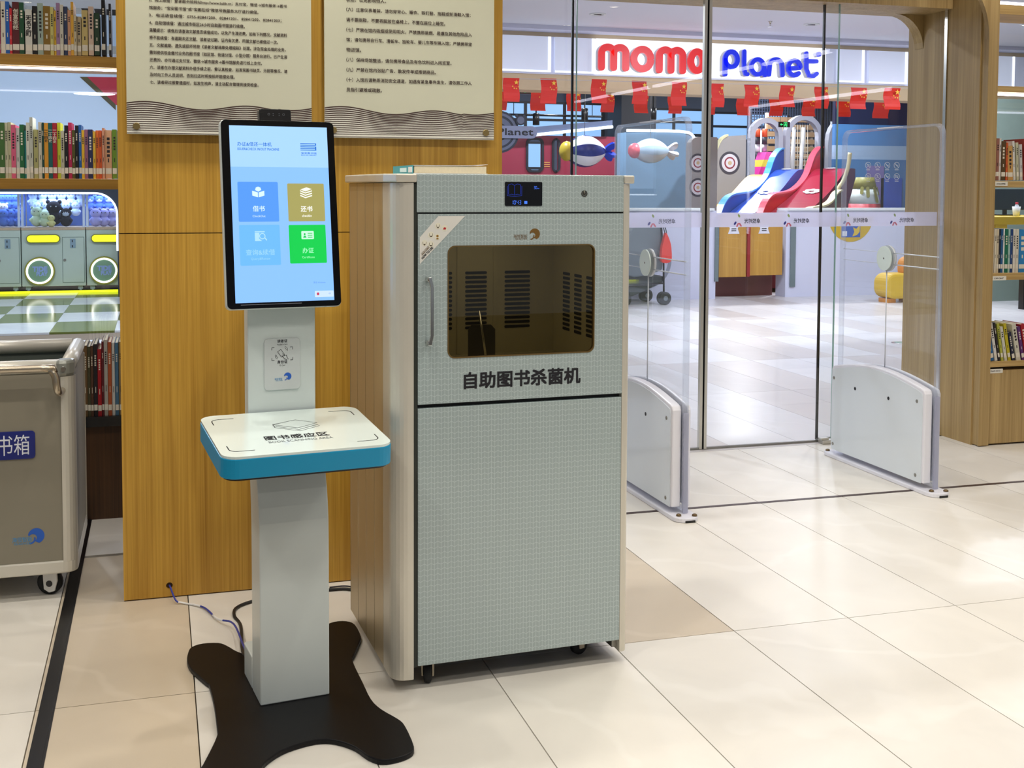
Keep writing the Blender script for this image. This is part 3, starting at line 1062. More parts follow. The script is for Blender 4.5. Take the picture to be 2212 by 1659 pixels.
ui_text("BAO'AN LIBRARY", 0.72, 0.167, NAVY, w=W_ * 0.16, h=0.0034, bold=0.01)
ui_text('借书', 0.265, 0.488, PALEU, w=W_ * 0.12, align='C', bold=0.01)
ui_text('CheckOut', 0.265, 0.520, PALEU, w=W_ * 0.13, align='C')
ui_text('还书', 0.752, 0.490, (246, 246, 238), w=W_ * 0.12, align='C', bold=0.015)
ui_text('checkIn', 0.752, 0.520, (246, 246, 238), w=W_ * 0.10, align='C', bold=0.01)
ui_text('查询&续借', 0.265, 0.735, (150, 204, 255), w=W_ * 0.29, align='C', bold=0.006)
ui_text('Query&Renew', 0.265, 0.765, (150, 204, 255), w=W_ * 0.195, align='C')
ui_text('办证', 0.750, 0.728, (160, 246, 190), w=W_ * 0.115, align='C', bold=0.01)
ui_text('Certificate', 0.750, 0.757, (160, 246, 190), w=W_ * 0.13, align='C')
ui_text('激活 Windows', 0.79, 0.902, (90, 140, 214), w=W_ * 0.125, h=0.0052)
# open book with a bowed head, stack of books, magnifier on a page, identity card
ui_poly('icon', [[(0.205, 0.37), (0.262, 0.380), (0.262, 0.408), (0.205, 0.398)], [(0.327, 0.37), (0.270, 0.380), (0.270, 0.408), (0.327, 0.398)],
                 [(0.235, 0.366), (0.243, 0.352), (0.266, 0.347), (0.289, 0.352), (0.297, 0.366), (0.266, 0.376)]], PALEU)
st = []
for k in range(3):
    v = 0.366 + 0.0135 * k
    st.append([(0.692, v), (0.745, v + 0.013), (0.815, v + 0.001), (0.815, v + 0.008), (0.745, v + 0.020), (0.692, v + 0.007)])
st.append([(0.695, 0.362), (0.76, 0.350), (0.815, 0.360), (0.747, 0.374)])
ui_poly('icon', st, (236, 238, 228))
ui_poly('icon', [[(0.215, 0.600), (0.315, 0.600), (0.315, 0.606), (0.215, 0.606)], [(0.215, 0.609), (0.262, 0.609), (0.255, 0.640), (0.285, 0.655), (0.215, 0.655)],
                 [(0.312, 0.640), (0.320, 0.636), (0.338, 0.650), (0.330, 0.654)]], (168, 214, 255))
c0 = uv(0.290, 0.628)
mon('icon_lens', G().ring(circle(c0[0], c0[1], 0.0085, 20), circle(c0[0], c0[1], 0.0062, 20), -0.0013, -0.0011, 'XZ'), glow('screen_168_214_255', (168, 214, 255), 1.0), monitor)
ui('icon_card', 0.687, 0.815, 0.602, 0.648, (196, 250, 214), -0.0011, 0.002)
ui_poly('icon', [[(0.742 + 0.01, v), (0.800, v), (0.800, v + 0.004), (0.752, v + 0.004)] for v in (0.613, 0.624, 0.635)] +
        [[(0.703, 0.640), (0.712, 0.628), (0.730, 0.628), (0.738, 0.640)], [(0.712, 0.626), (0.712, 0.614), (0.729, 0.614), (0.729, 0.626)]], (40, 190, 90), -0.0014)
ui('task_bar', 0.80, 0.995, 0.945, 0.981, (196, 218, 250), -0.0008, 0.002)
ui('task_dot', 0.82, 0.845, 0.954, 0.970, (190, 60, 90), -0.0011, 0.0025)
ui_text('中', 0.945, 0.968, (110, 150, 220), h=0.006)
# scuffed protective film line along the bottom bezel
mon('film_edge', G().box(-0.12, 0.045, -0.0004, -0.0001, 0.0115, 0.013), mat('film_grey', (120, 122, 130), 0.3), monitor)
# camera module
cm = mon('camera_module', G().prism(rrect(-0.048, 0.040, MH - 0.004, MH + 0.034, 0.005, 3), 0.012, 0.040, 'XZ'), BLACK, kiosk, bevel=0.002)
g = G()
for x in (-0.022, 0.019):
    g.ring(circle(x, MH + 0.019, 0.0032, 16), circle(x, MH + 0.019, 0.0024, 16), 0.0113, 0.0119, 'XZ')
for x in (-0.010, 0.0065):
    g.prism(circle(x, MH + 0.021, 0.0012, 8), 0.0113, 0.0119, 'XZ').prism(circle(x, MH + 0.016, 0.0012, 8), 0.0113, 0.0119, 'XZ')
mon('lens_ring', g, mat('lens_grey', (108, 112, 120), 0.3), cm)

# ------------------------------------------------------------------ book sterilizer cabinet
SA = R(2.4)
SZ = 0.039                                  # it rides on casters
ster = thing('book_sterilizer', 'tall grey-white book sterilizer cabinet with chevron-print doors and dark window', 'sterilizer', (0.637, 3.144, SZ), SA)
ster.scale = (0.972, 0.972, 0.972)
CHEV = chevron_mat('chevron_print', (160, 174, 174), (188, 201, 200))
GOLD = mat('champagne_side', (196, 178, 142), 0.38, metal=0.55, var=0.03)
RAIL = mat('champagne_rail', (214, 208, 194), 0.36, metal=0.35, var=0.02)
SD = 0.60                                    # depth
PX0, PX1 = 0.042, 0.670
# carcass behind the doors: back, sides, shelves so that the window looks into a real chamber
G().box(-0.018, 0.690, 0.585, 0.598, 0.06, 1.40).build('back_panel', GOLD, ster)
cz0, cz1 = 0.86, 1.30
G().box(-0.004, 0.68, 0.03, 0.575, 0.07, cz0 - 0.03).build('lower_housing', BLACK, ster)
G().box(-0.004, 0.68, 0.03, 0.575, cz1 + 0.02, 1.405).build('upper_housing', BLACK, ster)
LIN = mat('chamber_liner', (206, 200, 172), 0.45, metal=0.0)
liner = G().box(0.045, 0.665, 0.52, 0.57, cz0 - 0.03, cz1 + 0.02).build('chamber', LIN, ster)
G().box(0.045, 0.665, 0.035, 0.52, cz0 - 0.03, cz0 - 0.012).build('chamber_floor', LIN, liner)
G().box(0.045, 0.665, 0.035, 0.52, cz1 + 0.002, cz1 + 0.02).build('chamber_roof', LIN, liner)
G().box(0.045, 0.056, 0.035, 0.52, cz0 - 0.012, cz1).build('chamber_side', LIN, liner)
G().box(0.650, 0.665, 0.035, 0.52, cz0 - 0.012, cz1).build('chamber_side', LIN, liner)
SLOT = mat('vent_slot_dark', (12, 11, 8), 0.7)
for (x, w) in ((0.135, 0.075), (0.255, 0.075), (0.375, 0.075), (0.52, 0.09)):
    me = G().prism(rrect(-w / 2, w / 2, -0.0046, 0.0046, 0.0042, 3), -0.0015, 0, 'XZ').mesh('vent_slot')
    me.materials.append(SLOT)
    for k in range(13):
        link('vent_slot', me, liner, (x, 0.52, 0.935 + 0.0152 * k))
me = G().prism(rrect(-0.03, 0.03, -0.0046, 0.0046, 0.0042, 3), -0.0015, 0, 'YZ').mesh('vent_slot')
me.materials.append(SLOT)
for y in (0.20, 0.30, 0.40):
    for k in range(13):
        link('vent_slot', me, liner, (0.650, y, 0.935 + 0.0152 * k))
for x in (0.195, 0.315, 0.44):
    G().box(x - 0.006, x + 0.006, 0.515, 0.52, cz0 - 0.01, cz1).build('liner_rib', LIN, liner)
G().prism([(0.065, 0.0), (0.15, 0.0), (0.15, 0.10), (0.135, 0.115), (0.065, 0.115)], 0.36, 0.364, 'XZ').build('book_support', mat('smoked_bracket', (70, 66, 52), 0.3), liner, (0, 0, cz0 - 0.012))
G().prism([(0.30, 0.0), (0.39, 0.0), (0.39, 0.10), (0.375, 0.115), (0.31, 0.115), (0.30, 0.10)], 0.36, 0.364, 'XZ').build('book_support', mat('smoked_bracket', (70, 66, 52), 0.3), liner, (0, 0, cz0 - 0.012))
lamp('chamber_fill', 'AREA', (0.35, 0.25, cz1 - 0.004), 0.38, (1.0, 0.95, 0.84), liner, 0.3)  # added fill light so the chamber shows through the smoked window
G().tube([(0.345, 0.31, cz0 - 0.01), (0.330, 0.34, cz0 + 0.15)], 0.004, 8).build('page_rod', CHROME, liner)
# control panel on top
top = G().box(PX0 - 0.003, PX1 + 0.001, 0.0, 0.02, 1.329, 1.437).build('control_panel', CHEV, ster, bevel=0.002)
dsp = G().prism(rrect(0.298, 0.412, 1.347, 1.416, 0.003, 3), -0.0012, 0, 'XZ').build('display', BLACK_G, top)
LB = glow('display_blue', (70, 120, 250), 1.1)
g = G()
seg = {'1': 'bc', '0': 'abcdef', '4': 'bcfg', '3': 'abcdg'}
def digit(g, d, x, z, w, h, t=0.0011):
    P = {'a': ((x, z + h), (x + w, z + h)), 'b': ((x + w, z + h / 2), (x + w, z + h)), 'c': ((x + w, z), (x + w, z + h / 2)), 'd': ((x, z), (x + w, z)),
         'e': ((x, z), (x, z + h / 2)), 'f': ((x, z + h / 2), (x, z + h)), 'g': ((x, z + h / 2), (x + w, z + h / 2))}
    for s in seg[d]:
        a, b = Vector(P[s][0]), Vector(P[s][1])
        m_ = (b - a) * 0.12
        g.ribbon([a + m_, b - m_], t, -0.0016, -0.0013, caps=False)
for i, d in enumerate('1043'):
    digit(g, d, 0.3175 + 0.0078 * i + (0.0008 if i > 1 else 0), 0.0 + 1.3515, 0.0048, 0.0115)
digit(g, '3', 0.386, 1.396, 0.0036, 0.0075, 0.0008)
digit(g, '0', 0.3915, 1.396, 0.0036, 0.0075, 0.0008)
g.box(0.357, 0.366, -0.0016, -0.0013, 1.353, 1.361)
g.build('display_digits', LB, dsp)
text('lettering', 'min', LB, dsp, (0.3965, -0.0014, 1.396), w=0.006, h=0.003)
g = G()
for s in (-1, 1):
    ox = 0.327
    g.ribbon([(ox, 1.378), (ox + s * 0.008, 1.381), (ox + s * 0.018, 1.380), (ox + s * 0.018, 1.408), (ox + s * 0.008, 1.410), (ox, 1.406), (ox, 1.378)], 0.0011, -0.0016, -0.0013, caps=False)
    g.ribbon([(ox, 1.3745), (ox + s * 0.022, 1.3765), (ox + s * 0.022, 1.404)], 0.0011, -0.0016, -0.0013, caps=False)
g.build('display_icon', glow('display_dim_blue', (40, 66, 190), 0.6), dsp)
pb = G().ring(circle(0.544, 1.383, 0.0095, 24), circle(0.544, 1.383, 0.0068, 24), -0.0012, 0, 'XZ').prism(circle(0.544, 1.383, 0.0052, 18), -0.001, 0, 'XZ').build('power_button', mat('button_dark', (58, 54, 46), 0.4), top)
G().box(0.5434, 0.5446, -0.0016, -0.0012, 1.384, 1.393).build('power_mark', mat('button_mark', (206, 200, 180), 0.4), pb)
# door with window
dz0, dz1 = 0.7865, 1.3245
inner = rrect(0.128, 0.580, 0.914, 1.235, 0.022, 8)
ccx, ccz = 0.354, 1.07
outer = []
for (x, z) in inner:
    dx, dz = x - ccx, z - ccz
    t = min(((PX1 if dx > 0 else PX0) - ccx) / dx if abs(dx) > 1e-9 else 1e9, ((dz1 if dz > 0 else dz0) - ccz) / dz if abs(dz) > 1e-9 else 1e9)
    outer.append([ccx + dx * t, ccz + dz * t])
for c_ in ((PX0, dz0), (PX1, dz0), (PX1, dz1), (PX0, dz1)):
    i = min(range(len(inner)), key=lambda k: (outer[k][0] - c_[0]) ** 2 + (outer[k][1] - c_[1]) ** 2)
    outer[i] = list(c_)
door = G().ring(outer, inner, 0.0, 0.02, 'XZ').build('door', CHEV, ster)
i2 = rrect(0.1315, 0.5765, 0.9175, 1.2315, 0.0195, 8)
G().ring(inner, i2, -0.0012, 0.012, 'XZ').build('window_trim', mat('bronze_trim', (150, 122, 76), 0.3, metal=0.8), door)
G().prism(i2, 0.005, 0.009, 'XZ').build('window_pane', glass('smoked_glass', (0.60, 0.55, 0.42), 1.2), door)
hx = 0.073
hnd = G().prism([(hx - 0.009, 1.148), (hx + 0.002, 1.148), (hx + 0.0075, 1.120), (hx + 0.0075, 0.985), (hx + 0.002, 0.958), (hx - 0.009, 0.958), (hx - 0.0015, 0.985), (hx - 0.0015, 1.12)], -0.028, -0.022, 'XZ')
hnd.box(hx - 0.009, hx + 0.0, -0.022, 0.0, 1.136, 1.148).box(hx - 0.009, hx + 0.0, -0.022, 0.0, 0.958, 0.970)
hnd.build('handle', CHROME, door, bevel=0.001)
EMBG = mat('emblem_bronze', (128, 96, 46), 0.4, metal=0.3)
swirl('emblem', EMBG, door, 0.390, -0.0004, 1.266, 0.016)
text('lettering', '海恒智能', EMBG, door, (0.325, -0.0005, 1.255), w=0.042, h=0.010)
text('lettering', 'SEAEVER', EMBG, door, (0.330, -0.0005, 1.250), w=0.037, h=0.0042)
text('lettering', '自助图书杀菌机', INK, door, (0.178, -0.0005, 0.825), w=0.357, h=0.046, bold=0.03)
stk = G().prism([(0.047, 1.184), (0.047, 1.259), (0.101, 1.3185), (0.179, 1.3185)], -0.0009, 0, 'XZ').build('how_to_sticker', mat('sticker_white', (226, 224, 216), 0.35), door)
dirn = math.atan2(1.3185 - 1.184, 0.179 - 0.047)
def st_text(b, x, z, w, h, bold=0.0, m=INK, ang=dirn):
    text('lettering', b, m, stk, (x, -0.0013, z), w=w, h=h, rot=(R(90), -ang, 0), bold=bold)
st_text('HOW TO USE', 0.0555, 1.1975, 0.044, 0.0062, 0.03)
BRN = mat('sticker_brown', (120, 92, 52), 0.6)
st_text('自助图书杀菌机', 0.0545, 1.2085, 0.030, 0.0042, 0.01, BRN)
st_text('BOOK STERILIZER', 0.0530, 1.2130, 0.030, 0.003, 0.0, BRN)
pc = [(0.0605, 1.243), (0.079, 1.240), (0.0795, 1.266), (0.098, 1.2605), (0.0995, 1.291), (0.119, 1.285)]
for i, (x, z) in enumerate(pc):
    c_ = G().prism(circle(x, z, 0.0088, 18), -0.0013, -0.0009, 'XZ').build('step_disc', mat('step_disc_cream', (232, 228, 208), 0.5), stk)
    pg = G()
    if i == 5:
        pg.prism([(x - 0.005, z - 0.004), (x + 0.003, z - 0.0045), (x + 0.0045, z + 0.001), (x - 0.002, z + 0.002)], -0.0016, -0.0013, 'XZ')
        pg.build('step_picture', mat('step_red', (186, 40, 44), 0.5), c_)
    elif i == 3:
        pg.prism(circle(x, z + 0.002, 0.0035, 12), -0.0016, -0.0013, 'XZ').box(x - 0.003, x + 0.003, -0.0016, -0.0013, z - 0.007, z - 0.003)
        pg.build('step_picture', mat('step_amber', (150, 112, 40), 0.5), c_)
    else:
        pg.ribbon([(x - 0.0045, z + 0.004), (x - 0.0045, z - 0.003), (x + 0.0045, z - 0.003), (x + 0.0045, z + 0.004)], 0.001, -0.0016, -0.0013, caps=False)
        pg.box(x - 0.002, x + 0.002, -0.0016, -0.0013, z - 0.006, z - 0.003)
        pg.build('step_picture', mat('step_brown', (70, 54, 40), 0.5), c_)
# lower door
G().box(PX0, PX1, 0.0, 0.02, 0.033, 0.775).build('lower_door', CHEV, ster, bevel=0.0015)
for (za, zb_) in ((0.0335, 0.83), (1.305, 1.43)):
    G().box(PX0, PX1, 0.0205, 0.03, za, zb_).build('door_gasket', BLACK, ster)
G().box(0.030, 0.0415, 0.004, 0.03, 0.03, 1.41).build('hinge_gap', mat('dark_gap', (46, 50, 44), 0.6), ster)
# champagne corner rails and ribbed sides
def rail_poly(s):
    """rounded corner column in plan: s = -1 left, +1 right"""
    pts = [(0.0, 0.0), (0.018, 0.0)] + [(0.018 + 0.043 * math.sin(R(a)), 0.045 - 0.045 * math.cos(R(a))) for a in range(15, 91, 15)] + [(0.061, 0.12), (0.0, 0.12)]
    return [((0.030 - x) if s < 0 else (0.6705 + x * 0.52), y) for (x, y) in pts]
for s, nm in ((-1, 'left'), (1, 'right')):
    G().prism(rail_poly(s), -0.004, 1.412, 'XY', sm=False).build('corner_rail', RAIL, ster, bevel=0.001)
for s in (-1, 1):
    x = -0.031 if s < 0 else 0.703
    w = 0.118
    for k in range(4):
        y0 = 0.122 + k * 0.1195
        G().box(min(x, x - s * 0.012), max(x, x - s * 0.012), y0, y0 + w, -0.002, 1.412).build('side_panel', GOLD, ster, bevel=0.002)
        G().box(min(x + s * 0.0008, x - s * 0.008), max(x + s * 0.0008, x - s * 0.008), y0 + w + 0.0002, y0 + w + 0.0013, 0.0, 1.411).build('groove_highlight', CHROME, ster)  # highlight along each groove, put in as a thin bright strip
    # moulded top cap
    if s < 0:
        G().prism([(-0.046, 0.05), (-0.020, -0.004), (0.0385, -0.004), (0.0385, 0.605), (-0.046, 0.605)], 1.413, 1.437, 'XY').build('top_cap', RAIL, ster, bevel=0.004)
    else:
        G().prism([(0.6715, -0.004), (0.704, -0.004), (0.712, 0.05), (0.712, 0.605), (0.6715, 0.605)], 1.413, 1.437, 'XY').build('top_cap', RAIL, ster, bevel=0.004)
G().box(0.0386, 0.6714, 0.0205, 0.60, 1.41, 1.432).build('top_board', WHITE, ster)
# casters
CASTER = mat('caster_beige', (196, 180, 156), 0.5)


def caster(parent, x, y, rz, R_=0.030, w=0.022, m=CASTER, cover=True):
    f = G().box(-0.016, 0.016, -0.02, 0.02, 2 * R_ + 0.004, 2 * R_ + 0.012)
    for s in (-1, 1):
        f.prism([(-0.012, 2 * R_ + 0.006), (0.014, 2 * R_ + 0.006), (0.012, R_ * 0.7), (-0.006, R_ * 0.7)], s * (w / 2 + 0.002), s * (w / 2 + 0.007), 'XZ')
    c = f.build('caster', m, parent, (x, y, -SZ / 0.972), (0, 0, rz), bevel=0.001)
    G().lathe([(R_ * 0.75, -w / 2), (R_, -w / 2 + 0.003), (R_, w / 2 - 0.003), (R_ * 0.75, w / 2)], (0.004, 0, R_), 'Y', 20).build('wheel', RUBBER, c)
    return c


G().box(0.02, 0.66, 0.03, 0.58, 0.0325, 0.0695).build('base_board', BLACK, ster)
caster(ster, 0.085, 0.052, R(70))
caster(ster, 0.58, 0.11, R(20))
caster(ster, 0.075, 0.53, R(40))
caster(ster, 0.60, 0.53, R(120))
G().box(0.655, 0.6695, 0.022, 0.08, 0.004, 0.032).build('stop_bracket', STEEL, ster)

# paperback lying on the sterilizer
bk = thing('paperback_book', 'thick paperback with a teal spine lying on top of the book sterilizer', 'book', (0.637, 3.144, SZ), SA)
bk.scale = (0.972, 0.972, 0.972)
bx0, bx1, by0, by1, bz = 0.045, 0.265, 0.06, 0.30, 1.4375
G().box(bx0 + 0.002, bx1 - 0.003, by0 + 0.002, by1 - 0.003, bz + 0.0022, bz + 0.0225).build('pages', mat('aged_pages', (214, 200, 170), 0.9, scale=160, var=0.12), bk)
cv = mat('paperback_cover', (226, 226, 222), 0.45)
G().box(bx0 - 0.001, bx1, by0, by1, bz, bz + 0.0018).build('cover', cv, bk)
g = G()
pts = [(bx0 - 0.001, 0.0245), (bx0 + 0.06, 0.0245), (bx0 + 0.15, 0.0252), (bx1 - 0.02, 0.0262), (bx1 + 0.001, 0.0285)]
g.prism([(p[0], p[1] + bz) for p in pts] + [(p[0], p[1] + bz - 0.0012) for p in reversed(pts)], by0, by1, 'XZ').build('cover', cv, bk)
sp = G().box(bx0 - 0.003, bx0 - 0.0012, by0, by1, bz, bz + 0.0245).build('spine', mat('teal_spine', (60, 160, 172), 0.45), bk)
G().box(bx0 - 0.0036, bx0 - 0.0031, by0 + 0.004, by0 + 0.05, bz + 0.004, bz + 0.020).build('spine_label', mat('label_white', (232, 232, 228), 0.6), sp)
G().box(bx0 - 0.0036, bx0 - 0.0031, by0 + 0.07, by0 + 0.15, bz + 0.006, bz + 0.018).build('spine_title', mat('spine_title_white', (214, 236, 238), 0.6), sp)

# ------------------------------------------------------------------ cables
BLUEC = mat('blue_cable', (44, 58, 150), 0.45)
p0 = Vector((hole.x, WALL_Y + 0.004, hole.z))
km = kiosk.matrix_basis
kc = Matrix.Translation(kiosk.location) @ Matrix.Rotation(KA, 4, 'Z')
pts = [p0, p0 + Vector((0.004, -0.02, -0.004)), Vector((hole.x + 0.02, WALL_Y - 0.07, 0.012)), atZ(398, 1303, 0.004), atZ(440, 1312, 0.006), atZ(470, 1337, 0.01), atZ(505, 1348, 0.03), kc @ Vector((-0.09, 0.20, 0.085)), kc @ Vector((-0.05, 0.16, 0.080))]
tc_ = thing('network_cable', 'thin blue network cable from the hole in the wood wall to the kiosk', 'cable', (hole.x, WALL_Y, 0))
sm_ = smooth([tuple(p - tc_.location) for p in pts], 6, closed=False)
G().tube(sm_, 0.0030, 8).build('cable', BLUEC, tc_)
G().tube(sm_[14:24], 0.0036, 8).build('tape_wrap', mat('white_tape', (226, 224, 222), 0.6), tc_)
G().tube(sm_[28:33], 0.0036, 8).build('tape_wrap', mat('white_tape', (226, 224, 222), 0.6), tc_)
zz = 0.006
pts = [kc @ Vector((-0.06, 0.17, 0.10)), kc @ Vector((-0.085, 0.28, 0.05)), atZ(520, 1352, zz), atZ(506, 1330, zz), atZ(512, 1312, zz), atZ(552, 1297, zz), atZ(640, 1278, zz), atZ(710, 1274, zz), atZ(745, 1272, zz), atZ(776, 1277, zz), atZ(830, 1290, zz)]
tag(G().tube(smooth([tuple(p) for p in pts], 6, closed=False), 0.0052, 8).build('power_cable', mat('black_cable', (18, 18, 20), 0.5)),
    'black power cable curving over the floor between kiosk and sterilizer', 'cable')
pts = [atZ(712, 1269, zz), atZ(745, 1266, zz), atZ(775, 1271, zz), atZ(835, 1285, zz)]
G().tube(smooth([tuple(p) for p in pts], 5, closed=False), 0.0028, 6).build('thin_power_cable', mat('dark_blue_cable', (24, 26, 44), 0.5))
tag(bpy.data.objects['thin_power_cable'], 'thin dark cable lying behind the thicker black power cable', 'cable')

# ------------------------------------------------------------------ returns cart
CY = 4.20
def cp(px, py, Y=CY):
    return atY(px, py, Y)
cxr = cp(166, 1100).x                 # right-hand outer edge
czb = cp(120, 1212).z
czt = cp(120, 795).z
cart = thing('book_return_cart', 'grey book return cart with rounded aluminium frame and blue sign', 'cart', (cxr - 0.36, CY, 0))
ox = cxr - 0.36
cw, cdp = 0.72, 0.62
CGREY = mat('cart_taupe_panel', (138, 132, 116), 0.45, var=0.03)
CRAIL = mat('cart_cream_rail', (212, 208, 196), 0.35, metal=0.25, var=0.02)
pr = 0.045
G().box(-0.36 + pr, 0.36 - pr, 0.004, 0.012, czb, czt - 0.02).build('front_panel', CGREY, cart)
G().box(0.36 - 0.012, 0.36 - 0.004, pr, cdp - pr, czb, czt - 0.02).build('side_panel', CGREY, cart)
G().box(-0.36 + 0.004, -0.36 + 0.012, pr, cdp - pr, czb, czt - 0.02).build('side_panel', CGREY, cart)
G().box(-0.36 + pr, 0.36 - pr, cdp - 0.012, cdp - 0.004, czb, czt - 0.02).build('back_panel', CGREY, cart)
G().box(-0.34, 0.34, 0.02, cdp - 0.02, czb + 0.42, czb + 0.43).build('spring_floor', mat('cart_dark_floor', (70, 78, 74), 0.6), cart)
# inner lining
LNG = mat('cart_lining', (108, 116, 108), 0.5)
for (a, b, c_, d) in ((-0.33, 0.33, cdp - 0.026, cdp - 0.02), (-0.33, 0.33, 0.02, 0.026), (0.332, 0.338, 0.03, cdp - 0.03), (-0.338, -0.332, 0.03, cdp - 0.03)):
    G().box(a, b, c_, d, czb + 0.43, czt - 0.02).build('lining', LNG, cart)
# corner posts (quarter-round), bottom frame, top rails
for sx in (-1, 1):
    for (y, sy) in ((0.0, 1), (cdp, -1)):
        pts = [(sx * (0.36 - pr), y)] + [(sx * (0.36 - pr + pr * math.sin(R(a))), y + sy * (pr - pr * math.cos(R(a)))) for a in range(15, 91, 15)] + [(sx * (0.36 - pr), y + sy * pr)]
        G().prism(pts, czb - 0.005, czt - 0.03, 'XY').build('corner_post', CRAIL, cart)
G().prism(rrect(-0.36, 0.36, 0.0, cdp, pr, 5), czb - 0.045, czb, 'XY').build('bottom_frame', CRAIL, cart, bevel=0.006)
tr = 0.026
for (y, nm) in ((tr, 'f'), (cdp - tr, 'b')):
    G().tube([(-0.36 + 0.03, y, czt), (0.36 - 0.045, y, czt)], tr, 12).build('top_rail', CRAIL, cart)
for sx in (-1, 1):
    G().tube([(sx * (0.36 - tr), 0.045, czt), (sx * (0.36 - tr), cdp - 0.02, czt)], tr, 12).build('top_rail', CRAIL, cart)
    cc = G().prism([(sx * 0.300, -0.003), (sx * 0.335, -0.003), (sx * 0.357, 0.02), (sx * 0.361, 0.06), (sx * 0.300, 0.06)], czt - 0.032, czt + 0.026, 'XY').build('corner_cap', mat('cart_corner_grey', (158, 160, 152), 0.35, metal=0.4), cart, bevel=0.012)
    G().lathe([(0.008, -0.008), (0.008, 0.0)], (sx * 0.325, 0, czt - 0.004), 'Y', 14).build('bolt', CHROME, cc)
hz = cp(60, 797, CY - 0.07).z
hxr = cp(122, 800, CY - 0.07).x - ox
hp = [(hxr - 0.60, -0.07, hz), (hxr - 0.05, -0.07, hz), (hxr - 0.018, -0.07, hz - 0.008), (hxr - 0.004, -0.07, hz - 0.03), (hxr, -0.07, hz - 0.062), (hxr + 0.004, -0.06, hz - 0.082), (hxr + 0.008, -0.03, hz - 0.088), (hxr + 0.010, 0.006, hz - 0.088)]
G().tube(smooth(hp, 4, closed=False), 0.0125, 12).build('handle', mat('handle_nickel', (196, 184, 164), 0.25, metal=0.9), cart)
sx0, sx1, sz0, sz1 = cp(-55, 960).x - ox, cp(76, 960).x - ox, cp(40, 992).z, cp(40, 932).z
sg = G().prism(rrect(sx0, sx1, sz0, sz1, 0.012, 4), -0.0005, 0.0035, 'XZ').build('sign_plate', mat('sign_navy', (24, 36, 120), 0.35), cart)
text('lettering', '还书箱', mat('sign_white', (232, 236, 244), 0.5), sg, (cp(-44, 980).x - ox, -0.0009, sz0 + 0.014), w=cp(64, 980).x - cp(-44, 980).x, h=0.068)
e = cp(78, 1158)
swirl('emblem', EMB, cart, e.x - ox, 0.003, e.z, 0.026)
text('lettering', '海恒智能', EMB2, cart, (e.x - ox - 0.075, 0.0025, e.z - 0.018), w=0.062, h=0.017)
text('lettering', 'SEAEVER', EMB2, cart, (e.x - ox - 0.070, 0.0025, e.z - 0.027), w=0.055, h=0.007)
CWH = mat('caster_white', (222, 220, 216), 0.35)
for sx in (-1, 1):
    for y in (0.07, cdp - 0.08):
        R_ = 0.042
        f = G()
        for s in (-1, 1):
            f.prism(circle(0, R_, 0.030, 16) if False else [(-0.022, 2 * R_ + 0.012), (0.028, 2 * R_ + 0.012), (0.030, R_ + 0.01), (0.020, R_ - 0.026), (0.0, R_ - 0.032), (-0.018, R_ - 0.02), (-0.020, R_ + 0.01)], s * 0.016, s * 0.024, 'XZ')
        f.box(-0.03, 0.034, -0.026, 0.026, 2 * R_ + 0.01, czb - 0.046)
        fo = f.build('caster', CWH, cart, (sx * 0.27, y, 0), (0, 0, R(-18)), bevel=0.003)
        G().lathe([(R_ * 0.8, -0.013), (R_, -0.009), (R_, 0.009), (R_ * 0.8, 0.013)], (-0.004, 0, R_), 'Y', 22).build('wheel', RUBBER, fo)
        G().lathe([(0.011, -0.0255), (0.011, 0.0255)], (0.002, 0, R_), 'Y', 16).build('hub', BLACK, fo)
        G().prism([(-0.055, 2 * R_ - 0.028), (-0.024, 2 * R_ - 0.012), (-0.024, 2 * R_ + 0.004), (-0.05, 2 * R_ - 0.004)], -0.018, 0.018, 'XZ').build('brake_pedal', mat('pedal_grey', (84, 86, 84), 0.5), fo)

# ------------------------------------------------------------------ security gates
GATEW = mat('gate_white_panel', (216, 224, 230), 0.22, var=0.01, coat=0.3)
GATEF = mat('gate_white_frame', (228, 228, 236), 0.3, var=0.01)
DISC = mat('gate_disc', (222, 236, 232), 0.35)
WIRE = mat('gate_wire', (224, 228, 234), 0.3)


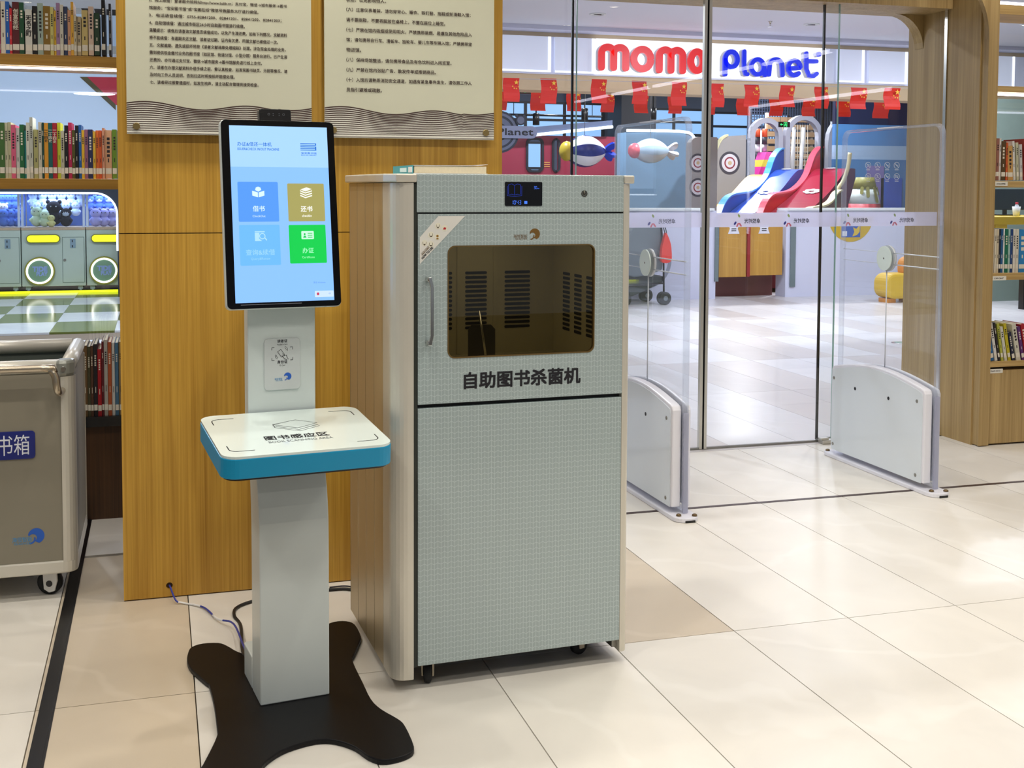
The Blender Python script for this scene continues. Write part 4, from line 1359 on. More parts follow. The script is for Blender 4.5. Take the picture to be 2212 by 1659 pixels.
def security_gate(label, X, yn, yf):
    """clear acrylic antenna on a white foot; local y runs from the near end (0) to the far end (L)"""
    L = yf - yn
    t = thing('security_gate', label, 'security gate', (X, yn, 0), 0, 'security gates at the doorway')
    H = 1.70
    sh = rrect(0.0, L, 0.03, H, (0, 0, 0.05, 0.05), 5)
    ac = G().prism(sh, 0.010, 0.032, 'YZ').build('acrylic_panel', ACRYL, t)
    shi = rrect(0.012, L - 0.012, 0.042, H - 0.012, (0, 0, 0.04, 0.04), 5)
    G().ring(sh, shi, 0.0085, 0.0335, 'YZ').build('rim', glass('acrylic_rim', (0.95, 0.97, 0.98), 1.0, haze=0.16), ac)
    G().box(0.008, 0.034, L * 0.40, L * 0.62, H - 0.004, H + 0.001).build('top_insert', GATEF, ac)
    # round disc with two arms to the near edge and one wire down
    dy, dz, dr = L * 0.51, 1.062, 0.060
    G().lathe([(dr, 0.0), (dr, 0.006)], (0.002, dy, dz), 'X', 32).build('disc', DISC, ac)
    G().lathe([(0.0045, -0.0015), (0.0045, 0.0)], (0.002, dy, dz), 'X', 10).build('disc_screw', STEEL, ac)
    G().lathe([(dr * 1.06, 0.0), (dr * 1.06, 0.012)], (0.0205, dy, dz), 'X', 32).build('disc_back', WIRE, ac)
    for dzz in (0.028, -0.028):
        G().tube([(0.021, dy - dr * 0.85, dz + dzz), (0.021, 0.014, dz + dzz)], 0.0028, 6).build('antenna_wire', WIRE, ac)
        G().tube([(0.021, dy + dr * 0.85, dz + dzz), (0.021, L - 0.014, dz + dzz)], 0.0014, 6).build('antenna_wire', WIRE, ac)
    G().tube([(0.021, dy, dz - dr), (0.021, dy, 0.50)], 0.003, 6).build('antenna_wire', WIRE, ac)
    # white skirts: arched top, lower at the near end
    def arch(off):
        return [(0.016 + off, 0.045), (L - 0.012 - off, 0.045), (L - 0.012 - off, 0.462 - off), (L - 0.020 - off, 0.480 - off)] + \
               [(L - 0.035 - off - (L - 0.085 - 2 * off) * k / 12.0, 0.485 - off + 0.045 * math.sin(math.pi * k / 12.0)) for k in range(0, 13)] + [(0.024 + off, 0.478 - off), (0.016 + off, 0.460 - off)]
    for (xa, xb, xs) in ((-0.034, 0.008, -1), (0.034, 0.052, 1)):
        sk = G().prism(arch(0.0), xa, xb, 'YZ').build('skirt', GATEF, t, bevel=0.006)
        if xs < 0:
            G().prism(arch(0.014), xa - 0.0035, xa - 0.0001, 'YZ').build('skirt_panel', GATEW, sk)
            for (y, z, r_) in ((0.07, 0.075, 0.0085), (0.07, 0.42, 0.0085), (L - 0.04, 0.075, 0.0085), (L - 0.04, 0.42, 0.0085)):
                G().lathe([(r_ * 0.7, -0.003), (r_, -0.0015), (r_, 0.0)], (xa - 0.0036, y, z), 'X', 12).build('screw', STEEL, sk)
            for (y, z) in ((L * 0.36, 0.395), (L * 0.71, 0.395)):
                G().lathe([(0.0085, -0.001), (0.0085, 0.0)], (xa - 0.0036, y, z), 'X', 12).build('indicator_hole', INK, sk)
    ft = G().prism([(p[1], p[0]) for p in rrect(-0.075, L + 0.06, -0.048, 0.064, 0.05, 6)], 0.0, 0.020, 'XY').build('foot_plate', GATEF, t, bevel=0.004)
    G().box(-0.01, 0.035, -0.0755, -0.072, 0.001, 0.010).build('cable_slot', BLACK, ft)
    BOLT = mat('bolt_bronze', (112, 92, 62), 0.4, metal=0.7)
    for (x, y) in ((-0.020, -0.028), (0.045, -0.045), (-0.020, L + 0.035)):
        G().lathe([(0.012, 0.0), (0.011, 0.006), (0.006, 0.009)], (x, y, 0.0202), 'Z', 8).build('bolt', BOLT, ft)
    # translucent channel at the near end
    G().box(0.010, 0.032, -0.006, 0.006, 0.022, 0.45).build('cable_channel', glass('frosted_channel', (0.7, 0.72, 0.76), 0.6, haze=0.4), ft)
    return t


security_gate('clear acrylic security gate on white foot, next to the book sterilizer', 2.11, 4.525, 5.34)
security_gate('clear acrylic security gate on white foot, next to the pale oak pillar', 3.395, 4.58, 5.39)
# ------------------------------------------------------------------ left bookcase (open, seen beside the wood wall)
LY = 5.16                                   # front of the boards
LD = 0.30
bcx0, bcx1 = -1.35, 0.10
lshelf = thing('open_bookcase', 'honey oak open bookcase standing behind the wood wall', 'bookcase', (-0.6, LY, 0))
def lz(py, px=120):
    return atY(px, py, LY).z
zb0 = lz(905)                               # top of the plinth
G().box(bcx0 + 0.6, bcx1 + 0.6, 0.02, LD, 0.0, zb0 - 0.045).build('plinth', W_DARK, lshelf)
G().box(bcx0 + 0.6, bcx1 + 0.6, 0.0, LD, zb0 - 0.042, zb0).build('shelf_board', mat('black_shelf', (22, 22, 24), 0.25), lshelf)
boards = [(386, 409), (119, 143), (-190, -166)]
for (a, b) in boards:
    G().box(bcx0 + 0.6, bcx1 + 0.6, 0.0, LD, lz(b), lz(a)).build('shelf_board', W_WALL_H, lshelf, bevel=0.0015)
for x in (bcx0, bcx1):
    G().box(x + 0.6 - 0.02, x + 0.6 + 0.02, 0.0, LD, 0, 2.45).build('upright', W_WALL, lshelf)
for py in (143, ):
    s_ = G().box(bcx0 + 0.62, bcx1 + 0.58, 0.012, 0.026, lz(149.5), lz(145.5)).build('led_strip', LED, lshelf)
lamp('shelf_glow', 'AREA', (0.3, 0.06, lz(153)), 3, (0.9, 0.93, 1.0), lshelf, 0.2)

LABEL_W = mat('call_label', (226, 220, 204), 0.7)
PAGES = mat('book_pages', (228, 220, 198), 0.9, var=0.08, scale=90)


def cover_mat(rgb):
    return mat('cover_%d_%d_%d' % rgb, rgb, 0.45, var=0.05)


def book(x0, x1, y, z0, z1, depth, rgb, label, group, title=None, marks=True, sticker=True, tilt=0.0, tcol=None):
    """upright book, spine towards -y"""
    w, h = x1 - x0, z1 - z0
    t = thing('book', label, 'book', (x0, y, z0), 0, group)
    if tilt:
        t.rotation_euler = (0, tilt, 0)
    m = cover_mat(rgb)
    c = min(0.0022, w * 0.18)
    G().prism([(0.0004, 0), (w - 0.0004, 0), (w - 0.0004, depth), (w - c, depth), (w - c, c), (c, c), (c, depth), (0.0004, depth)], 0, h, 'XY').build('cover', m, t)
    G().box(c + 0.0002, w - c - 0.0002, c + 0.0002, depth - 0.004, 0.002, h - 0.003).build('pages', PAGES, t)
    if sticker:
        G().box(w * 0.06, w * 0.94, -0.0005, 0, h * 0.10, h * 0.10 + 0.024).build('call_label', LABEL_W, t)
    lum = 0.3 * rgb[0] + 0.6 * rgb[1] + 0.1 * rgb[2]
    tm = mat('title_dark', (40, 36, 40), 0.6) if lum > 110 else mat('title_light', (224, 216, 196), 0.6)
    if title:
        n = len(title)
        s = min(w * 0.72, h * 0.55 / n)
        for i, ch in enumerate(title):
            text('title_character', ch, tcol or tm, t, (w / 2, -0.0007, h * 0.88 - (i + 1) * s * 1.12), h=s, align='C', bold=0.02)
    elif marks and w > 0.008:
        k = 3 + int((x0 * 977) % 4)
        g = G()
        for i in range(k):
            s = w * 0.4
            zz_ = h * 0.85 - i * s * 1.6
            g.box(w / 2 - s / 2, w / 2 + s / 2, -0.0006, 0, zz_ - s, zz_)
        g.box(w * 0.42, w * 0.58, -0.0006, 0, h * 0.34, h * 0.42)
        tag(g.build('spine_marks', tm, t), kind='stuff')
    return t


def row(specs, y, pyb, scale, px0, py0, depth, where, group):
    zb = atY(px0 + 60, pyb, y).z if False else None
    for i, (a, b, top, name, rgb, title) in enumerate(specs):
        pa, pb_, pt = px0 + a / scale, px0 + b / scale, py0 + top / scale
        A = atY(pa, pyb, y)
        B = atY(pb_, pyb, y)
        T = atY((pa + pb_) / 2, pt, y)
        prv = specs[i - 1][3] if i else None
        nxt = specs[i + 1][3] if i + 1 < len(specs) else None
        if title:
            lab = '%s book with large characters on its spine, %s' % (name, where)
        elif prv and nxt:
            lab = '%s book between %s and %s books, %s' % (name, prv, nxt, where)
        else:
            lab = '%s book at the row end beside a %s book, %s' % (name, prv or nxt, where)
        book(A.x, B.x, y + random.uniform(0, 0.006), A.z + 0.0005, T.z, depth * random.uniform(0.85, 1.0), rgb, lab, group, title)


row1 = [(-40, 6, 0, 'rose', (200, 70, 110), None), (8, 50, 10, 'cream', (222, 214, 196), None), (50, 85, 12, 'bright blue', (28, 92, 176), None), (85, 108, 70, 'red', (206, 40, 52), None),
        (108, 168, 15, 'maroon', (92, 28, 34), '创富圣经'), (168, 210, 20, 'forest green', (28, 78, 48), None), (218, 278, 80, 'white', (214, 212, 202), '无名之町'), (278, 322, 50, 'black', (26, 24, 24), None),
        (322, 372, 25, 'pale teal', (160, 178, 166), None), (372, 432, 50, 'mustard brown', (136, 104, 34), None), (432, 462, 60, 'pale yellow', (206, 196, 116), None), (462, 482, 90, 'golden', (220, 176, 48), None),
        (482, 515, 25, 'lilac', (158, 124, 158), None), (515, 545, 40, 'ivory', (210, 204, 186), None), (545, 580, 55, 'navy', (50, 60, 92), None), (580, 607, 85, 'salmon', (206, 150, 116), None),
        (607, 632, 15, 'orange', (226, 170, 60), None), (632, 657, 130, 'sand', (204, 190, 156), None), (657, 695, 140, 'beige', (182, 164, 128), None), (699, 752, 85, 'straw', (208, 186, 120), None),
        (757, 802, 55, 'blush', (216, 190, 168), None), (806, 852, 110, 'bottle green', (40, 66, 44), None), (868, 902, -2, 'tall black', (20, 20, 24), None), (930, 952, 30, 'charcoal', (40, 38, 44), None)]
row(row1, LY + 0.03, 119.5, 3.95, 0, 0, 0.17, 'upper honey-oak shelf', 'books on the upper shelf of the open bookcase')
row2 = [(-42, -2, 1050, 'grey', (150, 150, 146), None), (0, 45, 1045, 'leaf green', (70, 108, 52), None), (45, 70, 1045, 'cream', (206, 202, 172), None), (70, 100, 1042, 'pale olive', (190, 188, 150), None), (100, 140, 1065, 'pink', (216, 96, 128), None),
        (140, 172, 1090, 'white', (206, 206, 200), None), (172, 210, 1062, 'emerald', (36, 104, 60), None), (210, 228, 1115, 'teal', (40, 130, 124), None), (228, 258, 1045, 'ivory', (212, 212, 196), None),
        (258, 287, 1000, 'tall light grey', (190, 192, 178), None), (290, 330, 1105, 'khaki', (172, 168, 110), None), (332, 362, 1042, 'off-white', (204, 200, 180), None), (363, 381, 1045, 'deep green', (24, 66, 58), None),
        (382, 417, 1048, 'amber', (214, 148, 44), '二十四史'), (417, 453, 1048, 'dark teal', (22, 92, 90), '二十四史'), (453, 491, 1048, 'crimson', (166, 30, 46), '二十四史'), (492, 522, 1045, 'lime', (196, 204, 52), None),
        (522, 553, 1115, 'stone', (186, 182, 158), None), (554, 585, 1070, 'black', (22, 22, 24), None), (586, 618, 1045, 'magenta', (186, 40, 84), None), (618, 645, 1110, 'dark olive', (84, 80, 30), None),
        (645, 672, 1070, 'jet black', (26, 24, 26), None), (674, 700, 1065, 'royal blue', (34, 92, 160), None), (700, 725, 1110, 'yellow', (226, 178, 46), None), (725, 755, 1105, 'mauve', (150, 96, 118), None),
        (755, 795, 1105, 'navy', (44, 48, 84), None), (796, 820, 1120, 'gold', (222, 176, 60), None), (820, 845, 1112, 'orange', (222, 112, 48), None), (845, 872, 1112, 'red-orange', (206, 88, 40), None),
        (874, 897, 1092, 'salmon', (216, 152, 122), None), (898, 957, 1110, 'broad peach', (222, 168, 128), None), (960, 1000, 1105, 'grass green', (112, 146, 50), None)]
row(row2, LY + 0.03, 386.5, 3.95, 0, 0, 0.17, 'middle honey-oak shelf', 'books on the middle shelf of the open bookcase')
row3 = [(452, 478, 150, 'olive', (92, 86, 52), None), (478, 500, 140, 'umber', (74, 54, 34), None), (502, 526, 130, 'bronze', (110, 82, 46), None), (527, 545, 135, 'moss', (70, 66, 40), None), (546, 562, 130, 'brown', (84, 54, 36), None),
        (563, 586, 120, 'black', (34, 28, 32), None), (587, 610, 150, 'scarlet', (170, 24, 34), None), (611, 625, 105, 'maroon', (100, 30, 36), None), (626, 648, 95, 'grey-white', (176, 170, 160), None),
        (649, 671, 108, 'rust', (176, 84, 44), None), (672, 690, 112, 'white', (206, 204, 198), None), (691, 712, 112, 'steel blue', (74, 112, 140), None), (714, 736, 108, 'tan', (150, 124, 84), None)]
row(row3, LY + 0.02, 903, 2.767, 0, 700, 0.23, 'low black shelf behind cart', 'picture books on the low shelf')

# ------------------------------------------------------------------ right bookcase (pale oak) with end panel
RY = 5.36
rsx = atY(2122, 700, RY).x - 0.005
rb = thing('oak_bookcase', 'pale oak bookcase by the doorway with thick rounded end panel', 'bookcase', (rsx, RY, 0))
def rz(py, px=2180):
    return atY(px, py, RY).z
EP = 0.065
G().box(0.004, EP - 0.002, 0.012, 0.395, 0.006, 2.9).build('end_panel', W_PALE, rb)
G().box(0.0, EP, 0.0, 0.012, 0.004, 2.9).build('front_edging', W_PALE, rb, bevel=0.002)
BW = 1.5
zpl = rz(788)
G().box(EP, EP + BW, 0.012, 0.28, 0.01, zpl - 0.03).build('plinth', W_PALE, rb)
def rboard(a, b, y1=0.28):
    return G().box(EP, EP + BW, 0.003, y1, rz(b), rz(a)).build('shelf_board', W_PALE_H, rb, bevel=0.0015)
zz_ = rboard(781, 792)
rboard(590, 605)
rboard(391, 405)
rboard(186, 199)
rboard(10, 31)
for (a, b) in ((201, 206), (3, 8)):
    G().box(EP + 0.01, EP + BW, 0.015, 0.03, rz(b), rz(a)).build('led_strip', LED, rb)
# curved bracket between end panel and the top board, towards the doorway
arc = [(0.0, 0.0), (-0.14, 0.0)] + [(-0.14 + 0.14 * math.sin(R(a)), -0.26 + 0.26 * math.cos(R(a))) for a in range(0, 91, 10)]
G().prism([(x, z + rz(-20)) for (x, z) in arc], 0.0, 0.03, 'XZ').build('corner_bracket', W_PALE, rb)
for (py, body, px0_, px1_) in ((397, 'A752-B986', 2146, 2177), (601.5, 'C49-D647', 2141, 2174), (803, 'D647-F273', 2136, 2169)):
    a, b = atY(px0_, py, RY), atY(px1_, py, RY)
    cdp_ = 0.0
    yy = 0.0021 if py < 700 else 0.0115
    sg_ = G().prism(rrect(a.x - rsx, b.x - rsx, a.z - 0.0115, a.z + 0.0115, 0.002, 2), yy - 0.0012, yy, 'XZ').build('range_label', mat('range_label_white', (230, 226, 214), 0.6), rb)
    text('lettering', body, INK, sg_, (a.x - rsx + 0.02, yy - 0.0015, a.z - 0.004), w=(b.x - a.x) * 0.62, h=0.008, bold=0.02)
    G().prism(circle(a.x - rsx + 0.008, a.z, 0.004, 8), yy - 0.0015, yy - 0.0012, 'XZ').build('label_mark', mat('label_brown', (140, 84, 40), 0.6), sg_)


# tall lit bookcase along the side wall, mirrored in the door glass
sb = thing('lit_bookcase', 'tall pale oak bookcase with white light lines along its edges by the side wall', 'bookcase', (5.0, 2.0, 0))
for y in (0.0, 1.08, 2.16):
    G().box(0.012, 0.36, y, y + 0.04, 0, 2.2).build('upright', W_PALE, sb)
for z in (0.06, 1.25, 1.65, 2.10):
    G().box(0.012, 0.35, 0.041, 1.079, z, z + 0.035).build('shelf_board', W_PALE, sb)
    G().box(0.012, 0.35, 1.121, 2.159, z, z + 0.035).build('shelf_board', W_PALE, sb)
G().box(0.0, 0.011, 0.0, 2.2, 2.10, 2.125).build('led_strip', LED, sb)
G().box(0.0, 0.011, 0.0, 0.02, 1.0, 2.099).build('led_strip', LED, sb)


def rrow(specs, pyb, where, group, depth=0.17):
    y = RY + 0.03
    for i, (a, b, top, name, rgb, tilt) in enumerate(specs):
        A, B, T = atY(a, pyb, y), atY(b, pyb, y), atY(b, top, y)
        prv = specs[i - 1][3] if i else None
        nxt = specs[i + 1][3] if i + 1 < len(specs) else None
        lab = '%s book between %s and %s books, %s' % (name, prv, nxt, where) if prv and nxt else '%s book at the row end beside a %s book, %s' % (name, prv or nxt, where)
        hh = (T.z - A.z) / math.cos(R(tilt)) if tilt else T.z - A.z
        book(A.x, B.x, y, A.z + 0.0008, A.z + hh, depth, rgb, lab, group, None, True, True, -R(tilt) * 1.0)


rrow([(2148.5, 2151, 302, 'dark red', (120, 40, 40), 0), (2151, 2157, 299, 'rose brown', (150, 100, 84), 0), (2157, 2161, 299, 'white', (222, 214, 206), 0), (2162, 2171, 305, 'dark brown', (88, 66, 34), 0), (2172, 2176, 308, 'orange', (206, 92, 44), 0),
      (2177, 2188, 315, 'caramel', (198, 154, 88), 2), (2189, 2194, 305, 'black and white', (214, 212, 206), 4), (2196, 2201, 308, 'pale green', (190, 188, 158), 3), (2203, 2209, 312, 'light grey', (196, 194, 190), 3), (2211, 2224, 300, 'brick red', (150, 44, 36), 0)],
     390, 'upper pale-oak shelf', 'books on the upper shelf of the oak bookcase')
rrow([(2142, 2146, 496, 'ivory', (222, 214, 196), 0), (2147, 2151, 495, 'cream', (226, 218, 196), 0), (2151.5, 2156, 495, 'buff', (214, 200, 170), 0), (2156.5, 2160, 495, 'black', (34, 40, 52), 0), (2160.5, 2165, 495, 'blue', (40, 92, 140), 0), (2165.5, 2168.5, 494, 'white', (226, 230, 228), 0),
      (2169, 2176, 495, 'green', (26, 110, 84), 0), (2176.5, 2180.5, 495, 'pale mint', (166, 200, 190), 0), (2181, 2186, 495, 'navy', (36, 66, 120), 0), (2187, 2192, 495, 'off-white', (218, 214, 204), 0), (2192.5, 2199, 495, 'bone', (214, 208, 192), 0), (2199.5, 2215, 496, 'broad sky blue', (44, 128, 190), 0)],
     590, 'middle pale-oak shelf', 'books on the middle shelf of the oak bookcase')
rrow([(2139, 2147, 715, 'blue', (38, 104, 160), 10), (2149, 2155, 698, 'white', (216, 214, 208), 11), (2157, 2161, 697, 'black', (44, 40, 44), 11), (2163, 2168, 699, 'lime', (176, 178, 70), 10), (2170, 2176, 706, 'pale grey', (204, 202, 186), 11), (2178, 2184, 699, 'mustard', (190, 176, 40), 11),
      (2187, 2193, 718, 'dark navy', (36, 40, 62), 12), (2196, 2205, 700, 'cream', (206, 202, 184), 11), (2208, 2214, 706, 'violet', (92, 48, 110), 12), (2216, 2224, 700, 'red', (166, 32, 44), 12)],
     780.5, 'lowest pale-oak shelf', 'leaning books on the lowest shelf of the oak bookcase')
# ------------------------------------------------------------------ play shop across the corridor
FY = 13.20                                   # front of its fascia
LAV = mat('lavender_white_wall', (214, 216, 236), 0.5, var=0.015)
BEIGE = mat('beige_fascia', (214, 190, 152), 0.5, var=0.03)
fz = lambda py, px=1600: atY(px, py, FY).z
fx = lambda px, py=150: atY(px, py, FY).x
shop = struct(G().box(fx(900), fx(2400), FY + 0.02, FY + 0.4, fz(207), MALL_Z).build('wall_shop', BEIGE))
G().box(fx(900), fx(2400), FY + 0.0, FY + 0.019, fz(174), fz(97)).build('fascia_band', mat('fascia_panel', (214, 218, 238), 0.5, var=0.01, emit=0.12), shop)
cor = G().box(fx(900), fx(2400), FY - 0.25, FY + 0.02, fz(88), fz(77)).build('cornice', LAV, shop)
added_uplight_bar = G().box(fx(900), fx(2400), FY - 0.20, FY - 0.12, fz(77) + 0.001, fz(77) + 0.008).build('added_uplight_strip', glow('added_uplight_glow', (228, 230, 255), 2.0), cor)  # glowing strip added on the cornice to brighten the ceiling
for k in range(3):
    ld = bpy.data.lights.new('added_uplight', 'AREA')  # added area light aimed up at the corridor ceiling
    ld.shape, ld.size, ld.size_y, ld.energy, ld.color = 'RECTANGLE', 3.2, 0.1, 15, (0.88, 0.88, 1.0)
    lo = bpy.data.objects.new('added_uplight', ld)
    col.objects.link(lo)
    lo.parent = cor
    lo.location = (fx(1180) + 3.3 * k, FY - 0.2, fz(77) + 0.02)
    lo.rotation_euler = (R(115), 0, 0)
LBX = glow('lightbox_white', (245, 246, 255), 1.25)
EDGE = glow('lightbox_edge', (240, 244, 255), 1.4)
for (a, b) in ((1040, 1187), (1196, 1281), (1806, 1862), (1872, 1955), (1965, 2030), (2150, 2186)):
    x0, x1 = fx(a), fx(b)
    p_ = G().box(x0, x1, FY - 0.05, FY - 0.001, fz(171), fz(98)).build('fascia_box', mat('fascia_box_lit', (224, 230, 248), 0.5, var=0.01, emit=0.28), shop)
    G().box(x1 - 0.035, x1, FY - 0.055, FY - 0.0505, fz(171), fz(98)).build('lit_edge', EDGE, p_)
    G().box(x0, x1 - 0.036, FY - 0.055, FY - 0.0505, fz(171), fz(171) + 0.02).build('lit_edge', EDGE, p_)
sign = thing('shop_sign', 'white lit sign box with raised red and blue letters reading momo Planet', 'sign', (fx(1283), FY, fz(168)))
so = sign.location
G().box(0, fx(1776) - so.x, -0.08, -0.002, fz(171) - so.z, fz(98) - so.z).build('light_box', LBX, sign)


def letter(name, strokes, px0, px1, py0, py1, w, m, depth=0.03):
    """strokes in a 0..1 box mapped on to a pixel rectangle of the fascia plane"""
    Yl = FY - 0.19
    a, b = atY(px0, py1, Yl), atY(px1, py0, Yl)
    g = G()
    for si, s in enumerate(strokes):
        pts = [(a.x + (b.x - a.x) * p[0] - so.x, a.z + (b.z - a.z) * p[1] - so.z) for p in s]
        g.ribbon(pts, w, Yl - so.y - 0.002 * si, Yl + depth - so.y, caps=not (len(s) == 27))
    o = g.build(name, m, sign)
    g = G()
    for s in strokes:
        pts = [(a.x + (b.x - a.x) * p[0] - so.x, a.z + (b.z - a.z) * p[1] - so.z) for p in s]
        g.ribbon(pts, w * 0.98, Yl + depth + 0.001 - so.y, Yl + depth + 0.07 - so.y)
    g.build('letter_side', mat('letter_side_grey', (196, 196, 206), 0.4), o)
    return o


def arcp(cx, cy, rx, ry, a0, a1, n=14):
    return [(cx + rx * math.cos(R(a0 + (a1 - a0) * i / n)), cy + ry * math.sin(R(a0 + (a1 - a0) * i / n))) for i in range(n + 1)]


RED_L = mat('letter_red', (232, 44, 52), 0.3, emit=0.35, ecol=(255, 40, 40))
BLU_L = mat('letter_blue', (24, 50, 220), 0.3, emit=0.35, ecol=(10, 40, 255))
Mst = [[(0.0, 0.0), (0.0, 0.72)] + arcp(0.25, 0.72, 0.25, 0.28, 180, 0) + [(0.5, 0.0)], [(0.5, 0.72)] + arcp(0.75, 0.72, 0.25, 0.28, 180, 0) + [(1.0, 0.0)]]
Ost = [arcp(0.5, 0.5, 0.5, 0.5, 0, 360, 26)]
lw = 0.082
for (st_, a, b, c_, d) in ((Mst, 1300, 1353, 103, 145), (Ost, 1370, 1407, 107, 148), (Mst, 1425, 1476, 109, 151), (Ost, 1493, 1520, 112, 152)):
    letter('letter', st_, a, b, c_, d, lw, RED_L)
lb = 0.060
letter('letter', [[(0.0, 0.0), (0.0, 0.7)] + arcp(0.5, 0.66, 0.5, 0.34, 180, -172, 18)], 1567, 1594, 112, 160, lb, BLU_L)
letter('letter', [[(0.0, 1.0), (0.05, 0.2), (0.5, 0.0), (1.0, 0.0)]], 1608, 1616, 111, 160, lb * 0.85, BLU_L)
letter('letter', [arcp(0.45, 0.5, 0.45, 0.48, 0, 360, 22), [(0.9, 0.6), (0.98, 0.0)]], 1624, 1654, 128, 161, lb * 0.9, BLU_L)
letter('letter', [[(0.0, 0.0), (0.05, 0.6)] + arcp(0.5, 0.6, 0.45, 0.38, 180, 0) + [(1.0, 0.0)]], 1662, 1692, 128, 161, lb * 0.9, BLU_L)
letter('letter', [[(0.1, 0.45), (0.95, 0.52)] + arcp(0.5, 0.5, 0.48, 0.48, 5, 315)], 1703, 1731, 130, 163, lb * 0.9, BLU_L)
letter('letter', [[(0.0, 1.0), (0.05, 0.3), (0.3, 0.02), (0.7, 0.0), (1.0, 0.12)], [(-0.02, 0.66), (0.95, 0.66)]], 1742, 1766, 116, 164, lb * 0.85, BLU_L)
letter('letter', [[(0.45, 0.5), (0.55, 0.5)]], 1766, 1774, 113, 121, 0.062, BLU_L)

# mall ceiling fittings
for (px, py) in ((1291, 30), (1753, 52)):
    p = atZ(px, py, MALL_Z)
    t = thing('ceiling_spotlight', 'round recessed spotlight in the corridor ceiling, in front of the shop sign', 'ceiling lamp', p, 0, 'recessed spotlights before the sign')
    G().lathe([(0.09, 0.0), (0.09, -0.008), (0.065, -0.012), (0.065, -0.002)], n=20).build('rim', WHITE, t)
    G().box(-0.04, 0.04, -0.012, 0.012, -0.012, -0.004).build('lamp_bar', BLACK, t)
p = atZ(1664, 46, MALL_Z)
spk = G().lathe([(0.028, 0.0), (0.012, -0.01), (0.008, -0.05), (0.012, -0.055), (0.03, -0.058), (0.03, -0.062)], n=12).build('fire_sprinkler', CHROME, None, p)
tag(spk, 'small chrome fire sprinkler hanging from the corridor ceiling', 'sprinkler')

# low front wall with gates
WY = SHOP_Y
wz = lambda py, px=1600: atY(px, py, WY).z
wx = lambda px, py=560: atY(px, py, WY).x
wtop = wz(455)
lw_ = struct(G().box(wx(1000), wx(1546), WY, WY + 0.25, 0.0, wtop).build('wall_low', LAV))
G().box(wx(1697), wx(2330), WY, WY + 0.25, 0.0, wtop).build('wall_section', LAV, lw_)
G().box(wx(1000), wx(1540), WY - 0.03, WY + 0.27, wtop + 0.001, wtop + 0.03).build('wall_coping', WHITE, lw_)
G().box(wx(1700), wx(2330), WY - 0.03, WY + 0.27, wtop + 0.001, wtop + 0.03).build('wall_coping', WHITE, lw_)
for (a, b, lo) in ((1543, 1551, 607), (1706, 1717, 622)):
    G().box(wx(a), wx(b), WY - 0.02, WY - 0.001, wz(lo), wz(470)).build('wall_post', mat('post_green_grey', (112, 126, 128), 0.5), lw_)
OCH = wood('ochre_gate_board', (176, 128, 50), (206, 158, 72), rough=0.5)
for (a, b, lo, lab, i) in ((1554.5, 1614, 598.5, 'ochre wooden half-gate hung left of the red post', 0), (1621, 1692, 596, 'ochre wooden half-gate hung right of the red post', 1)):
    t = thing('half_gate', lab, 'gate', (wx(a), WY, 0))
    w = wx(b) - wx(a)
    G().box(0, w, 0.02, 0.06, wz(lo), wz(462)).build('board', OCH, t, bevel=0.006)
    cx_ = w * (0.52 if i == 0 else 0.42)
    s_ = G().prism([(cx_ - 0.08, wz(505)), (cx_ + 0.08, wz(505)), (cx_ + 0.055, wz(494)), (cx_ + 0.075, wz(486)), (cx_ - 0.075, wz(486)), (cx_ - 0.055, wz(494))], 0.016, 0.0195, 'XZ').build('notice_card', mat('card_white', (226, 226, 236), 0.5), t)
    g = G()
    for k in range(2):
        g.box(cx_ - 0.034, cx_ + 0.034, 0.0145, 0.0155, wz(494.5 + 4 * k) - 0.006, wz(494.5 + 4 * k) + 0.006)
    g.build('card_print', INK, s_)
tag(G().box(wx(1614.5), wx(1620.5), WY + 0.0, WY + 0.08, wz(598), wz(462)).build('gate_post', mat('gate_red', (150, 30, 36), 0.45)), 'dark red post between the two ochre half-gates', 'post')
# dark opening behind the gates
tag(G().box(wx(1551), wx(1694), WY + 0.30, WY + 0.35, 0.0, wz(470)).build('shoe_cabinet', mat('cabinet_maroon', (112, 64, 62), 0.4)), 'dark red-brown cabinet showing below the ochre gates', 'cabinet')
# print on the wall: grey ring, yellow disc with poster
rc = atY(1393, 562, WY)
tag(G().ring(circle(0, 0, 0.36, 40), circle(0, 0, 0.315, 40), -0.004, -0.0005, 'XZ').build('wall_ring', mat('ring_grey', (150, 154, 170), 0.5), None, (rc.x, WY, rc.z)), 'large grey ring painted on the low wall behind the stroller', 'wall print')
yc = atY(1838, 468, WY)
yd = tag(G().prism(circle(0, 0, 0.33, 36, 180, 360), -0.006, -0.0008, 'XZ').build('wall_disc', mat('disc_yellow', (206, 172, 50), 0.5), None, (yc.x, WY, yc.z)), 'half yellow disc on the low wall with a blue poster', 'wall print')
G().box(-0.14, 0.14, -0.009, -0.0062, -0.27, -0.10).build('poster', mat('poster_blue', (60, 96, 176), 0.5), yd)
G().prism([(0.02, -0.26), (0.05, -0.2), (0.03, -0.14), (0.08, -0.16), (0.13, -0.11), (0.13, -0.2), (0.09, -0.24)], -0.0115, -0.0092, 'XZ').build('poster_burst', mat('poster_yellow', (222, 190, 70), 0.5), yd)
G().box(-0.13, -0.06, -0.0115, -0.0092, -0.255, -0.19).build('poster_panel', mat('poster_white', (224, 226, 234), 0.5), yd)

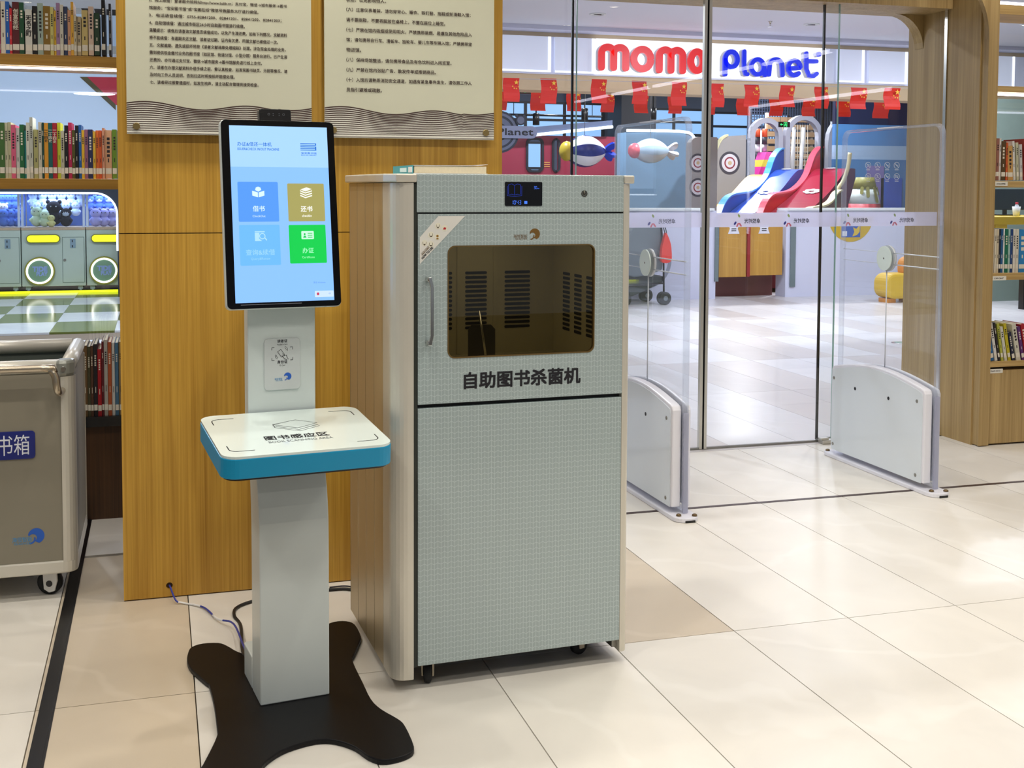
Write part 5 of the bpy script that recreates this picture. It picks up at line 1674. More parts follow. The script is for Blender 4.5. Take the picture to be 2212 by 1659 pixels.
# shop interior: far wall with windows, dark ceiling, back floor
BY = 21.5
bz_ = lambda py, px=1400: atY(px, py, BY).z
bx_ = lambda px, py=300: atY(px, py, BY).x
DARKC = mat('dark_shop_ceiling', (26, 30, 44), 0.7)
struct(G().box(-1.0, 16, FY + 0.45, BY + 0.3, 3.9, 4.0).build('ceiling', DARKC))
wfar = struct(G().box(bx_(700), bx_(2300), BY, BY + 0.2, 0, 4.0).build('wall_far', mat('far_wall_slate', (70, 80, 102), 0.7)))
SKYW = glow('daylight_window', (150, 196, 250), 0.95)
FRM = mat('window_black_frame', (18, 22, 34), 0.5)
n_w = 0
for (a, b, t_, bo) in ((960, 1300, 228, 300), (1375, 1530, 235, 290), (960, 1180, 312, 420), (1535, 1700, 240, 300)):
    x0, x1, z1, z0 = bx_(a), bx_(b), bz_(t_), bz_(bo)
    n_w += 1
    w_ = thing('window_%d' % (n_w + 2), 'bright far window %s' % ('over the maroon train', 'right of the dark column', 'beside the round hanging sign', 'behind the grey play wall')[n_w - 1], 'window', (x0, BY - 0.02, z0))
    w_['kind'] = 'structure'
    W_n = max(2, int((x1 - x0) / 0.75))
    for i in range(W_n):
        for j in range(2):
            pw, ph = (x1 - x0) / W_n, (z1 - z0) / 2
            G().box(i * pw + 0.03, (i + 1) * pw - 0.03, -0.01, 0, j * ph + 0.025, (j + 1) * ph - 0.025).build('pane', SKYW, w_)
    for i in range(W_n + 1):
        G().box(i * (x1 - x0) / W_n - 0.03, i * (x1 - x0) / W_n + 0.03, -0.03, 0.0, 0, z1 - z0).build('mullion', FRM, w_)
    for j in range(3):
        G().box(0.031, x1 - x0 - 0.031, -0.028, -0.0005, j * (z1 - z0) / 2 - 0.02, j * (z1 - z0) / 2 + 0.02).build('transom', FRM, w_)
tag(G().box(bx_(1300), bx_(1372), BY - 1.0, BY - 0.3, 0, 3.9).build('column', mat('column_black', (24, 24, 34), 0.6)), 'black column between the bright far windows', 'column')
for (x, y, wt) in SHOP_LAMPS:
    t = thing('track_light', 'small black track lamp under the dark shop ceiling', 'ceiling lamp', (x, y, 3.898), 0, 'track lamps in the play shop')
    G().lathe([(0.05, -0.14), (0.05, -0.02), (0.02, 0.0)], n=14).build('lamp_body', BLACK, t)
    G().lathe([(0.042, -0.146), (0.042, -0.141)], n=14).build('lamp_face', LAMP_COOL, t)
    lamp('lamp_light', 'AREA', (0, 0, -0.17), wt, (0.92, 0.94, 1.0), t, 0.2)
# pendant lamps and rods seen against the windows
for (px, py) in ((1158, 258), (1263, 247), (1411, 246)):
    p = atY(px, py, 18.0)
    t = thing('pendant_lamp', 'black cylinder pendant lamp hanging before the bright far windows', 'ceiling lamp', (p.x, 18.0, 3.898), 0, 'black pendant lamps in the play shop')
    d = 3.898 - p.z
    G().lathe([(0.055, -d - 0.09), (0.055, -d + 0.09), (0.03, -d + 0.1)], n=12).build('shade', BLACK, t)
    G().tube([(0, 0, -d + 0.1), (0, 0, 0)], 0.012, 6).build('rod', BLACK, t)
ra_, rb0 = atY(1088, 247, 18.2), atY(1300, 252, 18.2)
t = thing('lighting_rail', 'thin black lighting rail crossing the bright far windows', 'rail', ra_)
G().tube([(0, 0, 0), tuple(rb0 - ra_)], 0.018, 6).build('rail', BLACK, t)
for k in (0.1, 0.9):
    q = (rb0 - ra_) * k
    G().tube([tuple(q), (q.x, q.y, 3.9 - ra_.z)], 0.006, 5).build('hanger', BLACK, t)

# bunting: national flags in two strings
FLAG = mat('flag_red', (222, 40, 28), 0.6, var=0.03)
STAR = mat('flag_yellow', (244, 196, 60), 0.6)


def star(cx, cz, r, rot=0):
    pts = []
    for k in range(10):
        a = R(90 + 36 * k + rot)
        q = r if k % 2 == 0 else r * 0.4
        pts.append((cx + q * math.cos(a), cz + q * math.sin(a)))
    return pts


def flag(px0, px1, py0, py1, Y, label, group, big):
    a, b = atY(px0, py1, Y), atY(px1, py0, Y)
    w, h = b.x - a.x, b.z - a.z
    t = thing('flag', label, 'flag', ((a.x + b.x) / 2, Y, b.z), 0, group)
    g = G()
    n = 8
    for i in range(n):
        z0, z1 = -h * i / n, -h * (i + 1) / n
        y0, y1 = 0.02 * math.sin(i * 0.8 + a.x * 5), 0.02 * math.sin((i + 1) * 0.8 + a.x * 5)
        g.add([(-w / 2, y0, z0), (w / 2, y0, z0), (w / 2, y1, z1), (-w / 2, y1, z1), (-w / 2, y0 + 0.002, z0), (w / 2, y0 + 0.002, z0), (w / 2, y1 + 0.002, z1), (-w / 2, y1 + 0.002, z1)],
              [(0, 1, 2, 3), (7, 6, 5, 4), (0, 3, 7, 4), (1, 5, 6, 2)])
    g.build('cloth', FLAG, t)
    if big:
        sy = -0.026
        G().prism(star(w * 0.27, -h * 0.19, w * 0.16), sy, sy + 0.002, 'XZ').build('large_star', STAR, t)
        for k, (u, v) in enumerate(((0.05, 0.36), (0.14, 0.44), (0.28, 0.45), (0.42, 0.37))):
            G().prism(star(w * u, -h * v, w * 0.055, 20 * k), sy, sy + 0.002, 'XZ').build('small_star', STAR, t)
    return t


for f in ((1050, 1085, 168, 217), (1087, 1122, 169, 219), (1168, 1203, 170, 223), (1277, 1310, 172, 223), (1366, 1398, 175, 224), (1450, 1483, 178, 228), (1537, 1564, 181, 231), (1608, 1640, 183, 230), (1684, 1716, 185, 231), (1760, 1790, 188, 234), (1837, 1872, 190, 235), (1909, 1944, 191, 236), (1992, 2022, 192, 236)):
    flag(*f, 12.75, 'red flag with five yellow stars on the front string below the shop sign', 'flags on the front string', True)
for f in ((1080, 1095, 195, 238), (1146, 1179, 194, 239), (1224, 1255, 196, 240), (1298, 1327, 199, 242), (1370, 1400, 200, 244), (1443, 1472, 202, 245), (1519, 1546, 204, 247), (1591, 1620, 206, 249), (1662, 1691, 208, 250), (1733, 1762, 210, 251), (1807, 1837, 212, 252), (1886, 1921, 212, 255), (1968, 1996, 210, 252)):
    flag(*f, 13.9, 'red flag with five yellow stars on the rear string inside the shop', 'flags on the rear string', True)
tag(G().tube([atY(1029, 168, 12.755) + Vector((0, 0, MALL_Z - atY(1029, 168, 12.755).z)), atY(1030, 168, 12.755), atY(1500, 179.5, 12.755), atY(2030, 192, 12.755), atY(2031, 192, 12.755) + Vector((0, 0, MALL_Z - atY(2031, 192, 12.755).z))], 0.004, 5).build('bunting_string', mat('string_white', (200, 190, 190), 0.7)), 'thin string carrying the front row of red flags', 'string')
tag(G().tube([atY(1029, 191, 13.905) + Vector((0, 0, 3.9 - atY(1029, 191, 13.905).z)), atY(1030, 191, 13.905), atY(1500, 203.5, 13.905), atY(2010, 212, 13.905), atY(2011, 212, 13.905) + Vector((0, 0, 3.9 - atY(2011, 212, 13.905).z))], 0.004, 5).build('bunting_string', mat('string_white', (200, 190, 190), 0.7)), 'thin string carrying the rear row of red flags', 'string')

# round hanging sign
hs = atY(1078, 285, 12.9)
t = thing('hanging_sign', 'round grey hanging sign with a bar reading Planet, beside the wood wall', 'sign', (hs.x, 12.9, hs.z))
SG = mat('sign_grey', (92, 98, 120), 0.5)
SGD = mat('sign_dark', (38, 42, 58), 0.5)
G().prism(circle(0, 0, 0.24, 32), 0.0, 0.05, 'XZ').build('disc', SGD, t)
for (r0, r1) in ((0.215, 0.185), (0.16, 0.10)):
    G().ring(circle(0, 0, r0, 32), circle(0, 0, r1, 32), -0.006, -0.0005, 'XZ').build('ring', SG, t)
bw0, bw1 = -0.32, atY(1159, 287, 12.9).x - hs.x
br = G().prism(rrect(bw0, bw1, -0.07, 0.07, 0.068, 6), -0.03, -0.0065, 'XZ').build('name_bar', mat('sign_bar', (128, 134, 160), 0.45), t)
text('lettering', 'momo Planet', INK, br, (bw0 + 0.04 - 0.26, -0.032, -0.035), w=(bw1 - bw0) - 0.09 + 0.26, h=0.075, bold=0.02)
cxm, czm = atY(1118, 261, 13.0).x - hs.x, atY(1118, 261, 13.0).z - hs.z
G().prism(circle(cxm, czm, 0.058, 20), -0.02, -0.0065, 'XZ').build('small_disc', SGD, t)
G().prism(circle(cxm, czm, 0.042, 20), -0.026, -0.0205, 'XZ').build('small_face', SG, t)
for s in (-1, 1):
    G().prism(circle(cxm + s * 0.045, czm + 0.05, 0.018, 10), -0.015, -0.0065, 'XZ').build('ear', SGD, t)
G().tube([(0, 0.02, 0.23), (0, 0.02, MALL_Z - hs.z)], 0.008, 6).build('rod', BLACK, t)

# ------------------------------------------------------------------ play equipment
# maroon train carriage
TY = 17.0
t0, t1 = atY(1060, 375, TY), atY(1330, 300, TY)
tr_ = thing('play_train', 'maroon play train carriage with rounded windows and a lit roof edge', 'play house', (t0.x, TY, 0))
TW = t1.x - t0.x
MAR = mat('train_maroon', (132, 40, 62), 0.4)
zt_, zb_ = atY(1190, 293, TY).z, 0.0
wins = [(1140, 1170), (1196, 1206)]
xs = sorted([0.0] + [v for (a, b) in wins for v in (atY(a, 330, TY).x - t0.x, atY(b, 330, TY).x - t0.x)] + [TW])
zw0, zw1 = atY(1160, 368, TY).z, atY(1160, 302, TY).z
for k in range(0, len(xs), 2):
    G().box(xs[k], xs[k + 1], 0, 0.06, 0.0, zt_).build('body_panel', MAR, tr_)
for k in range(1, len(xs) - 1, 2):
    G().box(xs[k], xs[k + 1], 0, 0.06, zw1 + 0.0, zt_).build('body_panel', MAR, tr_)
    G().box(xs[k], xs[k + 1], 0, 0.06, 0.0, zw0).build('body_panel', MAR, tr_)
    cx_ = (xs[k] + xs[k + 1]) / 2
    o_ = rrect(xs[k] - 0.03, xs[k + 1] + 0.03, zw0 - 0.03, zw1 + 0.03, 0.08, 4)
    i_ = rrect(xs[k] + 0.005, xs[k + 1] - 0.005, zw0 + 0.005, zw1 - 0.005, min(0.06, (xs[k + 1] - xs[k]) * 0.4), 4)
    G().ring(o_, i_, -0.02, -0.001, 'XZ').build('window_frame', FRM, tr_)
for k in range(3):
    zz_ = atY(1190, 352 + 4.5 * k, TY).z
    G().box(xs[2] + 0.04, xs[3] - 0.06, -0.006, -0.0005, zz_, zz_ + 0.014).build('gold_stripe', mat('gold_stripe', (190, 140, 80), 0.4), tr_)
ra, rb_ = atY(1150, 292, TY - 0.1), atY(1322, 274, TY - 0.1)
G().prism([(ra.x - t0.x - 0.6, ra.z - 0.05), (ra.x - t0.x, ra.z - 0.0), (rb_.x - t0.x, rb_.z - 0.01), (rb_.x - t0.x, rb_.z + 0.10), (ra.x - t0.x, ra.z + 0.12), (ra.x - t0.x - 0.6, ra.z + 0.05)], -0.12, 0.5, 'XZ').build('roof', mat('train_roof', (84, 96, 124), 0.35), tr_)
G().tube([(ra.x - t0.x - 0.6, -0.13, ra.z - 0.04), (ra.x - t0.x, -0.13, ra.z), (rb_.x - t0.x, -0.13, rb_.z)], 0.022, 8).build('led_strip', glow('led_cool', (225, 240, 255), 3.0), tr_)
# bright carriage end with curved lit hood further right
ha, hb = atY(1365, 282, 18.4), atY(1500, 282, 18.4)
hood = thing('play_hood', 'blue-grey curved hood with a white light line above the red-nosed airship', 'play house', (ha.x, 18.4, 0))
hw = hb.x - ha.x
hp_ = [(-0.1, ha.z - 0.03), (hw * 0.8, ha.z - 0.02), (hw, ha.z - 0.10), (hw * 1.06, ha.z - 0.32), (hw * 1.06, 0.0), (-0.1, 0.0)]
G().prism(hp_, 0.0, 0.4, 'XZ').build('shell', mat('hood_blue', (120, 156, 190), 0.4), hood)
G().tube(smooth([(-0.1, -0.02, ha.z), (hw * 0.75, -0.02, ha.z), (hw * 0.97, -0.02, ha.z - 0.07), (hw * 1.06, -0.02, ha.z - 0.3)], 4, closed=False), 0.024, 8).build('led_strip', glow('led_cool', (225, 240, 255), 3.0), hood)


def blimp(label, px, py, Y, L, r, stripes, nose, fin):
    """airship along x with stripes as gores; propeller at its right end"""
    c = atY(px, py, Y)
    t = thing('toy_airship', label, 'airship', (c.x, Y, c.z))
    n = 12
    prof = [(r * math.sin(math.pi * (0.02 + 0.96 * i / n)) ** 0.75, -L / 2 + L * i / n) for i in range(n + 1)]
    k = 8
    for s in range(k):
        g = G()
        vs, fs = [], []
        for i, (rr, h) in enumerate(prof):
            for j in range(4):
                a = 2 * math.pi * (s + j / 3.0) / k + 0.35
                vs.append((h, rr * math.cos(a), rr * math.sin(a)))
        for i in range(n):
            for j in range(3):
                fs.append((i * 4 + j, (i + 1) * 4 + j, (i + 1) * 4 + j + 1, i * 4 + j + 1))
        g.add(vs, fs, True).build('gore', stripes[s % len(stripes)], t)
    if nose:
        G().ball((-L / 2 + 0.05, 0, 0), (0.10, r * 0.62, r * 0.62), 16, 8).build('nose', nose, t)
    for a in range(4):
        q = Matrix.Rotation(R(90 * a + 30), 4, 'X')
        g = G().prism(smooth([(L / 2 - 0.05, 0.01), (L / 2 + 0.02, 0.11), (L / 2 + 0.10, 0.14), (L / 2 + 0.10, 0.05)], 3), -0.02, 0.02, 'XZ', q)
        g.build('propeller_blade', fin, t)
    G().tube([(0, 0, r * 0.9), (0, 0, 3.9 - c.z)], 0.004, 5).build('wire', STEEL, t)
    return t


WB = mat('airship_white', (222, 226, 236), 0.4)
NB = mat('airship_navy', (22, 44, 130), 0.35)
blimp('navy and white striped toy airship with a blue propeller', 1263, 327, 15.2, 0.62, 0.22, [WB, NB], mat('airship_yellow', (196, 176, 60), 0.4), mat('propeller_blue', (20, 56, 190), 0.3))
blimp('pale toy airship with a red nose, under the curved lit hood', 1405, 326, 16.2, 0.60, 0.185, [mat('airship_pale', (206, 222, 238), 0.4), mat('airship_ice', (176, 202, 226), 0.4)], mat('airship_red', (226, 92, 104), 0.4), WB)

# grey play walls with ring targets
PG = mat('play_grey', (150, 146, 146), 0.55, var=0.03)
GD = mat('ring_dark', (66, 62, 72), 0.5)
GW = mat('ring_pale', (206, 202, 210), 0.5)
GRD = mat('ring_red', (136, 40, 58), 0.5)


def target(parent, x, y, z, r, k=1.0):
    for i, (q, m) in enumerate(((1.0, GD), (0.78, GW), (0.52, GRD), (0.40, GW), (0.18, mat('ring_centre', (190, 166, 130), 0.5)))):
        G().prism(circle(0, 0, r * q, 28), -0.002, 0.0, 'XZ').build('target_ring', m, parent, (x, y - 0.0022 * (i + 1), z))


PY_ = 14.3
pa, pb2 = atY(1492, 460, PY_), atY(1528, 296, PY_)
gw = thing('play_wall', 'grey rounded play wall with two ring targets, left of the black door edge', 'play wall', (pa.x, PY_, 0))
G().prism(rrect(-0.02, 0.38, 0.0, pb2.z, (0, 0, 0.02, 0.12), 4), 0.0, 0.12, 'XZ').build('panel', PG, gw)
for py in (352, 405):
    q = atY(1507, py, PY_)
    target(gw, q.x - pa.x, -0.0, q.z, 0.124)
PY2 = 17.45
qa, qb = atY(1532, 460, PY2), atY(1612, 292, PY2)
gw2 = thing('play_wall', 'grey play wall with one large ring target beside the yellow slide', 'play wall', (qa.x, PY2, 0))
ww = qb.x - qa.x
step = smooth([(0.0, qb.z - 0.36), (0.10, qb.z - 0.30), (0.20, qb.z - 0.10), (0.32, qb.z - 0.02)], 4, closed=False)
G().prism([(0, 0)] + [(ww, 0), (ww, qb.z)] + list(reversed([(p[0], p[1]) for p in step])), 0.0, 0.1, 'XZ').build('panel', PG, gw2)
q = atY(1576, 352, PY2)
target(gw2, q.x - qa.x, 0.0, q.z, 0.187)
G().prism([(p[0], p[1] + 0.03) for p in step] + [(p[0], p[1]) for p in reversed(step)], -0.01, 0.11, 'XZ').build('edge_trim', mat('trim_cream', (206, 200, 160), 0.5), gw2)

# slides: S-curved fins with a cloud-printed bed between them
def slide_line(Pt, Pb, h):
    """(distance, height) silhouette from the low end to the high end"""
    d = (Pt - Pb).to_2d().length
    pts = [(0.0, 0.0), (0.05, 0.13), (0.12, 0.23), (0.22, 0.28), (0.46, 0.32), (0.62, 0.43), (0.73, 0.58), (0.83, 0.84), (0.93, 0.97), (1.0, 1.0)]
    return d, smooth([(p[0] * d, p[1] * h) for p in pts], 3, closed=False)


def fin(parent, name, Pt, Pb, z0, h, m, th=0.07, edge=None):
    d, sil = slide_line(Pt, Pb, h)
    v = (Pt - Pb)
    ang = math.atan2(v.y, v.x)
    M = Matrix.Translation((Pb.x, Pb.y, z0)) @ Matrix.Rotation(ang, 4, 'Z')
    g = G().prism([(0, -z0 + 0.02), (d, -z0 + 0.02)] + list(reversed(sil)), -th / 2, th / 2, 'XZ', M)
    o = g.build(name, m, parent)
    e = G()
    L = [(p[0], p[1] + 0.012) for p in sil]
    Lb = [(p[0], p[1] - 0.012) for p in sil]
    for i in range(len(L) - 1):
        e.prism([Lb[i], Lb[i + 1], L[i + 1], L[i]], -th / 2 - 0.012, th / 2 + 0.012, 'XZ', M)
    e.build('edge_roll', edge or m, parent)
    return o


def slide(label, bed_rgb, fin_m, edge_m, pxt, pyt, pxb, pyb, Yt, Yb, width=0.75, clouds=True, hi=None):
    Pt, Pb = atY(pxt, pyt, Yt), atY(pxb, pyb, Yb)
    z0 = Pb.z
    h = Pt.z - z0
    t = thing('play_slide', label, 'slide', (0, 0, 0))
    if fin_m:
        fin(t, 'side_fin', Pt, Pb, z0, h, fin_m, edge=edge_m)
    v = (Pt - Pb).to_2d()
    nrm = Vector((v.y, -v.x)).normalized() * width
    if nrm.x < 0:
        nrm = -nrm
    prof = [(0.0, -0.12), (0.12, 0.02), (0.5, 0.30), (0.78, 0.60), (0.9, 0.66), (1.0, 0.66)]
    bedm = mat('slide_bed_%d_%d_%d' % bed_rgb, bed_rgb, 0.35)
    d = v.length
    ang = math.atan2(v.y, v.x)
    M = Matrix.Translation((Pb.x, Pb.y, z0)) @ Matrix.Rotation(ang, 4, 'Z')
    sgn = 1 if (Matrix.Rotation(-ang, 2) @ nrm).y > 0 else -1
    ps = smooth([(p[0] * d, p[1] * h) for p in prof], 4, closed=False)
    g = G()
    g.prism([(0, -z0 + 0.03), (d, -z0 + 0.03)] + list(reversed(ps)), sgn * 0.04 if sgn > 0 else -width, width if sgn > 0 else -0.04, 'XZ', M)
    g.build('slide_bed', bedm, t)
    if clouds:
        for (u, vv, sc) in ((0.50, 0.52, 0.11), (0.86, 0.50, 0.07)):
            zc_ = None
            for i in range(len(ps) - 1):
                if ps[i][0] <= u * d <= ps[i + 1][0]:
                    q_ = (u * d - ps[i][0]) / (ps[i + 1][0] - ps[i][0])
                    zc_ = ps[i][1] + (ps[i + 1][1] - ps[i][1]) * q_
                    sl = math.atan2(ps[i + 1][1] - ps[i][1], ps[i + 1][0] - ps[i][0])
            C = M @ Matrix.Translation((u * d, sgn * width * vv, zc_ + 0.012)) @ Matrix.Rotation(-sl, 4, 'Y')
            g = G()
            for k in range(7):
                a = 2 * math.pi * k / 7
                g.prism([(sc * 0.75 * math.cos(a) + q[0], sc * 0.75 * math.sin(a) + q[1]) for q in circle(0, 0, sc * 0.38, 12)], 0.0 + 0.0006 * k, 0.004 + 0.0006 * k, 'XY', C)
            g.build('cloud_print', mat('cloud_white', (232, 234, 244), 0.5), t)
    return t


BLU = mat('slide_blue', (14, 66, 150), 0.35)
BLUE_E = mat('slide_light_blue', (60, 140, 214), 0.35)
REDS = mat('slide_red', (206, 34, 34), 0.35)
RED_E = mat('slide_rose', (226, 70, 92), 0.35)
slide('yellow play slide beside the grey target wall', (206, 164, 50), None, None, 1632, 335, 1490, 470, 17.3, 14.9, 0.30, False)
slide('blue play slide with blue fin and white clouds on its bed', (52, 84, 180), BLU, BLUE_E, 1689, 321, 1550, 464, 17.1, 14.75, 0.40)
slide('red play slide with tall red fin', (140, 26, 52), REDS, RED_E, 1774, 318, 1640, 464, 16.9, 14.65, 0.55)
gfa, gfb = atY(1800, 415, 14.9), atY(1737, 463, 14.0)
t = thing('play_fin', 'low dark grey fin with a cream edge in front of the red slide', 'play wall', (0, 0, 0))
fin(t, 'side_fin', atY(1815, 405, 14.9), gfb, gfb.z, 0.32, mat('fin_grey', (96, 90, 92), 0.5), edge=mat('trim_cream', (206, 200, 160), 0.5))

# grey arches of the climbing frame
ARY = 17.6
for i, (a, b, tp, lab) in enumerate(((1620, 1690, 254, 'grey arch of the climbing frame with striped posts inside'), (1696, 1776, 248, 'grey arch of the climbing frame with a net inside'), (1788, 1880, 250, 'grey arch of the climbing frame with a white board inside'))):
    A, B = atY(a, 400, ARY), atY(b, 400, ARY)
    zt_ = atY((a + b) / 2, tp, ARY).z
    w = B.x - A.x
    t = thing('play_arch', lab, 'play arch', (A.x, ARY, 0))
    r = w / 2
    outer = [(0, 0.0), (0, zt_ - r)] + [(r - r * math.cos(R(k)), zt_ - r + r * math.sin(R(k))) for k in range(15, 166, 15)] + [(w, zt_ - r), (w, 0.0)]
    q = 0.085
    inner_ = [(q, 0.0), (q, zt_ - r)] + [(r - (r - q) * math.cos(R(k)), zt_ - r + (r - q) * math.sin(R(k))) for k in range(15, 166, 15)] + [(w - q, zt_ - r), (w - q, 0.0)]
    g = G()
    for k in range(len(outer) - 1):
        qd = [outer[k], outer[k + 1], inner_[k + 1], inner_[k]]
        g.prism(qd, 0, 0.12, 'XZ')
    g.build('frame', mat('arch_grey', (168, 170, 184), 0.5), t)
    if i == 2:
        G().box(q, w - q, 0.06, 0.09, 1.0, zt_ - 0.1).build('board', mat('arch_board_white', (206, 214, 226), 0.5), t)
    if i == 1:
        g = G()
        for k in range(11):
            x = q + (w - 2 * q) * (k + 0.5) / 11
            g.box(x - 0.006, x + 0.006, 0.3, 0.312, 1.0, zt_ - 0.15)
        for k in range(16):
            z = 1.05 + k * 0.075
            g.box(q, w - q, 0.313, 0.325, z - 0.006, z + 0.006)
        tag(g.build('net', mat('net_cream', (206, 196, 176), 0.8), t), kind='stuff')
        for (x, dx) in ((0.22, 0.06), (0.36, 0.10)):
            G().tube([(x, 0.22, 1.0), (x + dx, 0.22, zt_ - 0.2)], 0.035, 10).build('padded_pole', mat('pole_white', (206, 206, 206), 0.6), t)
STRIPE = [mat('post_orange', (232, 90, 50), 0.5), mat('post_charcoal', (72, 72, 84), 0.5), mat('post_white', (222, 222, 228), 0.5)]
for (px, lab) in ((1634, 'orange, grey and white striped post inside the left grey arch'), (1649, 'red-topped striped post inside the left grey arch')):
    A = atY(px, 460, 18.2)
    t = thing('striped_post', lab, 'post', (A.x, 18.2, 0))
    zs = [atY(px, v, 18.2).z for v in (278, 296, 312, 328, 344, 358, 470)]
    zs[-1] = 0.0
    for k in range(6):
        G().lathe([(0.045, zs[k + 1]), (0.045, zs[k] - 0.001)], n=14).build('band', STRIPE[(0, 1, 2, 1, 0, 2)[k]], t)
for (px) in (1624, 1642):
    A = atY(px, 460, 18.5)
    tag(G().lathe([(0.05, 0.0), (0.05, atY(px, 282, 18.5).z)], n=14).build('padded_post', mat('pole_grey', (176, 178, 190), 0.6), None, (A.x, 18.5, 0)), 'plain grey padded post beside the striped posts', 'post', 'grey padded posts')
# tan slatted screen and dark net behind the arches
A, B = atY(1655, 460, 18.9), atY(1760, 280, 18.9)
t = thing('slat_screen', 'tan slatted screen behind the grey arches', 'screen', (A.x, 18.9, 0))
for k in range(14):
    z = 0.9 + 0.13 * k
    G().box(0, B.x - A.x, 0, 0.05, z, z + 0.085).build('slat', mat('slat_tan', (180, 146, 112), 0.6), t)
G().box(0, 0.05, 0.051, 0.1, 0, 2.75).build('post', mat('slat_post', (206, 196, 186), 0.6), t)
G().box(B.x - A.x - 0.05, B.x - A.x, 0.051, 0.1, 0, 2.75).build('post', mat('slat_post', (206, 196, 186), 0.6), t)
A, B = atY(1618, 300, 19.6), atY(1800, 215, 19.6)
g = G()
nx, nz = 34, 16
for k in range(nx):
    x = (B.x - A.x) * k / (nx - 1)
    g.box(x - 0.008, x + 0.008, 0, 0.012, 0, B.z - A.z)
for k in range(nz):
    z = (B.z - A.z) * k / (nz - 1)
    g.box(0, B.x - A.x, 0.013, 0.025, z - 0.008, z + 0.008)
for k in (0, nx - 1):
    x = (B.x - A.x) * k / (nx - 1)
    g.box(x - 0.02, x + 0.02, 0.026, 0.05, -A.z, 3.9 - A.z)
tag(g.build('safety_net', mat('net_slate', (64, 74, 100), 0.8), None, (A.x, 19.6, A.z)), 'dark square-mesh safety net above the grey arches', 'net')
# pink and yellow climbing wedge
A = atY(1632, 385, 17.85)
t = thing('climbing_wedge', 'pink wedge with a yellow band behind the blue slide', 'wedge', (A.x, 17.85, 0))
zb2 = atY(1640, 375, 17.85).z
zs = [zb2 - 0.3, atY(1640, 360, 17.85).z, atY(1640, 345, 17.85).z, atY(1640, 328, 17.85).z]
for k in range(3):
    f0, f1 = 0.25 + (zs[k] - zs[0]) / (zs[3] - zs[0]) * 0.25, 0.25 + (zs[k + 1] - zs[0]) / (zs[3] - zs[0]) * 0.25
    G().prism([(f0 - 0.3, zs[k]), (0.42 - (f0 - 0.25) * 0.2, zs[k]), (0.42 - (f1 - 0.25) * 0.2, zs[k + 1]), (f1 - 0.3, zs[k + 1])], 0, 0.3, 'XZ').build('band', [mat('wedge_pink', (226, 60, 160), 0.5), mat('wedge_yellow', (226, 206, 80), 0.5), mat('wedge_rose', (232, 86, 176), 0.5)][k], t)
G().box(-0.04, 0.40, 0.0, 0.3, 0, zs[0] - 0.001).build('plinth', mat('wedge_brown', (120, 96, 48), 0.6), t)

# exit sign
p = atY(1695, 269, 15.0)
t = thing('exit_sign', 'black hanging exit sign with a green arrow and running figure', 'exit sign', (p.x, 15.0, p.z))
G().box(-0.085, 0.085, 0, 0.03, -0.038, 0.038).build('case', BLACK, t)
EG = glow('exit_green', (60, 230, 130), 1.6)
g = G().ribbon([(-0.068, 0.0), (-0.03, 0.0)], 0.008, -0.003, -0.0005, caps=False).ribbon([(-0.052, 0.014), (-0.068, 0.0), (-0.052, -0.014)], 0.008, -0.003, -0.0005, caps=False)
g.ribbon([(-0.012, -0.03), (-0.012, 0.03), (0.035, 0.03), (0.035, -0.03)], 0.006, -0.003, -0.0005, caps=False)
g.prism(circle(0.014, 0.018, 0.006, 8), -0.003, -0.0005, 'XZ').ribbon([(0.012, 0.010), (0.008, -0.006), (-0.004, -0.022)], 0.006, -0.003, -0.0005).ribbon([(0.008, -0.006), (0.022, -0.012), (0.022, -0.026)], 0.006, -0.003, -0.0005).ribbon([(0.0, 0.004), (0.012, 0.008), (0.024, 0.002)], 0.005, -0.003, -0.0005)
g.build('pictogram', EG, t)
for s in (-1, 1):
    G().tube([(s * 0.06, 0.015, 0.039), (s * 0.06, 0.015, 3.9 - p.z)], 0.004, 5).build('hanger', STEEL, t)
p = atY(1134, 196, 14.2)
t = thing('exit_sign', 'small green exit sign half hidden by the flags near the hanging round sign', 'exit sign', (p.x, 14.2, p.z))
G().box(-0.09, 0.09, 0, 0.03, -0.04, 0.04).build('case', BLACK, t)
G().box(-0.045, -0.01, -0.003, -0.0005, -0.02, 0.02).ribbon([(0.0, -0.02), (0.02, 0.015), (0.05, -0.015)], 0.008, -0.003, -0.0005).build('pictogram', EG, t)
G().tube([(0, 0.015, 0.041), (0, 0.015, 3.9 - p.z)], 0.004, 5).build('hanger', STEEL, t)

# blue painted backdrop with volcano, right of the slides
VY = 16.8
A, B = atY(1800, 462, VY), atY(2100, 218, VY)
bd = thing('painted_backdrop', 'tall blue painted backdrop wall with a dark band, right of the red slide', 'backdrop', (A.x, VY, 0))
zz1, zz2, zz3 = atY(1900, 315, VY).z, atY(1900, 345, VY).z, atY(1900, 270, VY).z
W2 = B.x - A.x
G().box(0, W2, 0, 0.08, 0, zz2).build('lower_panel', mat('backdrop_teal', (64, 116, 170), 0.5, var=0.35, scale=1.6), bd)
G().box(0, W2, 0, 0.08, zz2, zz1).build('middle_panel', mat('backdrop_pale', (150, 178, 212), 0.5, var=0.1, scale=2), bd)
G().box(0, W2, 0, 0.08, zz1, zz3).build('upper_panel', mat('backdrop_blue', (72, 126, 186), 0.5, var=0.2, scale=3), bd)
G().box(0, W2, 0, 0.08, zz3, B.z).build('dark_band', mat('backdrop_navy', (18, 26, 66), 0.5, var=0.5, scale=2), bd)
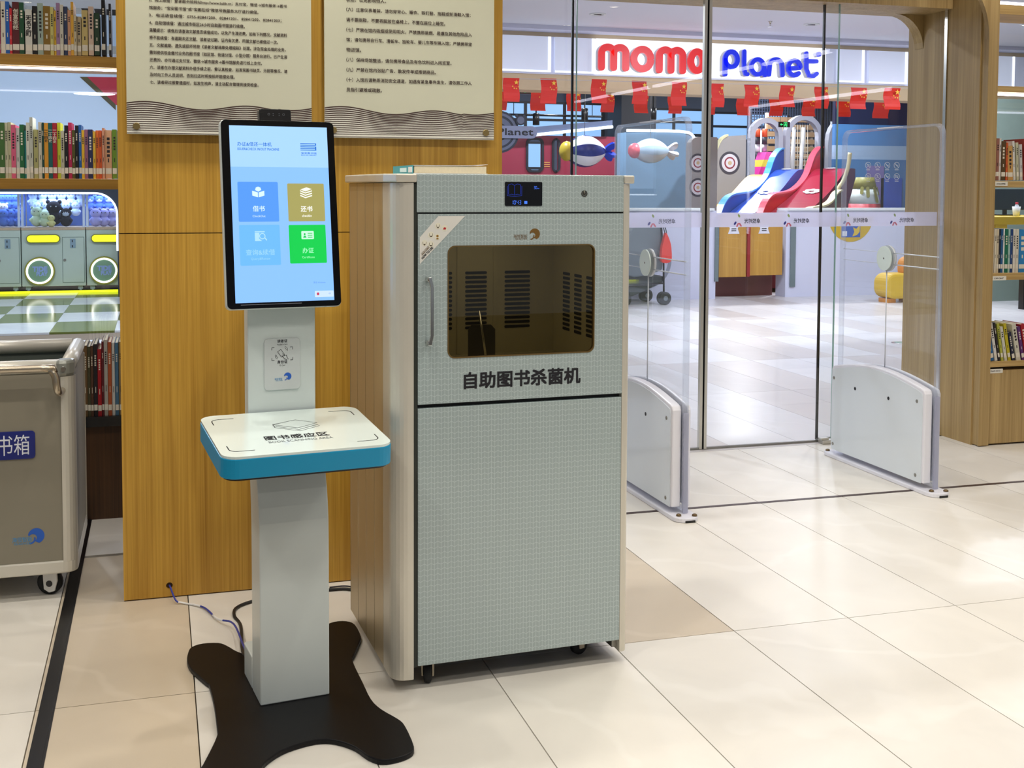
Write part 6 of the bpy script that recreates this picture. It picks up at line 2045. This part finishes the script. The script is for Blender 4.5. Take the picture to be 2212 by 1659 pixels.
for (px, rgb, w) in ((1862, (60, 160, 190), 0.10), (1890, (120, 110, 170), 0.16), (1925, (50, 90, 190), 0.2), (1880, (150, 160, 210), 0.06)):
    q = atY(px, 400, VY)
    G().box(q.x - A.x - w, q.x - A.x + w, -0.01, -0.0005, 0.4, zz2 - 0.1 - 0.1 * (px % 3)).build('painted_stripe', mat('stripe_%d_%d_%d' % rgb, rgb, 0.5, var=0.2, scale=3), bd, (0, -0.002 * (px % 5), 0))
q = atY(1977, 400, 16.2)
tag(G().box(q.x - 0.05, q.x + 0.05, 16.2, 16.3, 0, 3.85).build('dark_pole', mat('pole_slate', (36, 44, 62), 0.5)), 'dark steel pole in front of the blue backdrop', 'pole')
vA = atY(1867, 455, 15.2)
vol = thing('play_volcano', 'toy volcano cone, white with olive top and red foot, in front of the blue backdrop', 'toy', (vA.x, 15.2, 0))
zv = [atY(1867, v, 15.2).z for v in (470, 440, 408, 383)]
rv = [0.24, 0.225, 0.17, 0.13]
G().lathe([(0.25, 0.0), (rv[0], zv[0]), (rv[1], zv[1])], n=20).build('foot', mat('volcano_red', (206, 84, 96), 0.5), vol)
G().lathe([(rv[1], zv[1] + 0.001), (rv[2], zv[2])], n=20).build('slope', mat('volcano_white', (206, 216, 214), 0.5), vol)
G().lathe([(rv[2] + 0.004, zv[2] + 0.001), (rv[3], zv[3])], n=20).build('crater', mat('volcano_olive', (134, 132, 58), 0.5), vol)
for k, (a, l) in enumerate(((250, 0.12), (285, 0.2), (310, 0.08), (225, 0.07))):
    ca, sa = math.cos(R(a)), math.sin(R(a))
    G().ribbon([(0, 0), (0, -l)], 0.05, -0.002, 0.002, 'XZ', True, Matrix.Translation(((rv[2] + 0.012) * ca, (rv[2] + 0.012) * sa, zv[2] + 0.01)) @ Matrix.Rotation(R(a + 90), 4, 'Z') @ Matrix.Rotation(R(-16), 4, 'X')).build('lava_drip', mat('volcano_olive', (134, 132, 58), 0.5), vol)
# cream curved mast left of the volcano
mp_ = [atY(px, py, 15.0) for (px, py) in ((1828, 262), (1818, 300), (1814, 330))]
tag(G().tube(smooth([tuple(v) for v in [atY(1836, 330, 15), atY(1832, 360, 15), atY(1822, 390, 15), atY(1810, 412, 15), atY(1806, 470, 15)]], 4, closed=False), 0.03, 8).build('curved_rail', mat('trim_cream', (206, 200, 160), 0.5)), 'cream curved rail beside the toy volcano', 'rail')

# orange stool before the low wall
q = atZ(1938, 652)
t = thing('play_stool', 'rounded orange-yellow play stool on the corridor floor before the low wall', 'stool', (q.x, q.y, 0))
G().prism(rrect(-0.25, 0.23, 0.05, 0.36, 0.12, 6), -0.15, 0.15, 'XZ').build('body', mat('stool_yellow', (210, 172, 40), 0.45), t, bevel=0.03)
G().prism(rrect(0.06, 0.30, 0.30, 0.56, 0.10, 6), -0.12, 0.12, 'XZ').build('head', mat('stool_orange', (206, 132, 30), 0.45), t, bevel=0.03)
G().box(0.09, 0.20, -0.10, 0.10, 0.0, 0.05).build('foot', mat('stool_orange', (206, 132, 30), 0.45), t)
G().box(-0.20, -0.09, -0.10, 0.10, 0.0, 0.05).build('foot', mat('stool_orange', (206, 132, 30), 0.45), t)
p = atZ(1949, 741)
t = thing('floor_light', 'round metal light let into the corridor floor', 'floor light', (p.x, p.y, 0.0))
G().lathe([(0.10, 0.0), (0.10, 0.004), (0.075, 0.007)], n=24).build('rim', CHROME, t)
G().lathe([(0.073, 0.0065), (0.06, 0.009)], n=24).build('lens', mat('lens_green', (150, 190, 176), 0.15), t)

# stroller with a red bag
q = atZ(1420, 657)
t = thing('stroller', 'grey folding stroller parked by the low wall', 'stroller', (q.x - 0.05, q.y + 0.12, 0), R(8))
FAB = mat('stroller_grey', (110, 120, 126), 0.8, bump=0.3)
G().prism(smooth([(-0.42, 0.36), (0.0, 0.40), (0.06, 0.50), (0.04, 0.92), (-0.08, 0.98), (-0.30, 0.96), (-0.44, 0.78)], 4), -0.2, 0.2, 'XZ').build('canopy', FAB, t, bevel=0.03)
G().prism(smooth([(-0.45, 0.10), (-0.05, 0.22), (0.10, 0.30), (-0.02, 0.36), (-0.45, 0.34)], 4), -0.19, 0.19, 'XZ').build('basket', mat('stroller_dark', (60, 66, 66), 0.8), t, bevel=0.02)
for s in (-1, 1):
    G().tube([(0.07, s * 0.21, 0.08), (0.06, s * 0.21, 0.55), (0.02, s * 0.21, 0.98)], 0.012, 8).build('frame_tube', BLACK, t)
    G().tube([(0.07, s * 0.21, 0.26), (-0.45, s * 0.21, 0.24)], 0.011, 8).build('frame_tube', BLACK, t)
    for d in (-0.035, 0.035):
        w_ = G().lathe([(0.055, -0.012), (0.078, -0.010), (0.078, 0.010), (0.055, 0.012)], (0.07, s * 0.21 + d * 0.9, 0.079), 'Y', 20).build('wheel', RUBBER, t)
        G().lathe([(0.030, -0.014), (0.030, 0.014)], (0.07, s * 0.21 + d * 0.9, 0.079), 'Y', 12).build('hub', mat('hub_grey', (120, 130, 136), 0.5), w_)
    w_ = G().lathe([(0.055, -0.012), (0.078, -0.010), (0.078, 0.010), (0.055, 0.012)], (-0.45, s * 0.19, 0.079), 'Y', 20).build('wheel', RUBBER, t)
G().tube([(0.02, -0.21, 0.98), (0.05, -0.21, 1.02), (0.05, 0.21, 1.02), (0.02, 0.21, 0.98)], 0.014, 8).build('push_bar', BLACK, t)
rbq = atY(1438, 535, q.y - 0.16)
t2 = thing('plastic_bag', 'red plastic bag hanging from the grey stroller', 'bag', (rbq.x, q.y - 0.16, rbq.z))
G().prism(smooth([(-0.055, -0.17), (0.06, -0.16), (0.062, 0.0), (0.035, 0.10), (0.0, 0.17), (-0.015, 0.17), (-0.04, 0.08), (-0.062, -0.02)], 4), -0.03, 0.03, 'XZ').build('bag_body', mat('bag_red', (226, 60, 50), 0.4, bump=0.4), t2, bevel=0.012)
G().tube(smooth([(-0.01, 0, 0.165), (-0.012, 0.04, 0.23), (0.0, 0.09, 0.27), (0.012, 0.04, 0.23), (0.01, 0, 0.165)], 4, closed=False), 0.006, 6).build('handle_loop', BLACK, t2)

# ------------------------------------------------------------------ office corner seen through the oak bookcase
oy = 8.6
A = atY(2136, 470, oy)
t = thing('yellow_desk', 'yellow-topped counter beyond the oak bookcase', 'desk', (A.x - 0.1, oy, 0))
zt_ = atY(2175, 468, oy).z
YD = mat('desk_yellow', (224, 188, 40), 0.4)
G().box(0, 1.3, 0, 0.6, zt_ - 0.07, zt_).build('top', YD, t, bevel=0.004)
G().box(0.0, 0.06, 0.02, 0.58, 0, zt_ - 0.0705).build('leg_panel', mat('desk_leg_lilac', (176, 176, 196), 0.5), t)
G().box(0.18, 0.30, 0.01, 0.04, zt_ - 0.25, zt_ - 0.0705).build('apron', YD, t)
G().box(1.2, 1.26, 0.02, 0.58, 0, zt_ - 0.0705).build('leg_panel', mat('desk_leg_lilac', (176, 176, 196), 0.5), t)
q = atY(2195, 468, oy + 0.15)
t = thing('paper_cup', 'white tapered cup holding a bottle with a red cap on the yellow counter', 'cup', (q.x, oy + 0.15, zt_))
G().lathe([(0.026, 0.0), (0.036, 0.085), (0.033, 0.085), (0.024, 0.004)], n=18).build('cup', WHITE, t)
t = thing('small_bottle', 'small bottle with a red cap standing in the white cup', 'bottle', (q.x + 0.004, oy + 0.15, zt_ + 0.006))
G().lathe([(0.018, 0.0), (0.018, 0.085), (0.010, 0.10)], n=14).build('body', mat('bottle_pale', (214, 218, 226), 0.3), t)
G().lathe([(0.0125, 0.1005), (0.0125, 0.118)], n=14).build('cap', mat('cap_red', (206, 44, 70), 0.4), t)
q = atY(2170, 440, oy + 0.4)
t = thing('computer_monitor', 'black monitor standing on the yellow counter behind the oak bookcase', 'monitor', (q.x + 0.05, oy + 0.42, zt_))
G().box(-0.32, 0.22, 0, 0.03, 0.05, 0.24).build('screen', mat('screen_dark', (30, 44, 58), 0.2), t, bevel=0.004)
G().box(-0.32, -0.16, -0.004, -0.0005, 0.06, 0.23).build('screen_glow', mat('screen_teal', (30, 110, 160), 0.3, emit=0.3), t)
G().box(-0.1, 0.1, -0.05, 0.08, 0, 0.01).box(-0.02, 0.02, 0.031, 0.045, 0.01, 0.12).build('stand', BLACK, t)
q = atZ(2170, 640)
t = thing('office_chair', 'black office chair on casters beyond the oak bookcase', 'chair', (q.x + 0.22, q.y + 0.25, 0))
for k in range(5):
    a = R(72 * k + 200)
    l_ = G().tube([(0, 0, 0.14), (0.26 * math.cos(a), 0.26 * math.sin(a), 0.10)], [0.03, 0.018], 8).build('base_arm', BLACK, t)
    for d in (-0.016, 0.016):
        G().lathe([(0.025, -0.008), (0.045, -0.006), (0.045, 0.006), (0.025, 0.008)], (0.27 * math.cos(a), 0.27 * math.sin(a) + d, 0.046), 'Y', 16).build('wheel', RUBBER, l_)
G().tube([(0, 0, 0.12), (0, 0, 0.42)], 0.028, 10).build('gas_column', BLACK, t)
G().prism(rrect(-0.24, 0.24, -0.24, 0.24, 0.08, 5), 0.42, 0.50, 'XY').build('seat', mat('chair_black_fabric', (28, 28, 32), 0.8), t, bevel=0.02)
G().prism(rrect(-0.22, 0.22, 0.52, 1.0, 0.08, 5), 0.22, 0.28, 'XZ').build('backrest', mat('chair_black_fabric', (28, 28, 32), 0.8), t, bevel=0.02)
q = atZ(2206, 668)
tag(G().box(-0.03, 0.06, -0.04, 0.04, 0, 0.62).build('desk_foot', BLACK, None, (q.x + 0.02, q.y, 0)), 'square black table leg beyond the oak bookcase', 'table leg')
tag(G().box(0, 4.5, 0, 0.1, 0, atY(2180, 214, 12.4).z).build('glass_partition', mat('partition_sage', (124, 140, 130), 0.3), None, (atY(2080, 400, 12.4).x, 12.4, 0)), 'sage green partition wall beyond the oak bookcase', 'partition')

# ------------------------------------------------------------------ arcade with claw machines, through the left bookcase
AY = CLAW_Y
az = lambda py, px=120: atY(px, py, AY).z
ax = lambda px, py=560: atY(px, py, AY).x
MWp = ax(187) - ax(47)
CLB = mat('claw_white_green', (196, 214, 204), 0.4, var=0.02)
YEL = glow('button_yellow', (222, 232, 30), 1.6)
OLV = mat('olive_rim', (124, 124, 24), 0.5)
RNG = glow('ring_white', (255, 255, 246), 2.4)
zfoot, ztop_, zdeck = az(627), az(418), az(497)


def claw_machine(label, x0):
    t = thing('claw_machine', label, 'claw machine', (x0, AY, 0), 0, 'claw machines in the arcade')
    W = MWp - 0.012
    b0 = 0.075
    G().box(0, W, 0.0, 0.75, b0, zdeck).build('cabinet', CLB, t, bevel=0.006)
    G().box(0, W, -0.004, 0.75, zdeck + 0.001, zdeck + 0.035).build('deck_trim', mat('deck_trim_tan', (196, 176, 150), 0.5, var=0.3, scale=60), t)
    for (x, y) in ((0, 0), (W - 0.03, 0), (0, 0.72), (W - 0.03, 0.72)):
        G().box(x, x + 0.03, y, y + 0.03, zdeck + 0.036, ztop_).build('post', mat('post_pale', (206, 222, 250), 0.3), t)
    G().box(0.031, W - 0.031, 0.008, 0.014, zdeck + 0.036, ztop_).build('window_pane', GLASS, t)
    G().box(0.0, W, 0.70, 0.718, zdeck + 0.036, ztop_).build('rear_wall', mat('claw_back_blue', (120, 160, 240), 0.5), t)
    G().box(0.0, W, 0.0, 0.75, ztop_ + 0.001, ztop_ + 0.05).build('roof', mat('claw_roof', (190, 210, 240), 0.4), t)
    # control bar
    bx0, bx1, bz0, bz1 = ax(60) - ax(47), ax(129) - ax(47), az(522.5), az(508)
    bar = G().prism(rrect(bx0 - 0.012, bx1 + 0.012, bz0 - 0.012, bz1 + 0.012, (bz1 - bz0) / 2 + 0.012, 6), -0.05, -0.0005, 'XZ').build('control_bar', OLV, t)
    G().prism(rrect(bx0, bx1, bz0, bz1, (bz1 - bz0) / 2, 6), -0.056, -0.0505, 'XZ').build('bar_light', YEL, bar)
    # prize hatch
    cx, cz, r = ax(86) - ax(47), az(585), (ax(116) - ax(57)) / 2
    rim = G().lathe([(r * 1.12, -0.05), (r * 1.12, -0.0005)], (cx, 0, cz), 'Y', 32).build('hatch_rim', OLV, t)
    G().ring([(cx + p[0], cz + p[1]) for p in circle(0, 0, r, 36)], [(cx + p[0], cz + p[1]) for p in circle(0, 0, r * 0.86, 36)], -0.062, -0.0505, 'XZ').build('ring_light', RNG, rim)
    G().lathe([(r * 0.85, -0.056), (r * 0.85, -0.0505)], (cx, 0, cz), 'Y', 32).build('hatch_door', mat('hatch_sage', (128, 168, 140), 0.4), rim)
    LT = mat('hatch_lettering', (150, 176, 236), 0.5)
    text('lettering', 'TIDE', LT, rim, (cx - r * 0.50, -0.0575, cz + r * 0.0), w=r * 1.05, h=r * 0.36, bold=0.05)
    text('lettering', 'PLAY', LT, rim, (cx - r * 0.22, -0.0575, cz - r * 0.36), w=r * 0.78, h=r * 0.30, bold=0.05)
    # coin door
    d0, d1 = ax(136) - ax(47), W - 0.02
    dr = G().box(d0, d1, -0.006, -0.0005, az(610), az(513)).build('coin_door', CLB, t)
    G().ring(rrect(d0 - 0.006, d1 + 0.006, az(611), az(512), 0.004, 2), rrect(d0, d1, az(610), az(513), 0.003, 2), -0.003, -0.0005, 'XZ').build('door_gap', mat('gap_green', (104, 128, 120), 0.6), dr)
    q0, q1 = ax(152) - ax(47), ax(164) - ax(47)
    cpn = G().box(q0, q1, -0.012, -0.0065, az(536), az(516)).build('coin_plate', mat('coin_plate_silver', (150, 180, 200), 0.3, metal=0.4), dr)
    for py in (521, 532):
        G().box((q0 + q1) / 2 - 0.012, (q0 + q1) / 2, -0.0135, -0.0125, az(py) - 0.015, az(py) + 0.015).build('coin_slot', BLACK, cpn)
    G().lathe([(0.018, -0.012), (0.018, -0.0065)], (ax(140) - ax(47), 0, az(562)), 'Y', 14).build('lock', STEEL, dr)
    for (x, y) in ((0.07, 0.06), (W - 0.07, 0.06), (0.07, 0.68), (W - 0.07, 0.68)):
        G().box(x - 0.03, x + 0.03, y - 0.025, y + 0.025, 0.03, b0 - 0.001).lathe([(0.03, -0.015), (0.03, 0.015)], (x, y, 0.0305), 'X', 14).build('caster', mat('claw_caster', (170, 190, 190), 0.4), t)
    return t


xs0 = ax(47)
claw_machine('white claw machine with a black bear plush, between two other claw machines', xs0)
claw_machine('white claw machine with lavender plush toys, partly behind the wood wall', xs0 + MWp)
claw_machine('white claw machine with blue plush toys, cut off behind the shelf light', xs0 - MWp)
COLS = {'ice blue': (196, 214, 244), 'black': (24, 26, 44), 'pale green': (206, 226, 196), 'blue': (90, 130, 226), 'lavender': (176, 176, 240), 'cream': (236, 224, 210), 'pale yellow': (226, 226, 160)}


def plush(label, px, py, s, cname, back, ears=True, face=None):
    Yp = AY + back
    p = atY(px, py, Yp)
    z = max(p.z, zdeck + 0.04)
    m = mat('plush_' + cname.replace(' ', '_'), COLS[cname], 0.9, var=0.1, scale=30)
    t = thing('plush_toy', label, 'plush toy', (p.x, Yp, z), 0, 'plush toys in the claw machines')
    G().ball((0, 0, s * 0.45), (s * 0.5, s * 0.42, s * 0.5), 14, 8).build('body', m, t)
    h = G().ball((0, -s * 0.06, s * 1.15), (s * 0.48, s * 0.40, s * 0.42), 14, 8).build('head', m, t)
    for q in (-1, 1):
        if ears:
            G().ball((q * s * 0.36, -s * 0.02, s * 1.50), s * 0.14, 10, 6).build('ear', m, h)
        G().ball((q * s * 0.16, -s * 0.43, s * 1.20), s * 0.045, 8, 5).build('eye', BLACK if cname != 'black' else mat('eye_white', (220, 226, 240), 0.5), h)
        G().ball((q * s * 0.42, -s * 0.25, s * 0.5), (s * 0.16, s * 0.2, s * 0.16), 10, 6).build('paw', m, t)
    if face:
        G().ball((0, -s * 0.22, s * 1.10), (s * 0.36, s * 0.26, s * 0.28), 12, 6).build('face_patch', mat('face_' + face.replace(' ', '_'), COLS[face], 0.9), h)
    return t


for k in range(6):
    plush('round ice-blue bear plush in the top row behind the black bear plush', 72 + 20.5 * k, 446, 0.13, 'ice blue', 0.55)
    if k < 5:
        plush('ice-blue plush in the second row of the middle claw machine', 80 + 21 * k, 466, 0.12, 'ice blue', 0.5)
plush('big black bear plush tilted against the claw machine window', 117, 485, 0.20, 'black', 0.22)
plush('black plush with a white face mask at the claw machine window', 143, 488, 0.15, 'black', 0.14, True, 'ice blue')
plush('pale green plush lying left of the black bear plush', 80, 488, 0.16, 'pale green', 0.2)
plush('white and green plush beside the black bear plush', 97, 489, 0.13, 'pale green', 0.13, False)
plush('pale yellow plush at the foot of the black bear plush', 111, 491, 0.10, 'pale yellow', 0.1, False)
for k in range(3):
    plush('lavender plush heaped in the claw machine beside the wood wall', 207 + 17 * k, 488, 0.15, 'lavender', 0.2 + 0.05 * k)
    plush('white-faced blue plush in the top row beside the wood wall', 195 + 20 * k, 455, 0.13, 'blue', 0.5, True, 'ice blue')
for k in range(3):
    plush('blue plush heaped behind the white shelf light line', 8 + 14 * k, 488, 0.14, 'blue', 0.2 + 0.04 * k)
    plush('blue plush in the top row behind the white shelf light line', 4 + 15 * k, 452, 0.13, 'blue', 0.5)
plush('cream plush with dark eyes above the blue plush heap', 8, 470, 0.12, 'cream', 0.3)
lamp('claw_glow', 'AREA', (ax(120), AY + 0.35, ztop_ - 0.02), 4.5, (0.6, 0.74, 1.0), None, 0.5)
lamp('claw_glow', 'AREA', (ax(235), AY + 0.35, ztop_ - 0.02), 4, (0.6, 0.7, 1.0), None, 0.5)
lamp('claw_glow', 'AREA', (ax(10), AY + 0.35, ztop_ - 0.02), 4, (0.55, 0.7, 1.0), None, 0.5)
# yellow-lit platform edge under the machines
pl = thing('arcade_platform', 'low dark platform edge with a yellow light line below the claw machines', 'platform', (ax(-120), AY - 0.07, 0))
G().box(0, 6.0, -0.1, -0.0, 0.0005, 0.012).build('deck', OLV, pl)
G().box(0, 6.0, -0.112, -0.1005, 0.001, 0.03).build('light_line', YEL, pl)
# portal: dark navy frame with rounded corner and lit edge
NVY = mat('portal_navy', (14, 34, 58), 0.5)
PYo = AY - 0.30
po = thing('arcade_portal', 'dark navy arcade portal with a rounded corner and white light edge', 'portal', (ax(-160), PYo, 0))
pox = po.location.x
zt_ = atY(120, 417, PYo).z
zt2 = atY(120, 402, PYo).z
xr_ = atY(253, 470, PYo).x - pox
rc_ = 0.27
curve = [(xr_ - rc_ + rc_ * math.sin(R(a)), zt_ - rc_ + rc_ * math.cos(R(a))) for a in range(0, 91, 9)]
G().prism([(0, zt_)] + curve + [(xr_, 0.0), (xr_ + 0.5, 0.0), (xr_ + 0.5, zt2), (0, zt2)], 0.0, 0.09, 'XZ').build('frame', NVY, po)
G().tube([(0, -0.012, zt_)] + [(p[0], -0.012, p[1]) for p in curve] + [(xr_, -0.012, 0.55)], 0.012, 6).build('light_edge', glow('portal_led', (235, 244, 255), 2.5), po)
PAN = mat('fascia_pale_blue', (190, 214, 246), 0.4, var=0.02, emit=0.32)  # weak emission added to lift the panel's brightness
pa_ = thing('arcade_fascia', 'tall pale blue fascia above the claw machines with a red corner', 'fascia', (ax(-160), PYo, zt2))
zt3 = atY(120, 130, PYo).z - zt2
G().box(0, xr_ + 0.5, 0.01, 0.09, 0.001, zt3 + 0.6).build('panel', PAN, pa_)
A, B, C = atY(172, 166, PYo), atY(250, 238, PYo), atY(262, 166, PYo)
D = atY(188, 166, PYo)
E_ = atY(250, 226, PYo)
G().prism([(A.x - pox, A.z - zt2), (D.x - pox, D.z - zt2), (E_.x - pox, E_.z - zt2), (B.x - pox, B.z - zt2)], 0.0, 0.0095, 'XZ').build('olive_stripe', mat('stripe_olive', (104, 98, 66), 0.5), pa_)
G().prism([(D.x - pox, D.z - zt2), (C.x - pox + 0.3, C.z - zt2), (C.x - pox + 0.3, E_.z - zt2 - 0.2), (E_.x - pox, E_.z - zt2)], 0.0, 0.0095, 'XZ').build('red_corner', mat('corner_red', (226, 40, 80), 0.4), pa_)
G().box(0, xr_ + 0.5, -0.5, 0.0, zt3 + 0.05, zt3 + 0.15).build('ledge', WHITE, pa_)
